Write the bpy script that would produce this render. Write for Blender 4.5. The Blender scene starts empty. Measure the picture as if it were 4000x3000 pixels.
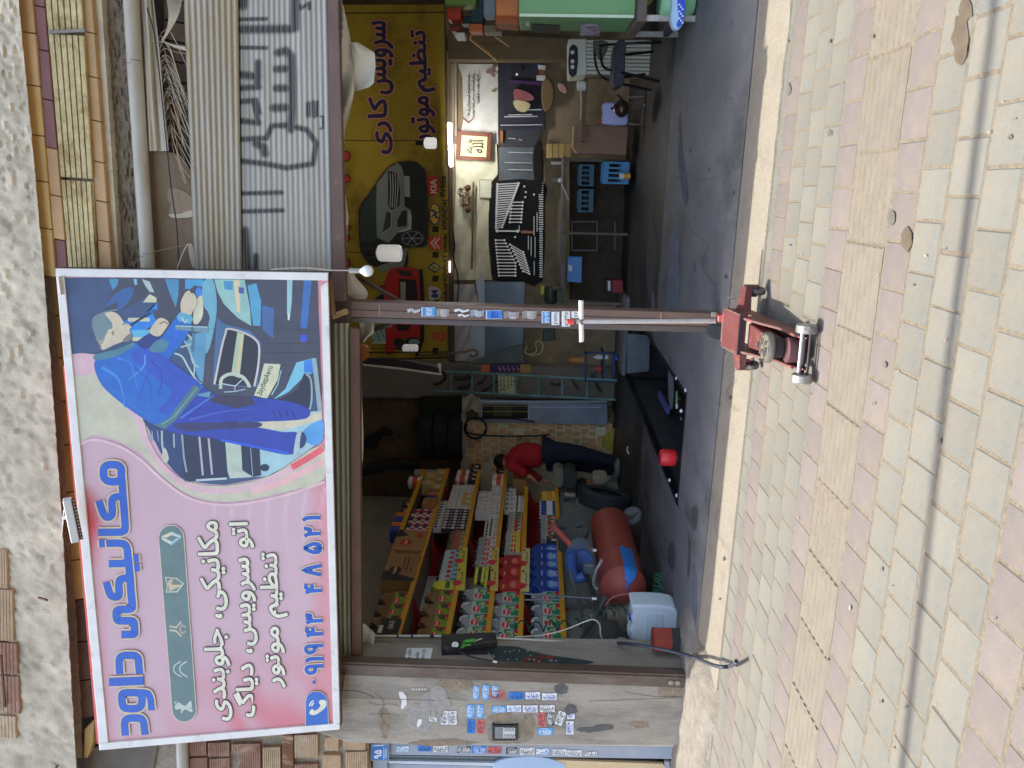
import bpy, bmesh, math, random
from math import sin, cos, pi, radians, atan2, sqrt
from mathutils import Vector as V, Matrix, Euler
random.seed(7)
SC = bpy.context.scene
COL = SC.collection
# ------------------------------------------------------------------ camera
EYE = V((0, 0, 1.12))
FP = 3022.0                                   # focal length in pixels of a 4000 px wide picture
yaw, pit, rho = radians(15.9), radians(1.61), -.027
FW = V((-sin(yaw) * cos(pit), cos(yaw) * cos(pit), sin(pit)))
RT = V((cos(yaw), sin(yaw), 0))
UP = RT.cross(FW)
CX = -(UP * cos(rho) + RT * sin(rho))
CY = RT * cos(rho) - UP * sin(rho)
camd = bpy.data.cameras.new('camera')
camd.lens = FP / 4000 * 36
camd.sensor_width = 36
camd.clip_end = 400
camd.clip_start = .05
cam = bpy.data.objects.new('camera', camd)
COL.objects.link(cam)
cam.matrix_world = Matrix.Translation(EYE) @ Matrix((CX, CY, -FW)).transposed().to_4x4()
SC.camera = cam
# ------------------------------------------------------------------ sky, sun, exposure
SUN_TRAVEL = V((.30, -.022, -.954)).normalized()   # the way the light travels
world = bpy.data.worlds.new('World')
SC.world = world
world.use_nodes = True
wn = world.node_tree
sky = wn.nodes.new('ShaderNodeTexSky')
sky.sky_type = 'NISHITA'
sky.sun_disc = False
sky.sun_elevation = math.asin(-SUN_TRAVEL.z)
sky.sun_rotation = atan2(-SUN_TRAVEL.x, -SUN_TRAVEL.y)
sky.air_density = .8
sky.dust_density = 2.5
sky.ozone_density = .3
wn.links.new(sky.outputs[0], wn.nodes['Background'].inputs[0])
wn.nodes['Background'].inputs[1].default_value = .15
sund = bpy.data.lights.new('sun', 'SUN')
sund.energy = 2.0
sund.angle = radians(.55)
sund.color = (1, .985, .95)
suno = bpy.data.objects.new('sun', sund)
suno.rotation_euler = SUN_TRAVEL.to_track_quat('-Z', 'Y').to_euler()
suno.location = (0, 0, 12)
COL.objects.link(suno)
SC.view_settings.view_transform = 'Standard'
SC.view_settings.look = 'None'
SC.view_settings.gamma = 1
SC.view_settings.exposure = 1.9
SC.view_settings.use_curve_mapping = False
SC.view_settings.use_white_balance = True          # the camera's own daylight-shade balance
SC.view_settings.white_balance_temperature = 6850
SC.view_settings.white_balance_tint = 10
SC.cycles.max_bounces = 10
SC.cycles.diffuse_bounces = 7
SC.cycles.glossy_bounces = 3
SC.cycles.transmission_bounces = 6
SC.cycles.transparent_max_bounces = 8
SC.cycles.sample_clamp_indirect = 6

# ------------------------------------------------------------------ measuring: a point of the photograph on a known plane
def ray(x, y): return (x - 2000) / FP * CX + (1500 - y) / FP * CY + FW
def P(x, y, Y): v = ray(x, y); return EYE + v * (Y / v.y)
def G(x, y, z=0): v = ray(x, y); return EYE + v * ((z - EYE.z) / v.z)
def PX(x, y, X): v = ray(x, y); return EYE + v * (X / v.x)
def proj(p):
    v = V(p) - EYE; k = v.dot(FW)
    return 2000 + FP * v.dot(CX) / k, 1500 - FP * v.dot(CY) / k

# ------------------------------------------------------------------ materials
def lin(c):
    return tuple(((u / 255) / 12.92 if u / 255 <= .04045 else ((u / 255 + .055) / 1.055) ** 2.4) for u in c)
MATS = {}
GAIN = 1.0
def mat(name, col, rough=.6, metal=0, var=.12, scale=6, bump=0, bscale=40, stain=None, samt=0, sscale=2, spec=.5,
        trans=0, emit=0, rnd=0, alpha=1, coat=0, streak=None, detail=6, sthr=.5):
    """col: sRGB 0-255. var: tone variation. stain: second colour, samt how much of it, sscale its size. streak: axis stretched."""
    if name in MATS: return MATS[name]
    m = bpy.data.materials.new(name); m.use_nodes = True
    t = m.node_tree; N = t.nodes; L = t.links
    b = N['Principled BSDF']
    b.inputs['Roughness'].default_value = rough
    b.inputs['Metallic'].default_value = metal
    b.inputs['Specular IOR Level'].default_value = spec
    b.inputs['Coat Weight'].default_value = coat
    b.inputs['Transmission Weight'].default_value = trans
    b.inputs['Alpha'].default_value = alpha
    c = lin(tuple(min(246, u * GAIN) for u in col))
    tc = N.new('ShaderNodeTexCoord')
    src = tc.outputs['Object']
    mp = None
    if streak:
        mp = N.new('ShaderNodeMapping'); mp.inputs['Scale'].default_value = streak
        L.new(src, mp.inputs[0]); src = mp.outputs[0]
    out = None
    if var > 0 or stain:
        n = N.new('ShaderNodeTexNoise'); n.inputs['Scale'].default_value = scale; n.inputs['Detail'].default_value = detail
        n.inputs['Roughness'].default_value = .65
        L.new(src, n.inputs['Vector'])
        r = N.new('ShaderNodeValToRGB')
        r.color_ramp.elements[0].position = .28; r.color_ramp.elements[1].position = .72
        r.color_ramp.elements[0].color = tuple(u * (1 - var) for u in c) + (1,)
        r.color_ramp.elements[1].color = tuple(min(1, u * (1 + var)) for u in c) + (1,)
        L.new(n.outputs[0], r.inputs[0]); out = r.outputs[0]
    if stain:
        n2 = N.new('ShaderNodeTexNoise'); n2.inputs['Scale'].default_value = sscale; n2.inputs['Detail'].default_value = 9
        n2.inputs['Roughness'].default_value = .7
        mp2 = N.new('ShaderNodeMapping'); mp2.inputs['Location'].default_value = (3.1, 1.7, 5.3)
        L.new(src, mp2.inputs[0]); L.new(mp2.outputs[0], n2.inputs['Vector'])
        r2 = N.new('ShaderNodeValToRGB')
        r2.color_ramp.elements[0].position = sthr; r2.color_ramp.elements[1].position = min(1, sthr + .14)
        r2.color_ramp.elements[0].color = (0, 0, 0, 1); r2.color_ramp.elements[1].color = (samt,) * 3 + (1,)
        L.new(n2.outputs[0], r2.inputs[0])
        mx = N.new('ShaderNodeMix'); mx.data_type = 'RGBA'
        L.new(r2.outputs[0], mx.inputs[0]); L.new(out, mx.inputs[6]); mx.inputs[7].default_value = lin(stain) + (1,)
        out = mx.outputs[2]
    if rnd:
        oi = N.new('ShaderNodeObjectInfo'); mr = N.new('ShaderNodeMapRange')
        mr.inputs[3].default_value = 1 - rnd; mr.inputs[4].default_value = 1 + rnd
        L.new(oi.outputs['Random'], mr.inputs[0])
        vm = N.new('ShaderNodeVectorMath'); vm.operation = 'SCALE'
        if out is None:
            vm.inputs[0].default_value = c
        else: L.new(out, vm.inputs[0])
        L.new(mr.outputs[0], vm.inputs['Scale']); out = vm.outputs[0]
    if out is not None: L.new(out, b.inputs['Base Color'])
    else: b.inputs['Base Color'].default_value = c + (1,)
    if emit:
        b.inputs['Emission Color'].default_value = c + (1,); b.inputs['Emission Strength'].default_value = emit
    if bump:
        bn = N.new('ShaderNodeTexNoise'); bn.inputs['Scale'].default_value = bscale; bn.inputs['Detail'].default_value = 8
        bn.inputs['Roughness'].default_value = .7
        L.new(src, bn.inputs['Vector'])
        bp = N.new('ShaderNodeBump'); bp.inputs['Strength'].default_value = min(1, bump); bp.inputs['Distance'].default_value = .02 * max(1, bump)
        L.new(bn.outputs[0], bp.inputs['Height']); L.new(bp.outputs[0], b.inputs['Normal'])
    MATS[name] = m
    return m
def flat(col, rough=.55, **k):
    global GAIN
    g = GAIN; GAIN = 1.0
    r = mat('print_%d_%d_%d_%d' % (col[0], col[1], col[2], int(rough * 100)) + ('_%s' % k if k else ''), col, rough, var=.07, scale=9, detail=2, **k)
    GAIN = g
    return r

# ------------------------------------------------------------------ objects
WL = {}                                        # world place of every parent
def _reg(o, parent, w):
    WL[o.name] = w
    if parent is not None: o.parent = parent
def thing(name, label, cat, loc=(0, 0, 0), group=None):
    o = bpy.data.objects.new(name, None); COL.objects.link(o)
    o.empty_display_size = .1
    o.location = loc; WL[o.name] = V(loc)
    o['label'] = label; o['category'] = cat
    if group: o['group'] = group
    return o
def tag(o, label, cat, group=None):
    o['label'] = label; o['category'] = cat
    if group: o['group'] = group
    return o
def struct(o): o['kind'] = 'structure'; return o
def dup(root, loc, rz=0, label=None, group=None, scale=None, cat=None):
    r = root.copy(); COL.objects.link(r); r.location = loc; r.rotation_euler = (0, 0, rz)
    if scale: r.scale = scale if not isinstance(scale, (int, float)) else (scale,) * 3
    if label: r['label'] = label
    if group: r['group'] = group
    if cat: r['category'] = cat
    for ch in list(root.children):
        c = ch.copy(); COL.objects.link(c); c.parent = r
        for g in ch.children:
            d = g.copy(); COL.objects.link(d); d.parent = c
    return r

class M:
    def __init__(s): s.v = []; s.f = []; s.m = []
    def add(s, vs, fs, mi=0):
        n = len(s.v); s.v += [V(p) for p in vs]
        for f in fs: s.f.append([i + n for i in f]); s.m.append(mi)
        return s
    def box(s, x0, x1, y0, y1, z0, z1, mi=0):
        return s.add([(x0, y0, z0), (x1, y0, z0), (x1, y1, z0), (x0, y1, z0), (x0, y0, z1), (x1, y0, z1), (x1, y1, z1), (x0, y1, z1)],
                     [(0, 3, 2, 1), (4, 5, 6, 7), (0, 1, 5, 4), (1, 2, 6, 5), (2, 3, 7, 6), (3, 0, 4, 7)], mi)
    def ob(s, c, d, R=None, mi=0):
        R = R or Matrix.Identity(3); c = V(c); h = V(d) / 2
        vs = [c + R @ V((sx * h.x, sy * h.y, sz * h.z)) for sz in (-1, 1) for sx, sy in ((-1, -1), (1, -1), (1, 1), (-1, 1))]
        return s.add(vs, [(0, 3, 2, 1), (4, 5, 6, 7), (0, 1, 5, 4), (1, 2, 6, 5), (2, 3, 7, 6), (3, 0, 4, 7)], mi)
    def bar(s, a, b, w, h=None, up=(0, 0, 1), mi=0):
        a, b = V(a), V(b); d = b - a; L = d.length; d.normalize(); h = h or w
        up = V(up)
        if abs(d.dot(up)) > .97: up = V((0, 1, 0))
        sx = d.cross(up).normalized(); u = sx.cross(d)
        R = Matrix((sx, d, u)).transposed()
        return s.ob((a + b) / 2, (w, L, h), R, mi)
    def tube(s, pts, r, seg=8, mi=0, cap=True, closed=False):
        pts = [V(p) for p in pts]; n = len(pts); rings = []
        rr = r if isinstance(r, (list, tuple)) else [r] * n
        pu = None
        for i, p in enumerate(pts):
            if closed: d = pts[(i + 1) % n] - pts[i - 1]
            else: d = pts[min(i + 1, n - 1)] - pts[max(i - 1, 0)]
            if d.length < 1e-9: d = V((0, 0, 1))
            d.normalize()
            u = pu if pu is not None else (V((0, 0, 1)) if abs(d.z) < .9 else V((1, 0, 0)))
            u = (u - d * u.dot(d))
            if u.length < 1e-6: u = d.orthogonal()
            u.normalize(); w = d.cross(u); pu = u
            rings.append([p + (u * cos(2 * pi * k / seg) + w * sin(2 * pi * k / seg)) * rr[i] for k in range(seg)])
        vs = [q for ring in rings for q in ring]; fs = []
        for i in range(n if closed else n - 1):
            j = (i + 1) % n
            for k in range(seg):
                fs.append((i * seg + k, i * seg + (k + 1) % seg, j * seg + (k + 1) % seg, j * seg + k))
        if cap and not closed:
            fs.append(tuple(range(seg))[::-1]); fs.append(tuple((n - 1) * seg + k for k in range(seg)))
        return s.add(vs, fs, mi)
    def cyl(s, a, b, r, seg=16, r2=None, mi=0):
        return s.tube([a, b], [r, r if r2 is None else r2], seg, mi)
    def lathe(s, prof, o=(0, 0, 0), ax=(0, 0, 1), seg=20, mi=0, cap=True):
        """prof: (radius, height) pairs along ax"""
        ax = V(ax).normalized(); o = V(o)
        return s.tube([o + ax * (h + i * 1e-6) for i, (r, h) in enumerate(prof)], [max(r, 1e-4) for r, h in prof], seg, mi, cap)
    def prism(s, poly, d, mi=0):
        """poly: 3-D outline; d: vector of thickness"""
        d = V(d); n = len(poly); a = [V(p) for p in poly]; b = [p + d for p in a]
        fs = [tuple(range(n)), tuple(range(2 * n - 1, n - 1, -1))] + [(i, i + n, (i + 1) % n + n, (i + 1) % n) for i in range(n)]
        return s.add(a + b, fs, mi)
    def grid(s, fn, nu, nv, mi=0):
        vs = [fn(i / nu, j / nv) for j in range(nv + 1) for i in range(nu + 1)]
        return s.add(vs, [(j * (nu + 1) + i, j * (nu + 1) + i + 1, (j + 1) * (nu + 1) + i + 1, (j + 1) * (nu + 1) + i) for j in range(nv) for i in range(nu)], mi)
    def sphere(s, c, r, seg=12, mi=0, sc=(1, 1, 1)):
        c = V(c); n = seg // 2
        return s.add(*_sph(c, r, seg, n, sc), mi)
    def jit(s, a):
        for p in s.v: p.x += random.uniform(-a, a); p.y += random.uniform(-a, a); p.z += random.uniform(-a, a)
        return s
    def build(s, name, mats, parent=None, smooth=False, bevel=0, bseg=1, origin=None, recalc=True):
        w = V((0, 0, 0))
        if parent is not None: w = WL[parent.name].copy()
        if origin is not None: w = V(origin)
        me = bpy.data.meshes.new(name)
        me.from_pydata([tuple(p - w) for p in s.v], [], s.f)
        mats = mats if isinstance(mats, (list, tuple)) else [mats]
        for m in mats: me.materials.append(m)
        me.polygons.foreach_set('material_index', s.m)
        me.update()
        if recalc or bevel:
            bm = bmesh.new(); bm.from_mesh(me)
            bmesh.ops.remove_doubles(bm, verts=bm.verts, dist=1e-7)
            if recalc: bmesh.ops.recalc_face_normals(bm, faces=bm.faces)
            if bevel:
                es = [e for e in bm.edges if len(e.link_faces) == 2 and e.calc_face_angle(0) > .6]
                bmesh.ops.bevel(bm, geom=es, offset=bevel, segments=bseg, affect='EDGES', profile=.6)
            bm.to_mesh(me); bm.free()
        if smooth:
            me.polygons.foreach_set('use_smooth', [True] * len(me.polygons))
            try: me.set_sharp_from_angle(angle=radians(38))
            except Exception: pass
        o = bpy.data.objects.new(name, me); COL.objects.link(o)
        if origin is not None:
            pw = WL[parent.name] if parent is not None else V((0, 0, 0))
            o.location = w - pw
        _reg(o, parent, w)
        return o
def _sph(c, r, seg, n, sc):
    vs = []; fs = []
    for j in range(1, n):
        th = pi * j / n
        for i in range(seg):
            ph = 2 * pi * i / seg
            vs.append(c + V((sin(th) * cos(ph) * sc[0], sin(th) * sin(ph) * sc[1], cos(th) * sc[2])) * r)
    for j in range(n - 2):
        for i in range(seg):
            fs.append((j * seg + i, (j + 1) * seg + i, (j + 1) * seg + (i + 1) % seg, j * seg + (i + 1) % seg))
    t = len(vs); vs += [c + V((0, 0, r * sc[2])), c - V((0, 0, r * sc[2]))]
    for i in range(seg):
        fs.append((t, i, (i + 1) % seg)); b = (n - 2) * seg; fs.append((t + 1, b + (i + 1) % seg, b + i))
    return vs, fs

def sm(pts, n=5, closed=False):
    """rounded path through points"""
    out = []; N_ = len(pts)
    q = [tuple(p) for p in pts]
    rng = range(N_) if closed else range(N_ - 1)
    for i in rng:
        p0 = q[(i - 1) % N_] if closed or i > 0 else q[0]
        p1, p2 = q[i], q[(i + 1) % N_]
        p3 = q[(i + 2) % N_] if closed or i + 2 < N_ else q[-1]
        for k in range(n):
            t = k / n
            out.append(tuple(.5 * (2 * b + (c - a) * t + (2 * a - 5 * b + 4 * c - d) * t * t + (3 * b - a - 3 * c + d) * t ** 3)
                             for a, b, c, d in zip(p0, p1, p2, p3)))
    if not closed: out.append(q[-1])
    return out

# ------------------------------------------------------------------ flat print: shapes measured on the photograph, laid on a surface
class Art:
    """fn(x, y, lift) turns photo pixels into a point on the printed surface, lifted off it by lift metres"""
    def __init__(s, fn, step=.00012, base=.0006): s.fn = fn; s.m = M(); s.mats = []; s.z = base; s.step = step
    def mi(s, col):
        m = col if not isinstance(col, tuple) else flat(tuple(int(min(246, u * GAIN)) for u in col))
        if m not in s.mats: s.mats.append(m)
        return s.mats.index(m)
    def poly(s, pts, col, smooth=0):
        if smooth: pts = sm(pts, smooth, True)
        s.z += s.step
        vs = [s.fn(p[0], p[1], s.z) for p in pts]
        from mathutils.geometry import tessellate_polygon
        tri = tessellate_polygon([[V((p[0], p[1], 0)) for p in pts]])
        s.m.add(vs, [tuple(t) for t in tri], s.mi(col)); return s
    def rect(s, x0, y0, x1, y1, col): return s.poly([(x0, y0), (x1, y0), (x1, y1), (x0, y1)], col)
    def ell(s, cx, cy, rx, ry, col, n=20): return s.poly([(cx + rx * cos(2 * pi * k / n), cy + ry * sin(2 * pi * k / n)) for k in range(n)], col)
    def line(s, pts, w, col, smooth=0, closed=False, w2=None):
        if smooth: pts = sm(pts, smooth, closed)
        s.z += s.step; n = len(pts); A = []; B = []
        for i in range(n):
            a = V(pts[(i - 1) % n] if closed or i else pts[0]).to_2d(); b = V(pts[(i + 1) % n] if closed or i < n - 1 else pts[-1]).to_2d()
            c = V(pts[i]).to_2d()
            d1 = (c - a); d2 = (b - c)
            if d1.length < 1e-6: d1 = d2
            if d2.length < 1e-6: d2 = d1
            t = d1.normalized() + d2.normalized()
            if t.length < 1e-6: t = d1
            t.normalize(); nn = V((-t.y, t.x)); k = 1 / max(.5, nn.dot(V((-d1.y, d1.x)).normalized()))
            ww = w if w2 is None else w + (w2 - w) * i / (n - 1)
            A.append(c + nn * ww / 2 * k); B.append(c - nn * ww / 2 * k)
        vs = [s.fn(p.x, p.y, s.z) for p in A + B]
        fs = [(i, (i + 1) % n, (i + 1) % n + n, i + n) for i in range(n if closed else n - 1)]
        s.m.add(vs, fs, s.mi(col)); return s
    def text(s, string, rt, rb, lt, lb, col, bold=0, outline=None, oc=None):
        """corners in photo pixels: right-top, right-bottom, left-top, left-bottom of the writing as one reads it"""
        vs, fs = glyphs(string)
        rt, rb, lt, lb = V(rt), V(rb), V(lt), V(lb)
        def put(dx, dy, c, lift):
            out = []
            for x, y in vs:
                t = lt + (rt - lt) * x; b = lb + (rb - lb) * x
                p = b + (t - b) * y
                out.append(s.fn(p.x + dx, p.y + dy, lift))
            s.m.add(out, fs, s.mi(c))
        if outline:
            for k in range(8):
                s.z += s.step * .4; a = 2 * pi * k / 8; put(cos(a) * outline, sin(a) * outline, oc, s.z)
        if bold:
            for k in range(6):
                s.z += s.step * .4; a = 2 * pi * k / 6; put(cos(a) * bold, sin(a) * bold, col, s.z)
        s.z += s.step; put(0, 0, col, s.z); return s
    def build(s, name, parent=None): return s.m.build(name, s.mats, parent, recalc=False)

FM = {}
for ch, b, n in [('ا', 0xFE8D, 2), ('ب', 0xFE8F, 4), ('پ', 0xFB56, 4), ('ت', 0xFE95, 4), ('ج', 0xFE9D, 4), ('د', 0xFEA9, 2), ('ر', 0xFEAD, 2),
                 ('س', 0xFEB1, 4), ('ش', 0xFEB5, 4), ('ظ', 0xFEC5, 4), ('ک', 0xFB8E, 4), ('گ', 0xFB92, 4), ('ل', 0xFEDD, 4), ('م', 0xFEE1, 4),
                 ('ن', 0xFEE5, 4), ('و', 0xFEED, 2), ('ی', 0xFBFC, 4), ('ه', 0xFEE9, 4), ('ف', 0xFED1, 4), ('ز', 0xFEAF, 2), ('ع', 0xFEC9, 4), ('ح', 0xFEA1, 4)]:
    FM[ch] = [chr(b + i) for i in range(n)]
def shape(s):
    if not any(c in FM for c in s): return s
    out = []
    for i, c in enumerate(s):
        if c not in FM: out.append(c); continue
        p = i > 0 and s[i - 1] in FM and len(FM[s[i - 1]]) == 4
        n = len(FM[c]) == 4 and i + 1 < len(s) and s[i + 1] in FM
        out.append(FM[c][(1 if not n else 3) if p else (2 if n else 0)])
    return ''.join(reversed(out))
_gl = {}
def glyphs(string):
    if string in _gl: return _gl[string]
    cu = bpy.data.curves.new('writing', 'FONT'); cu.body = shape(string); cu.resolution_u = 3
    o = bpy.data.objects.new('writing', cu); COL.objects.link(o)
    bpy.context.view_layer.update()
    me = bpy.data.meshes.new_from_object(o.evaluated_get(bpy.context.evaluated_depsgraph_get()))
    vs = [(v.co.x, v.co.y) for v in me.vertices]; fs = [tuple(p.vertices) for p in me.polygons]
    bpy.data.objects.remove(o); bpy.data.curves.remove(cu); bpy.data.meshes.remove(me)
    xs = [v[0] for v in vs]; ys = [v[1] for v in vs]
    w = max(xs) - min(xs) or 1; h = max(ys) - min(ys) or 1
    r = ([((x - min(xs)) / w, (y - min(ys)) / h) for x, y in vs], fs)
    _gl[string] = r
    return r
def onY(Y): return lambda x, y, l: P(x, y, Y) + V((0, -l, 0))
def onX(X): return lambda x, y, l: PX(x, y, X) + V((l, 0, 0))
def slab(poly, Y, th, m=None, mi=0):
    """outline measured in photo pixels on the plane Y, real thickness th going back"""
    m = m or M()
    return m.prism([P(x, y, Y) for x, y in poly], (0, th, 0), mi)
def prect(x0, y0, x1, y1): return [(x0, y0), (x1, y0), (x1, y1), (x0, y1)]
# ================================================================== materials of the setting
CONC = mat('concrete_threshold', (140, 132, 116), .9, var=.22, scale=60, bump=.6, bscale=120, stain=(120, 112, 98), samt=.5, sscale=5)
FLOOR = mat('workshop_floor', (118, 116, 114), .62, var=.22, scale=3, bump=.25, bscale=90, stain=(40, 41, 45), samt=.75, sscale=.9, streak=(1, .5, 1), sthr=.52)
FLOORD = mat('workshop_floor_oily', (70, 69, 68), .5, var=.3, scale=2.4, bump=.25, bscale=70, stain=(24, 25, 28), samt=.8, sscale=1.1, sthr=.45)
SAND = mat('joint_sand', (124, 114, 96), .95, var=.35, scale=50, bump=.7, bscale=150)
PG1 = mat('paver_grey', (101, 103, 97), .85, var=.13, scale=9, bump=.35, bscale=180, stain=(122, 114, 98), samt=.6, sscale=2.2, rnd=.08, sthr=.46)
PP1 = mat('paver_pink', (107, 100, 95), .85, var=.13, scale=9, bump=.35, bscale=180, stain=(122, 110, 96), samt=.5, sscale=3, rnd=.08, sthr=.5)
PT1 = mat('paver_tactile', (115, 108, 95), .88, var=.16, scale=10, bump=.4, bscale=170, stain=(118, 106, 84), samt=.6, sscale=4, rnd=.07)
ASPH = mat('asphalt', (66, 66, 68), .9, var=.2, scale=30, bump=.6, bscale=160)
WALLC = mat('rough_concrete_wall', (164, 154, 138), .92, var=.2, scale=4, bump=.8, bscale=28, stain=(122, 116, 106), samt=.7, sscale=2.2, streak=(1.6, 1.6, .5), sthr=.5)
MORT = mat('grey_mortar', (208, 194, 168), .95, var=.3, scale=2.4, bump=.55, bscale=16, stain=(170, 158, 138), samt=.7, sscale=6)
DARKM = mat('dark_brown_render', (136, 120, 98), .95, var=.3, scale=8, bump=1.0, bscale=30, stain=(128, 112, 88), samt=.6, sscale=5)
SOFF = mat('brown_back_wall', (122, 100, 80), .9, var=.2, scale=2, bump=.3, bscale=20, stain=(64, 52, 42), samt=.7, sscale=1.2)
INTW = mat('interior_plaster', (140, 130, 114), .9, var=.16, scale=2.5, bump=.4, bscale=25, stain=(72, 68, 62), samt=.7, sscale=1.4)
PITM = mat('pit_black', (62, 63, 66), .7, var=.3, scale=4, bump=.3, bscale=30)

SK = .03                                        # the paving runs slightly skew to the facade
def pav(x, y0, z=0): return V((x, y0 + SK * (x + .07), z))
# ---- ground, far and near
struct(tag(M().add([(-60, -60, -.16), (60, -60, -.16), (60, 1.0, -.16), (-60, 1.0, -.16)], [(0, 1, 2, 3)]).build('road', ASPH, recalc=False),
           'dark asphalt road in front of the pavement', 'road'))
o = struct(tag(M().box(-60, 60, .82, 4.2, -.5, .0008).build('sidewalk', SAND), 'sandy bed of the paved sidewalk', 'sidewalk')); SIDE = o
struct(tag(M().box(-60, 60, .66, .82, -.5, .03).build('kerb', mat('kerb_stone', (150, 146, 138), .9, bump=.4)), 'pale kerb stone along the road', 'kerb'))
# ---- pavers
def rib_tile(l, w):
    m = M(); n = 7; p = w / n
    m.box(0, l, 0, w, -.012, .001)
    for k in range(n):
        y = (k + .5) * p
        m.add([(0.004, y - p * .36, .001), (l - .004, y - p * .36, .001), (l - .004, y - p * .2, .0055), (.004, y - p * .2, .0055),
               (0.004, y + p * .2, .0055), (l - .004, y + p * .2, .0055), (l - .004, y + p * .36, .001), (.004, y + p * .36, .001)],
              [(0, 1, 2, 3), (3, 2, 5, 4), (4, 5, 6, 7)])
    return m
rows = [('g', 3.785, .19), ('p', 3.61, .172), ('g', 3.43, .172), ('g', 3.25, .172), ('g', 3.072, .172), ('p', 2.889, .178), ('t', 2.563, .32),
        ('p', 2.387, .17), ('g', 2.222, .16), ('g', 2.056, .16), ('g', 1.895, .155), ('g', 1.735, .155), ('p', 1.575, .155), ('p', 1.415, .155), ('g', 1.255, .155), ('g', 1.095, .155)]
ang = math.atan(SK)
cand = []
for ri, (k, y0, w) in enumerate(rows):
    pitch = .302 if k == 't' else .1495
    off = (ri % 2) * .5 * pitch + (.05 if k == 't' else 0)
    n0 = int(-5.2 / pitch)
    for i in range(n0, int(3.0 / pitch)):
        x = i * pitch + off + .02
        c = pav(x + pitch / 2, y0 + w / 2)
        px, py = proj(c) if c.y > .2 else (1e6, 1e6)
        vis = -60 < py < 3060 and px < 4080
        cand.append((vis, (c - EYE).length, k, x, y0, w, pitch))
cand.sort(key=lambda c: (not c[0], c[1]))
pm = {}
def paver_mesh(k, w, pitch):
    key = (k, w)
    if key not in pm:
        g = .006
        if k == 't':
            b = rib_tile(pitch - g, w - g * .6).build('brick', PT1)
        else:
            b = M().box(0, pitch - g, 0, w - g * .6, -.012, .003).build('brick', PG1 if k == 'g' else PP1, bevel=.004)
        pm[key] = b.data; bpy.data.objects.remove(b)
    return pm[key]
rest = {'g': M(), 'p': M(), 't': M()}
for i, (vis, d, k, x, y0, w, pitch) in enumerate(cand):
    me = paver_mesh(k, w, pitch); loc = pav(x, y0, random.uniform(-.0015, .0015))
    if i < 300 and vis:
        b = bpy.data.objects.new('brick', me); COL.objects.link(b); b.parent = SIDE
        b.location = loc + V((random.uniform(-.0012, .0012), random.uniform(-.0012, .0012), 0))
        b.rotation_euler = (random.uniform(-.004, .004), random.uniform(-.004, .004), ang + random.uniform(-.006, .006))
    else:
        R = Matrix.Rotation(ang, 3, 'Z')
        rest[k].add([loc + R @ v.co for v in me.vertices], [tuple(p.vertices) for p in me.polygons])
for k, m_ in (('g', PG1), ('p', PP1), ('t', PT1)):
    o = rest[k].build('brick', m_, SIDE, recalc=False); o['kind'] = 'stuff'
# dry stains and crumbs on the paving
st = Art(lambda x, y, l: G(x, y, .0058 + l), base=.0002)
def blotch(cx, cy, rx, ry, col, n=14):
    st.poly([(cx + rx * cos(2 * pi * k / n) * random.uniform(.75, 1.15), cy + ry * sin(2 * pi * k / n) * random.uniform(.75, 1.15)) for k in range(n)], col, 3)
STN = mat('oil_stain', (82, 72, 57), .8, var=.3, scale=20)
STN2 = mat('small_stain', (92, 87, 79), .85, var=.25, scale=20)
for c in [(3540, 935, 22, 48, STN), (3480, 850, 16, 30, STN2), (3752, 150, 34, 95, STN), (3770, 40, 26, 50, STN), (3080, 350, 9, 24, STN2), (3945, 535, 9, 12, STN2), (3240, 520, 10, 14, STN2), (3668, 1722, 8, 12, STN2), (3455, 1425, 8, 13, STN2)]: blotch(*c)
for _ in range(45):
    x = random.uniform(3060, 3980); y = random.uniform(20, 2980); r = random.uniform(1.2, 5)
    blotch(x, y, r, r * random.uniform(.8, 2.2), random.choice([STN2, STN2, mat('pale_speck', (140, 134, 122), .9, var=.1)]), 7)
o = st.build('stain', SIDE); o['kind'] = 'stuff'
# ---- threshold slab in front of the door, cast concrete with a broken outer edge
edge = []
x = -60.
while x < 60:
    edge.append((x, 3.862 - .016 * x * (abs(x) < 5) + random.uniform(-.012, .012))); x += .06 if abs(x) < 5 else 5
bm_ = M(); n = len(edge)
vs = [V((a, b, .014 + random.uniform(-.002, .002))) for a, b in edge] + [V((a, b - .012, -.02)) for a, b in edge] + [V((a, 4.95, .014)) for a, b in edge]
bm_.add(vs, [(i, i + n, i + n + 1, i + 1) for i in range(n - 1)] + [(i, i + 1, i + 1 + 2 * n, i + 2 * n) for i in range(n - 1)])
THR = struct(tag(bm_.build('threshold', CONC), 'worn concrete threshold strip along the workshop front', 'threshold'))
# mound of old concrete by the left door
def mound(u, v):
    x = -6.0 + u * 3.12; y = 3.83 + v * .95
    e = min(1, max(0, (u - 0) * 99)) * min(1, (1 - u) / .06) * min(1, v / .16 + .02)
    h = .065 * e ** .6
    h += .006 * sin(x * 23) * sin(y * 31) * e + random.uniform(-.002, .002) * e
    return V((x + .03 * sin(y * 14) * (u > .9), y + .025 * sin(x * 9) * (v < .05), -.012 if v < .001 else .012 + h))
o = M().grid(mound, 70, 22).build('concrete_apron', mat('bright_concrete', (146, 138, 124), .92, var=.25, scale=14, bump=1.2, bscale=60, stain=(120, 110, 95), samt=.7, sscale=3), smooth=True)
struct(tag(o, 'broken lump of pale concrete at the foot of the left door', 'apron'))
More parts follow.
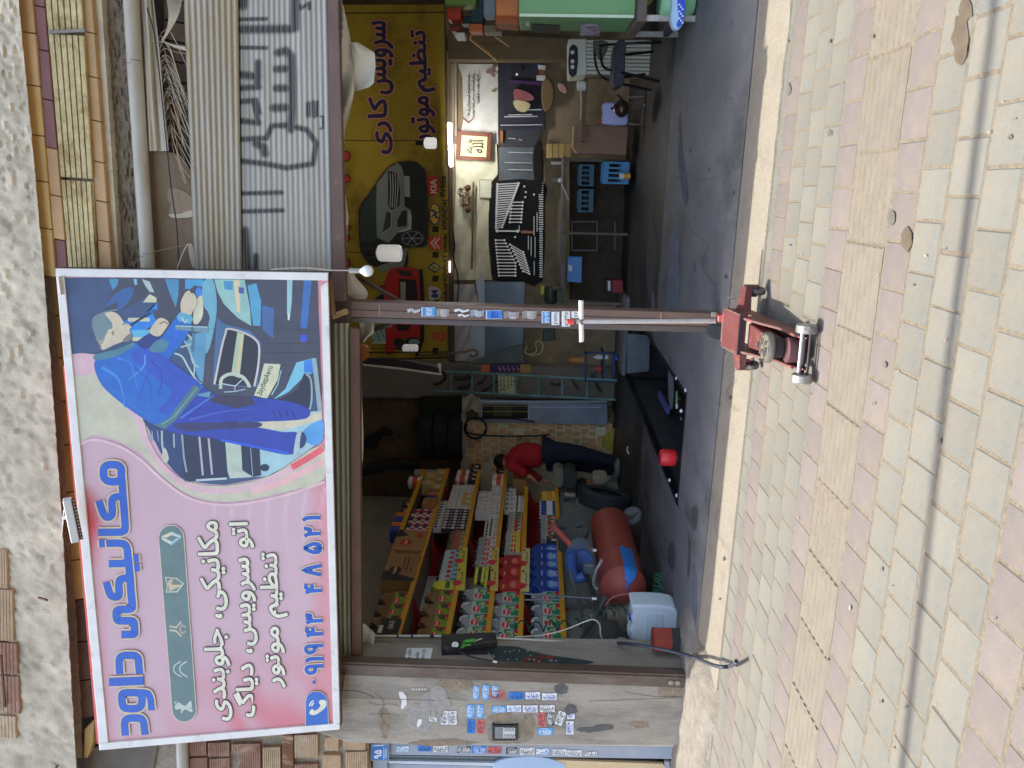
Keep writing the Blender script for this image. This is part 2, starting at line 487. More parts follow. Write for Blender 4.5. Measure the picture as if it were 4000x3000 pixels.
# ---- workshop floor with the inspection pit cut out
PX0, PX1, PY0, PY1 = -2.45, -1.565, 5.365, 9.05
YF0, YF1, XL, XR = 4.92, 10.45, -4.75, 3.2
fl = M(); zf = .018
def fq(x0, x1, y0, y1, mi=0):
    nx = max(1, int((x1 - x0) / .6)); ny = max(1, int((y1 - y0) / .6))
    fl.grid(lambda u, v: V((x0 + (x1 - x0) * u, y0 + (y1 - y0) * v, zf)), nx, ny, mi)
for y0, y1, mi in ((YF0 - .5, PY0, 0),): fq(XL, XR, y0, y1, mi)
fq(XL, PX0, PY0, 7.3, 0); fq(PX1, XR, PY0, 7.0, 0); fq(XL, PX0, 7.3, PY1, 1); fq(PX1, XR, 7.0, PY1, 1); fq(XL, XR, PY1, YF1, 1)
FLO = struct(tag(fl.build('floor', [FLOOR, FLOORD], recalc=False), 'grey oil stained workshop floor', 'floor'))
fa = Art(lambda x, y, l: G(x, y, zf + l), base=.0004)
OIL = mat('floor_oil', (84, 84, 84), .5, var=.2, scale=20); DUST = mat('floor_dust', (112, 118, 126), .75, var=.25, scale=8); SCR = mat('floor_scuff', (96, 99, 106), .8, var=.3, scale=9)
def fbl(pts, m): fa.poly(pts, m, 3)
fbl([(2630, 2120), (2638, 2160), (2632, 2230), (2615, 2215), (2610, 2160), (2618, 2120)], OIL)
fbl([(2680, 2075), (2688, 2120), (2684, 2250), (2694, 2240), (2698, 2170), (2692, 2100)], OIL)
fbl([(2700, 1990), (2722, 1975), (2726, 2030), (2712, 2075), (2700, 2040)], OIL)
fbl([(2635, 890), (2652, 930), (2650, 1010), (2655, 1160), (2640, 1300), (2612, 1330), (2602, 1200), (2610, 1040), (2622, 940)], DUST)
fbl([(2545, 1130), (2556, 1160), (2560, 1300), (2552, 1330), (2546, 1230)], DUST)
fbl([(2620, 1390), (2632, 1500), (2626, 1600), (2612, 1560), (2610, 1440)], SCR)
fbl([(2528, 1660), (2545, 1760), (2575, 1830), (2572, 1860), (2545, 1800), (2522, 1720)], SCR)
fbl([(2565, 2060), (2590, 2140), (2600, 2190), (2585, 2180), (2568, 2120)], SCR)
fbl([(2712, 2190), (2726, 2330), (2716, 2460), (2704, 2400), (2702, 2280)], SCR)
fbl([(2545, 870), (2565, 1000), (2548, 1130), (2535, 1180), (2524, 1050), (2530, 930)], OIL)
fbl([(2660, 440), (2668, 600), (2690, 760), (2672, 800), (2650, 640), (2648, 500)], SCR)
for _ in range(60):
    x = random.uniform(2560, 2860); y = random.uniform(60, 2380); r = random.uniform(1.5, 5)
    if 1100 < y < 1500 and x > 2700: continue
    fbl([(x + r * cos(a) * random.uniform(.6, 1.3), y + 2.2 * r * sin(a) * random.uniform(.6, 1.3)) for a in (0, 1.2, 2.5, 3.8, 5)], random.choice([OIL, OIL, SCR, DUST]))
for pts in ([(2870, 1480), (2840, 1530), (2850, 1580), (2880, 1610)], [(2700, 900), (2760, 960), (2740, 1040), (2800, 1120)], [(2760, 1900), (2800, 1980), (2790, 2060), (2830, 2140)], [(2640, 640), (2720, 700), (2800, 690)]): fa.line([(x + random.uniform(-4, 4), y) for x, y in sm(pts, 6)], 1.5, (44, 44, 46))
o = fa.build('stain', FLO); o['kind'] = 'stuff'
# pit: walls, rim of steel angle
pt = M()
for a, b in (((PX0, PY0), (PX1, PY0)), ((PX1, PY0), (PX1, PY1)), ((PX1, PY1), (PX0, PY1)), ((PX0, PY1), (PX0, PY0))):
    pt.add([(a[0], a[1], -1.3), (b[0], b[1], -1.3), (b[0], b[1], zf), (a[0], a[1], zf)], [(0, 1, 2, 3)])
pt.add([(PX0, PY0, -1.3), (PX1, PY0, -1.3), (PX1, PY1, -1.3), (PX0, PY1, -1.3)], [(0, 1, 2, 3)])
PIT = struct(tag(pt.build('inspection_pit', PITM), 'narrow rectangular inspection pit sunk in the floor', 'pit'))
RIM = mat('rim_steel', (34, 38, 48), .4, metal=.6, var=.3, scale=8)
for a, b in (((PX0, PY0 + .02), (PX1, PY0 + .02)), ((PX0 + .02, PY0), (PX0 + .02, PY1)), ((PX1 - .02, PY0), (PX1 - .02, PY1)), ((PX0, PY1 - .02), (PX1, PY1 - .02))):
    M().bar((a[0], a[1], zf - .02), (b[0], b[1], zf - .02), .035, .045).build('rim', RIM, PIT)
M().box(PX0, PX1, PY0 + .03, PY0 + .16, -.16, -.12).build('ledge', RIM, PIT)
M().box(PX1 - .16, PX1 - .03, PY0, PY1, -.5, -.45).build('ledge', mat('ledge_concrete', (96, 98, 104), .8, var=.3), PIT)

# ================================================================== shell of the building
def wall(name, m_, x0, x1, y0, y1, z0, z1, label):
    o = M().box(x0, x1, y0, y1, z0, z1).build(name, m_); return struct(tag(o, label, 'wall'))
ZC = 3.75
wall('back_wall', SOFF, XL - .2, XR + .2, 10.45, 10.6, -.05, ZC, 'dark plastered rear wall of the workshop')
wall('left_wall', mat('pale_side_plaster', (190, 182, 168), .9, bump=.3), XL - .2, XL, 4.92, 10.45, -.05, ZC, 'grey side wall behind the oil shelves')
wall('right_wall', mat('pale_plaster', (205, 200, 188), .9, bump=.3), XR, XR + .2, 4.5, 10.45, -.05, ZC, 'right side wall of the workshop')
struct(tag(M().box(XL - .2, XR + .2, 4.62, 10.6, ZC, ZC + .25).build('ceiling', mat('ceiling_plaster', (216, 212, 204), .9, bump=.3)), 'plain ceiling of the workshop', 'ceiling'))
# upper storeys above the frame (they shade the front)
wall('upper_wall', MORT, -9, 9, 4.55, 5.0, 4.6, 6.4, 'upper storey wall above the workshop')
struct(tag(M().box(-9, 9, 4.55, 11, 6.4, 6.6).build('roof', MORT), 'flat roof over the workshop', 'roof'))
wall('neighbour_wall', MORT, -9, -4.9, 4.72, 5.0, -.05, 4.6, 'plastered wall of the next building on the left')
wall('right_front_wall', WALLC, 2.4, 9, 4.5, 4.9, -.05, 4.6, 'concrete front wall to the right of the workshop')
# left pier carrying the stickers
pier = M()
YP = 4.42
pl = [(1325, 2632), (2700, 2655), (2735, 2700), (2712, 2880), (2640, 2912), (2050, 2912), (1660, 2905), (1380, 2905), (1290, 2880), (1180, 2840), (1180, 2628)]
slab(pl, YP, .45, pier)
PIER = tag(pier.jit(.0).build('concrete_pier', WALLC, bevel=.012, bseg=2), 'weathered concrete pier covered with phone number stickers left of the opening', 'pier')
ch = Art(onY(YP), base=.002)
PLA = mat('flaking_plaster', (158, 140, 116), .95, var=.25, scale=20, bump=1.2, bscale=50); PLB = mat('old_glue_patch', (158, 152, 142), .9, var=.25, scale=24, bump=.5, bscale=60)
SOOT = mat('soot', (92, 90, 88), .9, var=.3, scale=30)
def rough_poly(cx, cy, rx, ry, m_, n=16, a=ch, lo=.72, hi=1.2):
    a.poly([(cx + rx * cos(2 * pi * k / n) * random.uniform(lo, hi), cy + ry * sin(2 * pi * k / n) * random.uniform(lo, hi)) for k in range(n)], m_)
for c in [(1780, 2665, 75, 38, PLA), (1720, 2900, 120, 14, PLA), (1640, 2805, 52, 75, PLB), (1960, 2800, 40, 40, PLA), (2065, 2830, 24, 55, PLA), (2500, 2830, 40, 14, PLA), (2620, 2700, 60, 26, PLA), (1500, 2820, 22, 60, PLA),
          (1700, 2740, 60, 60, PLB), (2190, 2690, 30, 22, SOOT), (2230, 2770, 26, 22, SOOT), (2360, 2840, 40, 12, SOOT), (2300, 2850, 55, 10, SOOT)]: rough_poly(*c)
WHT = (222, 218, 210)
ch.poly([(1558, 2701), (1572, 2700), (1588, 2718), (1589, 2752), (1572, 2770), (1566, 2764), (1570, 2738), (1560, 2718)], WHT)
ch.poly([(1632, 2812), (1640, 2806), (1650, 2812), (1645, 2828), (1632, 2842), (1628, 2832)], WHT)
for k in range(5): ch.poly([(1610 + k * 12, 2688 + k % 2 * 2), (1618 + k * 12, 2686), (1618 + k * 12, 2694), (1609 + k * 12, 2695)], (200, 192, 178))
CRK = (88, 78, 64)
for pts in [[(1435, 2740), (1480, 2752), (1520, 2748), (1560, 2756)], [(1440, 2790), (1500, 2786), (1560, 2794)], [(1460, 2700), (1500, 2740), (1490, 2800), (1520, 2840)], [(1330, 2722), (1700, 2735)], [(1740, 2725), (1830, 2735)],
            [(2300, 2738), (2700, 2722)], [(2440, 2700), (2560, 2720), (2700, 2716)]]:
    ch.line(pts, 1.6, CRK, 3)
ch.build('plaster_patch', PIER)['kind'] = 'stuff'
# reveal: thickness of the pier seen inside the opening
RV = mat('smooth_reveal', (140, 132, 118), .8, var=.14, scale=3, bump=.25, bscale=30, stain=(150, 140, 122), samt=.5, sscale=4)
o = M().box(-3.75, -3.225, 4.47, 4.665, -.03, 2.6).build('reveal', RV, PIER, bevel=.008)
ra = Art(onX(-3.225), base=.0015)
GP = mat('green_black_paint', (44, 58, 56), .6, var=.4, scale=25); RP = mat('dull_red_paint', (120, 46, 38), .7, var=.3, scale=12)
ra.poly([(1910, 2530), (2010, 2525), (2060, 2540), (2150, 2560), (2260, 2575), (2320, 2588), (2250, 2600), (2120, 2608), (1960, 2600), (1925, 2570)], GP, 4)
ra.line([(2130, 2604), (2060, 2608), (2040, 2590), (2070, 2570), (2100, 2590)], 10, RP, 4)
ra.line([(2160, 2572), (2110, 2566), (2118, 2600), (2180, 2608)], 12, RP, 4)
for _ in range(22): rough_poly(random.uniform(1925, 2180), random.uniform(2535, 2600), 3, 2.5, (190, 186, 174), 6, ra)
ra.line([(1560, 2560), (1535, 2600)], 3, (150, 140, 120)); ra.line([(1460, 2552), (1560, 2554)], 2, (140, 132, 115))
ra.build('paint_smear', PIER)['kind'] = 'stuff'
# steel shutter guide
GS = mat('brown_steel', (98, 80, 66), .55, metal=.2, var=.3, scale=6, bump=.25, stain=(128, 118, 106), samt=.6, sscale=5, streak=(1, 1, .3))
t = thing('shutter_guide', 'brown steel channel guide standing on the right edge of the sticker covered pier', 'guide rail', P(2720, 2640, 4.40))
M().box(-3.222, -3.205, 4.40, 4.47, .0, 2.42).build('flange', GS, t)
M().box(-3.30, -3.222, 4.392, 4.418, .0, 2.44).build('web', GS, t)
M().box(-3.255, -3.228, 4.47, 4.474, .0, 2.42).build('gap_shade_strip', mat('black_gap', (20, 19, 18), .9, var=0), t)  # black strip standing for the shade in the channel gap
m_ = M()
for dz in (0, .045): m_.lathe([(.012, 0), (.018, .002), (.018, .006), (.012, .008)], (-3.26, 4.39, .12 + dz), (0, -1, 0), 12)
m_.build('hook', mat('pale_steel', (150, 142, 128), .5, metal=.6), t)
# ================================================================== upper front: slab edge, brick courses, render, pipe, tarpaulin
def lerp(a, b, t): return a + (b - a) * t
def path(pts, y):
    for (x0, y0), (x1, y1) in zip(pts, pts[1:]):
        if y <= y1: return lerp(x0, x1, (y - y0) / (y1 - y0))
    return pts[-1][0]
E1 = [(56, -700), (72, 0), (130, 600), (170, 1050), (240, 2000), (292, 2900), (310, 3200)]
def rough_face(name, fl, fr, y0, y1, Yf, m_, amp, nu, nv, parent=None, seed=3):
    rnd = random.Random(seed); w = [[rnd.uniform(-1, 1) for _ in range(nu + 1)] for _ in range(nv + 1)]
    def fn(u, v):
        y = lerp(y0, y1, v); x = lerp(fl(y), fr(y), u)
        a = w[int(round(v * nv))][int(round(u * nu))]
        e = 0 if (u in (0, 1)) else 1
        return P(x + (a * 3 if not e else 0), y, Yf + amp * a * (.3 + .7 * e))
    return M().grid(fn, nu, nv).build(name, m_, parent, smooth=True, recalc=False)
FRONT = thing('slab_edge', 'broken grey mortar edge of the floor slab running across the very top', 'slab', P(100, 1500, 4.36))
rough_face('mortar_face', lambda y: -260, lambda y: path(E1, y), -700, 3150, 4.34, MORT, .012, 26, 220, FRONT)
m_ = M()
for y in range(-690, 3150, 60):
    a, b = path(E1, y), path(E1, y + 60)
    m_.add([P(a, y, 4.34), P(b, y + 60, 4.34), P(b + 4, y + 60, 4.52), P(a + 4, y, 4.52)], [(0, 1, 2, 3)])
m_.build('underside', MORT, FRONT, recalc=False)
M().box(-8, 6, 4.62, 4.9, 4.62, 4.9).build('slab_core', MORT, FRONT)
for x0, y0, x1, y1 in ((20, 2760, 4, 2560), (225, 2990, 190, 3050), (150, 2335, 185, 2345)):
    M().bar(P(x0, y0, 4.3), P(x1, y1, 4.28), .012).build('rebar', mat('rust', (96, 62, 44), .8, var=.3), FRONT)
# ribbed hollow bricks showing at the top left
RB = mat('hollow_brick_buff', (178, 150, 118), .9, var=.2, scale=6, bump=.5, bscale=60, stain=(196, 184, 160), samt=.7, sscale=5, rnd=.08)
RB2 = mat('hollow_brick_rose', (150, 112, 92), .9, var=.2, scale=6, bump=.5, bscale=60, stain=(188, 170, 146), samt=.6, sscale=5, rnd=.08)
def ribbed(pts, Yf, th, m_, nr, parent, along='x', name='brick', amp=.004):
    """pts: four photo corners (x0y0, x1y0, x1y1, x0y1) ; ribs run perpendicular to 'along'"""
    a, b, c, d = [V(p) for p in pts]
    m = M(); n = nr * 4
    def fn(u, v):
        top = a + (b - a) * u; bot = d + (c - d) * u; p = top + (bot - top) * v
        t = u if along == 'x' else v
        k = (t * nr) % 1
        r = 0 if (k < .25 or k > .95) else amp
        return P(p.x, p.y, Yf - r)
    nu, nv = (n, 2) if along == 'x' else (2, n)
    m.grid(fn, nu, nv)
    q = [P(p.x, p.y, Yf + .0005) for p in (a, b, c, d)]
    m.prism(q, (0, th, 0))
    return m.build(name, m_, parent, recalc=False)
TW = thing('hollow_brick_wall', 'ribbed hollow bricks half buried in mortar at the top left corner', 'wall', P(30, 2700, 4.33))
for (y0, y1, w, m_) in ((2150, 2300, 26, RB), (2306, 2505, 50, RB), (2515, 2636, 66, RB2), (2644, 2790, 74, RB2), (2800, 2885, 60, RB)):
    ribbed([(-60, y0 - 8), (w, y0), (w + 4, y1), (-60, y1 - 8)], 4.322, .06, m_, 9, TW)
# --- glazed brick courses
YB = mat('ochre_brick', (196, 160, 98), .5, var=.12, scale=5, bump=.12, bscale=30, stain=(170, 128, 76), samt=.4, sscale=3, rnd=.07)
PB = mat('plum_brick', (128, 84, 76), .5, var=.12, scale=5, bump=.12, bscale=30, rnd=.06)
TB = mat('tan_brick', (190, 152, 104), .5, var=.12, scale=4, bump=.12, bscale=30, stain=(160, 116, 70), samt=.4, sscale=2.5, rnd=.06)
SB = mat('split_face_block', (222, 204, 152), .9, var=.2, scale=18, bump=.8, bscale=90, stain=(160, 122, 66), samt=.6, sscale=9, rnd=.04)
def seq(c0, c1, y): return lerp(c0, c1, y / 1050)
def course(parent, A, B, joints, Yf, th, mats_, jag=0):
    for i, (j0, j1) in enumerate(zip(joints, joints[1:])):
        m_ = mats_[i % len(mats_)] if isinstance(mats_, list) else mats_
        g = 1.6; sk = 9
        p = [(A(j0 + g), j0 + g), (B(j0 + g + sk), j0 + g + sk), (B(j1 - g + sk), j1 - g + sk), (A(j1 - g), j1 - g)]
        dy = random.uniform(-.004, .004)
        M().prism([P(x, y, Yf + dy) for x, y in p], (0, th, 0)).build('brick', m_, parent, bevel=.003)
BW = thing('brick_course_wall', 'glazed ochre and plum brick courses with a split faced block band above the shutter', 'wall', P(250, 500, 4.5))
course(BW, lambda y: path(E1, y) - 14, lambda y: seq(126, 214, y), [-720, -520, -320, -120, 122, 328, 523, 703, 888, 1075], 4.385, .1, [YB, YB, YB, TB, TB, YB])
course(BW, lambda y: seq(130, 219, y), lambda y: seq(172, 262, y), [-700, -480, -290, -100, 20, 192, 384, 574], 4.40, .1, PB)
course(BW, lambda y: seq(130, 219, y), lambda y: seq(172, 262, y), [574, 760, 932], 4.40, .1, TB)
course(BW, lambda y: seq(130, 219, y), lambda y: seq(172, 262, y), [932, 1090], 4.40, .1, PB)
course(BW, lambda y: seq(322, 388, y), lambda y: seq(358, 436, y), [-700, -540, -380, -220, -60, 122, 296, 467, 628, 782, 938, 1100], 4.43, .1, TB)
for (j0, j1) in ((-700, 118), (132, 690), (702, 1110)):
    nr = 7
    def fn(u, v, j0=j0, j1=j1):
        y = lerp(j0, j1, v); x = lerp(seq(175, 266, y), seq(320, 384, y) - (8 if j0 > 600 else 0), u)
        k = (u * 6.02) % 1; d = .012 if k < .16 else 0
        return P(x + 10 * v * 0, y + 8 * u, 4.405 + d + random.uniform(-.0012, .0012))
    m = M().grid(fn, 60, 40)
    m.prism([P(seq(175, 266, j0), j0, 4.421), P(seq(320, 384, j0), j0 + 8, 4.421), P(seq(320, 384, j1) - (8 if j0 > 600 else 0), j1 + 8, 4.421), P(seq(175, 266, j1), j1, 4.421)], (0, .08, 0))
    m.build('block', SB, BW, recalc=False)
m_ = M(); m_.bar(P(192, 127, 4.395), P(334, 119, 4.395), .014, .02)
m_.build('steel_tie', mat('grey_steel_tie', (132, 122, 112), .5, metal=.3), BW)
slab([(40, -700), (350, -700), (470, 1120), (180, 1120)], 4.47, .1).build('backing', MORT, BW)
# bricks continuing above the sign towards the left
LB = thing('weathered_brick_course', 'long weathered brick course between the slab edge and the top of the big sign', 'wall', P(280, 2000, 4.46))
js = [1060, 1235, 1400, 1570, 1740, 1925, 2060, 2190, 2345, 2510, 2660, 2808]
xa = lambda y: path([(196, 1060), (215, 1240), (238, 1570), (262, 2000), (292, 2350), (318, 2830)], y)
BR = mat('brown_brick', (112, 84, 66), .9, var=.25, scale=8, bump=.6, bscale=50, rnd=.1)
for i, (j0, j1) in enumerate(zip(js, js[1:])):
    ribbed([(xa(j0 + 3), j0 + 3), (xa(j0) + 90, j0 - 10), (xa(j1) + 90, j1 - 14), (xa(j1 - 3), j1 - 3)], 4.46, .1, YB if i < 8 else BR, 12, LB, amp=.0022)
M().prism([P(x, y, 4.44) for x, y in ((330, 2848), (368, 2812), (362, 2900), (340, 2962), (326, 2962))], (0, .1, 0)).build('brick', YB, LB, bevel=.004)
rough_face('mortar_bed', lambda y: path(E1, y) - 6, lambda y: xa(y) + 2, 1060, 2960, 4.455, mat('sandy_mortar', (176, 160, 134), .95, var=.2, scale=12, bump=1.2, bscale=40), .006, 4, 90, LB)
# --- dark rough render
rough_face('dark_render', lambda y: seq(356, 432, y), lambda y: seq(490, 560, y), -700, 1120, 4.52, DARKM, .012, 16, 110)
o = bpy.data.objects['dark_render']; struct(tag(o, 'dark rough cement render under the brick courses', 'wall'))
M().box(-8, 4, 4.6, 4.9, 2.33, 4.65).build('lintel_wall', mat('dark_lintel', (58, 50, 42), .95, bump=.6)); struct(tag(bpy.data.objects['lintel_wall'], 'dark unfinished wall above the shutters', 'wall'))
# soffit slats seen through the torn tarpaulin
t = thing('roof_decking', 'brown boards seen through the torn tarpaulin above the shutter', 'decking', P(720, 300, 4.58))
for k in range(24):
    y = -700 + k * 78
    M().prism([P(a, b, 4.585) for a, b in ((640, y), (770, y + 26), (770, y + 95), (640, y + 70))], (0, .01, 0)).build('board', mat('dirty_board', (98, 80, 62), .9, var=.3, scale=10, rnd=.15), t)
# --- plastic drain pipe
PVC = mat('grey_pvc', (176, 172, 158), .4, var=.08, scale=2, stain=(150, 132, 104), samt=.5, sscale=1.6, streak=(.4, 1, 1))
t = thing('drain_pipe', 'long pale plastic drain pipe slung under the dark render', 'pipe', P(510, 0, 4.47))
pp = [(478, -700), (512, 0), (545, 540), (578, 1050), (606, 1600), (660, 2400), (706, 2820), (716, 3120)]
M().tube([P(x, y, 4.47) for x, y in sm(pp, 4)], .0405, 18).build('pipe_tube', PVC, t, smooth=True)
for y, x in ((250, 527), (1000, 574)):
    a = P(x, y, 4.47)
    M().tube([a + V((.002 * k, -.043 * cos(k * .7), .043 * sin(k * .7))) for k in range(10)], .0013, 5).build('wire_tie', mat('thin_wire', (70, 60, 52), .6), t)
# --- torn white tarpaulin and its fringe
TARP = mat('white_tarpaulin', (196, 186, 166), .75, var=.1, scale=4, bump=.25, bscale=9, stain=(166, 146, 112), samt=.6, sscale=2.2, streak=(.35, 1, 1))
t = thing('torn_tarpaulin', 'torn white tarpaulin with a long frayed fringe hanging over the shutter', 'tarpaulin', P(600, 300, 4.50))
def tf(u, v):
    y = lerp(-100, 590, v); x = lerp(540 + y * .048, path([(590, -100), (600, 0), (618, 150), (640, 400), (660, 590)], y), u)
    return P(x, y, 4.50 + .018 * sin(u * 9 + y * .004) + .01 * sin(u * 23))
M().grid(tf, 24, 30).build('sheet', TARP, t, smooth=True, recalc=False)
fr = M(); rr = random.Random(5)
for k in range(46):
    y0 = rr.uniform(160, 560); x0 = path([(618, 150), (640, 400), (660, 590)], y0) - 4
    pts = [(x0, y0), (x0 + 14, y0 - rr.uniform(20, 60)), (lerp(x0, 700, .6), y0 + rr.uniform(-60, 60)), (rr.uniform(700, 760), y0 + rr.uniform(0, 150) + 40)]
    fr.tube([P(x, y, 4.49 + rr.uniform(0, .05)) for x, y in sm(pts, 3)], .0016, 4)
for k in range(14):
    pts = [(632, 155 + k), (650 + k, 120), (660 + k * 3, 50), (640 + k * 6, -60)]
    fr.tube([P(x, y, 4.50) for x, y in sm(pts, 3)], .0016, 4)
for k in range(9):
    fr.tube([P(x, y, 4.49) for x, y in sm([(560, 158), (640, 165), (680, 176 + k), (722 + k, 182 + k * 2)], 3)], .0014, 4)
o = fr.build('fringe', TARP, t); o['kind'] = 'stuff'
# brown torn sheet right of it
BT = mat('brown_tarpaulin', (128, 108, 86), .85, var=.15, scale=3, bump=.4, bscale=14, stain=(100, 82, 62), samt=.5, sscale=2)
t = thing('brown_tarpaulin', 'brown torn cloth sheet hanging above the shutter beside the big sign', 'tarpaulin', P(660, 800, 4.52))
pts = [(578, 573), (600, 573), (640, 592), (668, 596), (704, 610), (730, 640), (748, 690), (752, 800), (760, 920), (764, 1100), (590, 1100), (600, 900)]
slab(sm(pts, 3, True), 4.53, .006).build('sheet', BT, t)
slab(sm([(655, 740), (672, 735), (700, 738), (748, 770), (752, 826), (700, 838), (662, 832), (668, 800), (655, 780)], 3, True), 4.525, .004).build('flap', mat('brown_tarpaulin_flap', (146, 126, 104), .85, bump=.3), t)
slab(sm([(660, 836), (700, 836), (750, 820), (752, 846), (700, 852), (672, 850)], 3, True), 4.52, .004).build('flap', TARP, t)
slab(sm([(735, 960), (752, 955), (760, 1020), (755, 1050), (742, 1010)], 2, True), 4.52, .004).build('flap', TARP, t)
CAB = mat('black_cable', (34, 30, 28), .6, var=0)
def cable(label, pts, Y, r, m_=CAB, name='cable', group=None, n=5):
    q = sm([tuple(P(p[0], p[1], Y if len(p) < 3 else p[2])) for p in pts], n)
    return tag(M().tube(q, r, 6).build(name, m_, smooth=True), label, 'cable', group)
cable('long black cable sagging diagonally across the tarpaulins', [(575, 30), (610, 180), (650, 560), (672, 760), (690, 880), (700, 1060)], 4.47, .004)
cable('thin white cord dangling over the brown sheet near the sign corner', [(690, 1060), (705, 1010), (730, 958), (740, 956)], 4.46, .003, mat('white_cord', (205, 198, 184), .6, var=0))
cable('thin straw coloured cord lying across the brown sheet', [(600, 985), (660, 970), (722, 958)], 4.46, .002, mat('straw', (150, 124, 86), .8, var=0))
# ================================================================== corrugated shutters
def dseg(px, py, a, b):
    ax, ay = a; bx, by = b; dx, dy = bx - ax, by - ay; L = dx * dx + dy * dy or 1
    t = max(0, min(1, ((px - ax) * dx + (py - ay) * dy) / L))
    return sqrt((px - ax - t * dx) ** 2 + (py - ay - t * dy) ** 2)
GR = [([(947, -10), (947, 18)], 22), ([(925, 76), (1040, 74)], 8), ([(943, 115), (1140, 113)], 17), ([(1152, -20), (1152, 108)], 18), ([(1172, 20), (1172, 36), (1208, 12), (1208, 34)], 7),
      ([(923, 186), (1040, 187)], 8), ([(1085, 206), (1118, 198), (1138, 220), (1142, 420), (1136, 505)], 16), ([(1080, 270), (1140, 268)], 15), ([(1080, 345), (1140, 344)], 15), ([(1068, 422), (1136, 420)], 16), ([(1090, 492), (1136, 492)], 10),
      ([(925, 290), (1008, 300)], 15), ([(925, 345), (1012, 340)], 12), ([(1008, 245), (1006, 330)], 14), ([(925, 398), (1000, 392), (1012, 440)], 11), ([(925, 470), (1010, 480)], 12), ([(990, 400), (1010, 480)], 9), ([(925, 545), (1040, 540), (1062, 492), (1120, 488), (1200, 508), (1236, 560), (1222, 640), (1120, 656), (1035, 640), (935, 628)], 11),
      ([(1000, 560), (1030, 575), (1035, 600)], 16), ([(940, 756), (1100, 752)], 9), ([(950, 826), (1105, 822)], 9), ([(958, 900), (972, 1090)], 15), ([(1000, 1000), (1000, 1080)], 12), ([(1205, 405), (1205, 450)], 10), ([(1225, 398), (1228, 455)], 8), ([(1240, 398), (1238, 452)], 6),
      ([(1252, 455), (1262, 455), (1262, 500), (1250, 503)], 4)]
def smat(name, c1, c2, band=None):
    m = mat(name, c1, .5, metal=.15, var=.1, scale=2, streak=(.5, 1, 6), bump=.08, bscale=20, stain=c2, samt=.65, sscale=1.3, sthr=.46)
    t = m.node_tree; b = t.nodes['Principled BSDF']; lk = b.inputs['Base Color'].links[0].from_socket
    at = t.nodes.new('ShaderNodeAttribute'); at.attribute_name = 'paint'
    mx = t.nodes.new('ShaderNodeMix'); mx.data_type = 'RGBA'
    t.links.new(at.outputs['Fac'], mx.inputs[0]); t.links.new(lk, mx.inputs[6]); mx.inputs[7].default_value = lin((46, 46, 48)) + (1,)
    t.links.new(mx.outputs[2], b.inputs['Base Color']); return m
def corr(name, parent, x0, x1, x0b, x1b, y0, y1, Yf, nr, amp, m_, paint=True, nv=150, sharp=1):
    k = 8; nu = nr * k; pa = []
    def fn(u, v):
        y = lerp(y0, y1, v); x = lerp(lerp(x0, x0b, v), lerp(x1, x1b, v), u)
        ph = (u * nr) % 1
        d = amp * (sin(ph * pi) ** sharp)
        f = 0
        if paint:
            for pts, w in GR:
                if abs(pts[0][1] - y) > 400: continue
                for a, b in zip(pts, pts[1:]):
                    q = dseg(x, y, a, b)
                    w_ = w * 1.45
                    if q < w_: f = max(f, min(1, max(0, (w_ - q) / (w_ * .6))))
            f *= .93 if (ph > .12 and ph < .9) else .45
        pa.append(f)
        return P(x, y, Yf - d)
    o = M().grid(fn, nu, nv).build(name, m_, parent, smooth=False, recalc=False)
    at = o.data.attributes.new('paint', 'FLOAT', 'POINT'); at.data.foreach_set('value', pa)
    o.data.polygons.foreach_set('use_smooth', [True] * len(o.data.polygons))
    return o
SH1 = smat('shutter_zinc', (168, 162, 146), (158, 140, 106)); SH2 = smat('shutter_zinc_pale', (172, 170, 160), (150, 146, 132))
t = thing('roller_shutter', 'half lowered corrugated zinc shutter with sprayed black graffiti on the right', 'shutter', P(1290, 500, 4.52)); RS = t
corr('slat_curtain', t, 690, 921, 765, 946, -700, 1180, 4.515, 9, .014, SH1, False, 30)
corr('slat_curtain', t, 921, 1265, 946, 1302, -700, 1180, 4.535, 17, .009, SH2, True, 420)
RUST = mat('rusty_bar', (104, 76, 62), .6, metal=.1, var=.2, scale=5, bump=.2, bscale=60, stain=(146, 86, 54), samt=.7, sscale=9, sthr=.56)
m_ = M(); m_.prism([P(x, y, 4.50) for x, y in ((1265, -700), (1304, -700), (1352, 1178), (1302, 1178))], (0, .05, 0)); m_.build('bottom_rail', mat('brown_rail', (104, 82, 72), .6, metal=.1, var=.2, scale=4, bump=.2, stain=(160, 140, 124), samt=.7, sscale=16, sthr=.6), t, bevel=.004)
# left bay shutter under the sign
SH3 = smat('shutter_green_zinc', (156, 156, 136), (122, 112, 90))
t = thing('roller_shutter', 'greenish corrugated shutter with a rust spotted bottom bar under the big sign', 'shutter', P(1340, 1900, 4.52))
corr('slat_curtain', t, 1180, 1364, 1230, 1373, 1262, 2612, 4.515, 8, .016, SH3, False, 40)
m_ = M(); m_.prism([P(x, y, 4.49) for x, y in ((1366, 1282), (1404, 1286), (1412, 2600), (1374, 2600))], (0, .05, 0)); m_.build('bottom_rail', RUST, t, bevel=.004)
M().lathe([(.008, 0), (.014, .001), (.014, .006), (.006, .007)], P(1392, 2596, 4.489), (0, -1, 0), 12).build('bolt', GS, t)
# head beam between shutter and sign
struct(tag(slab([(1180, 1060), (1372, 1178), (1372, 1262), (1170, 1300)], 4.56, .1).build('beam', GS), 'brown steel head beam over the post', 'beam'))
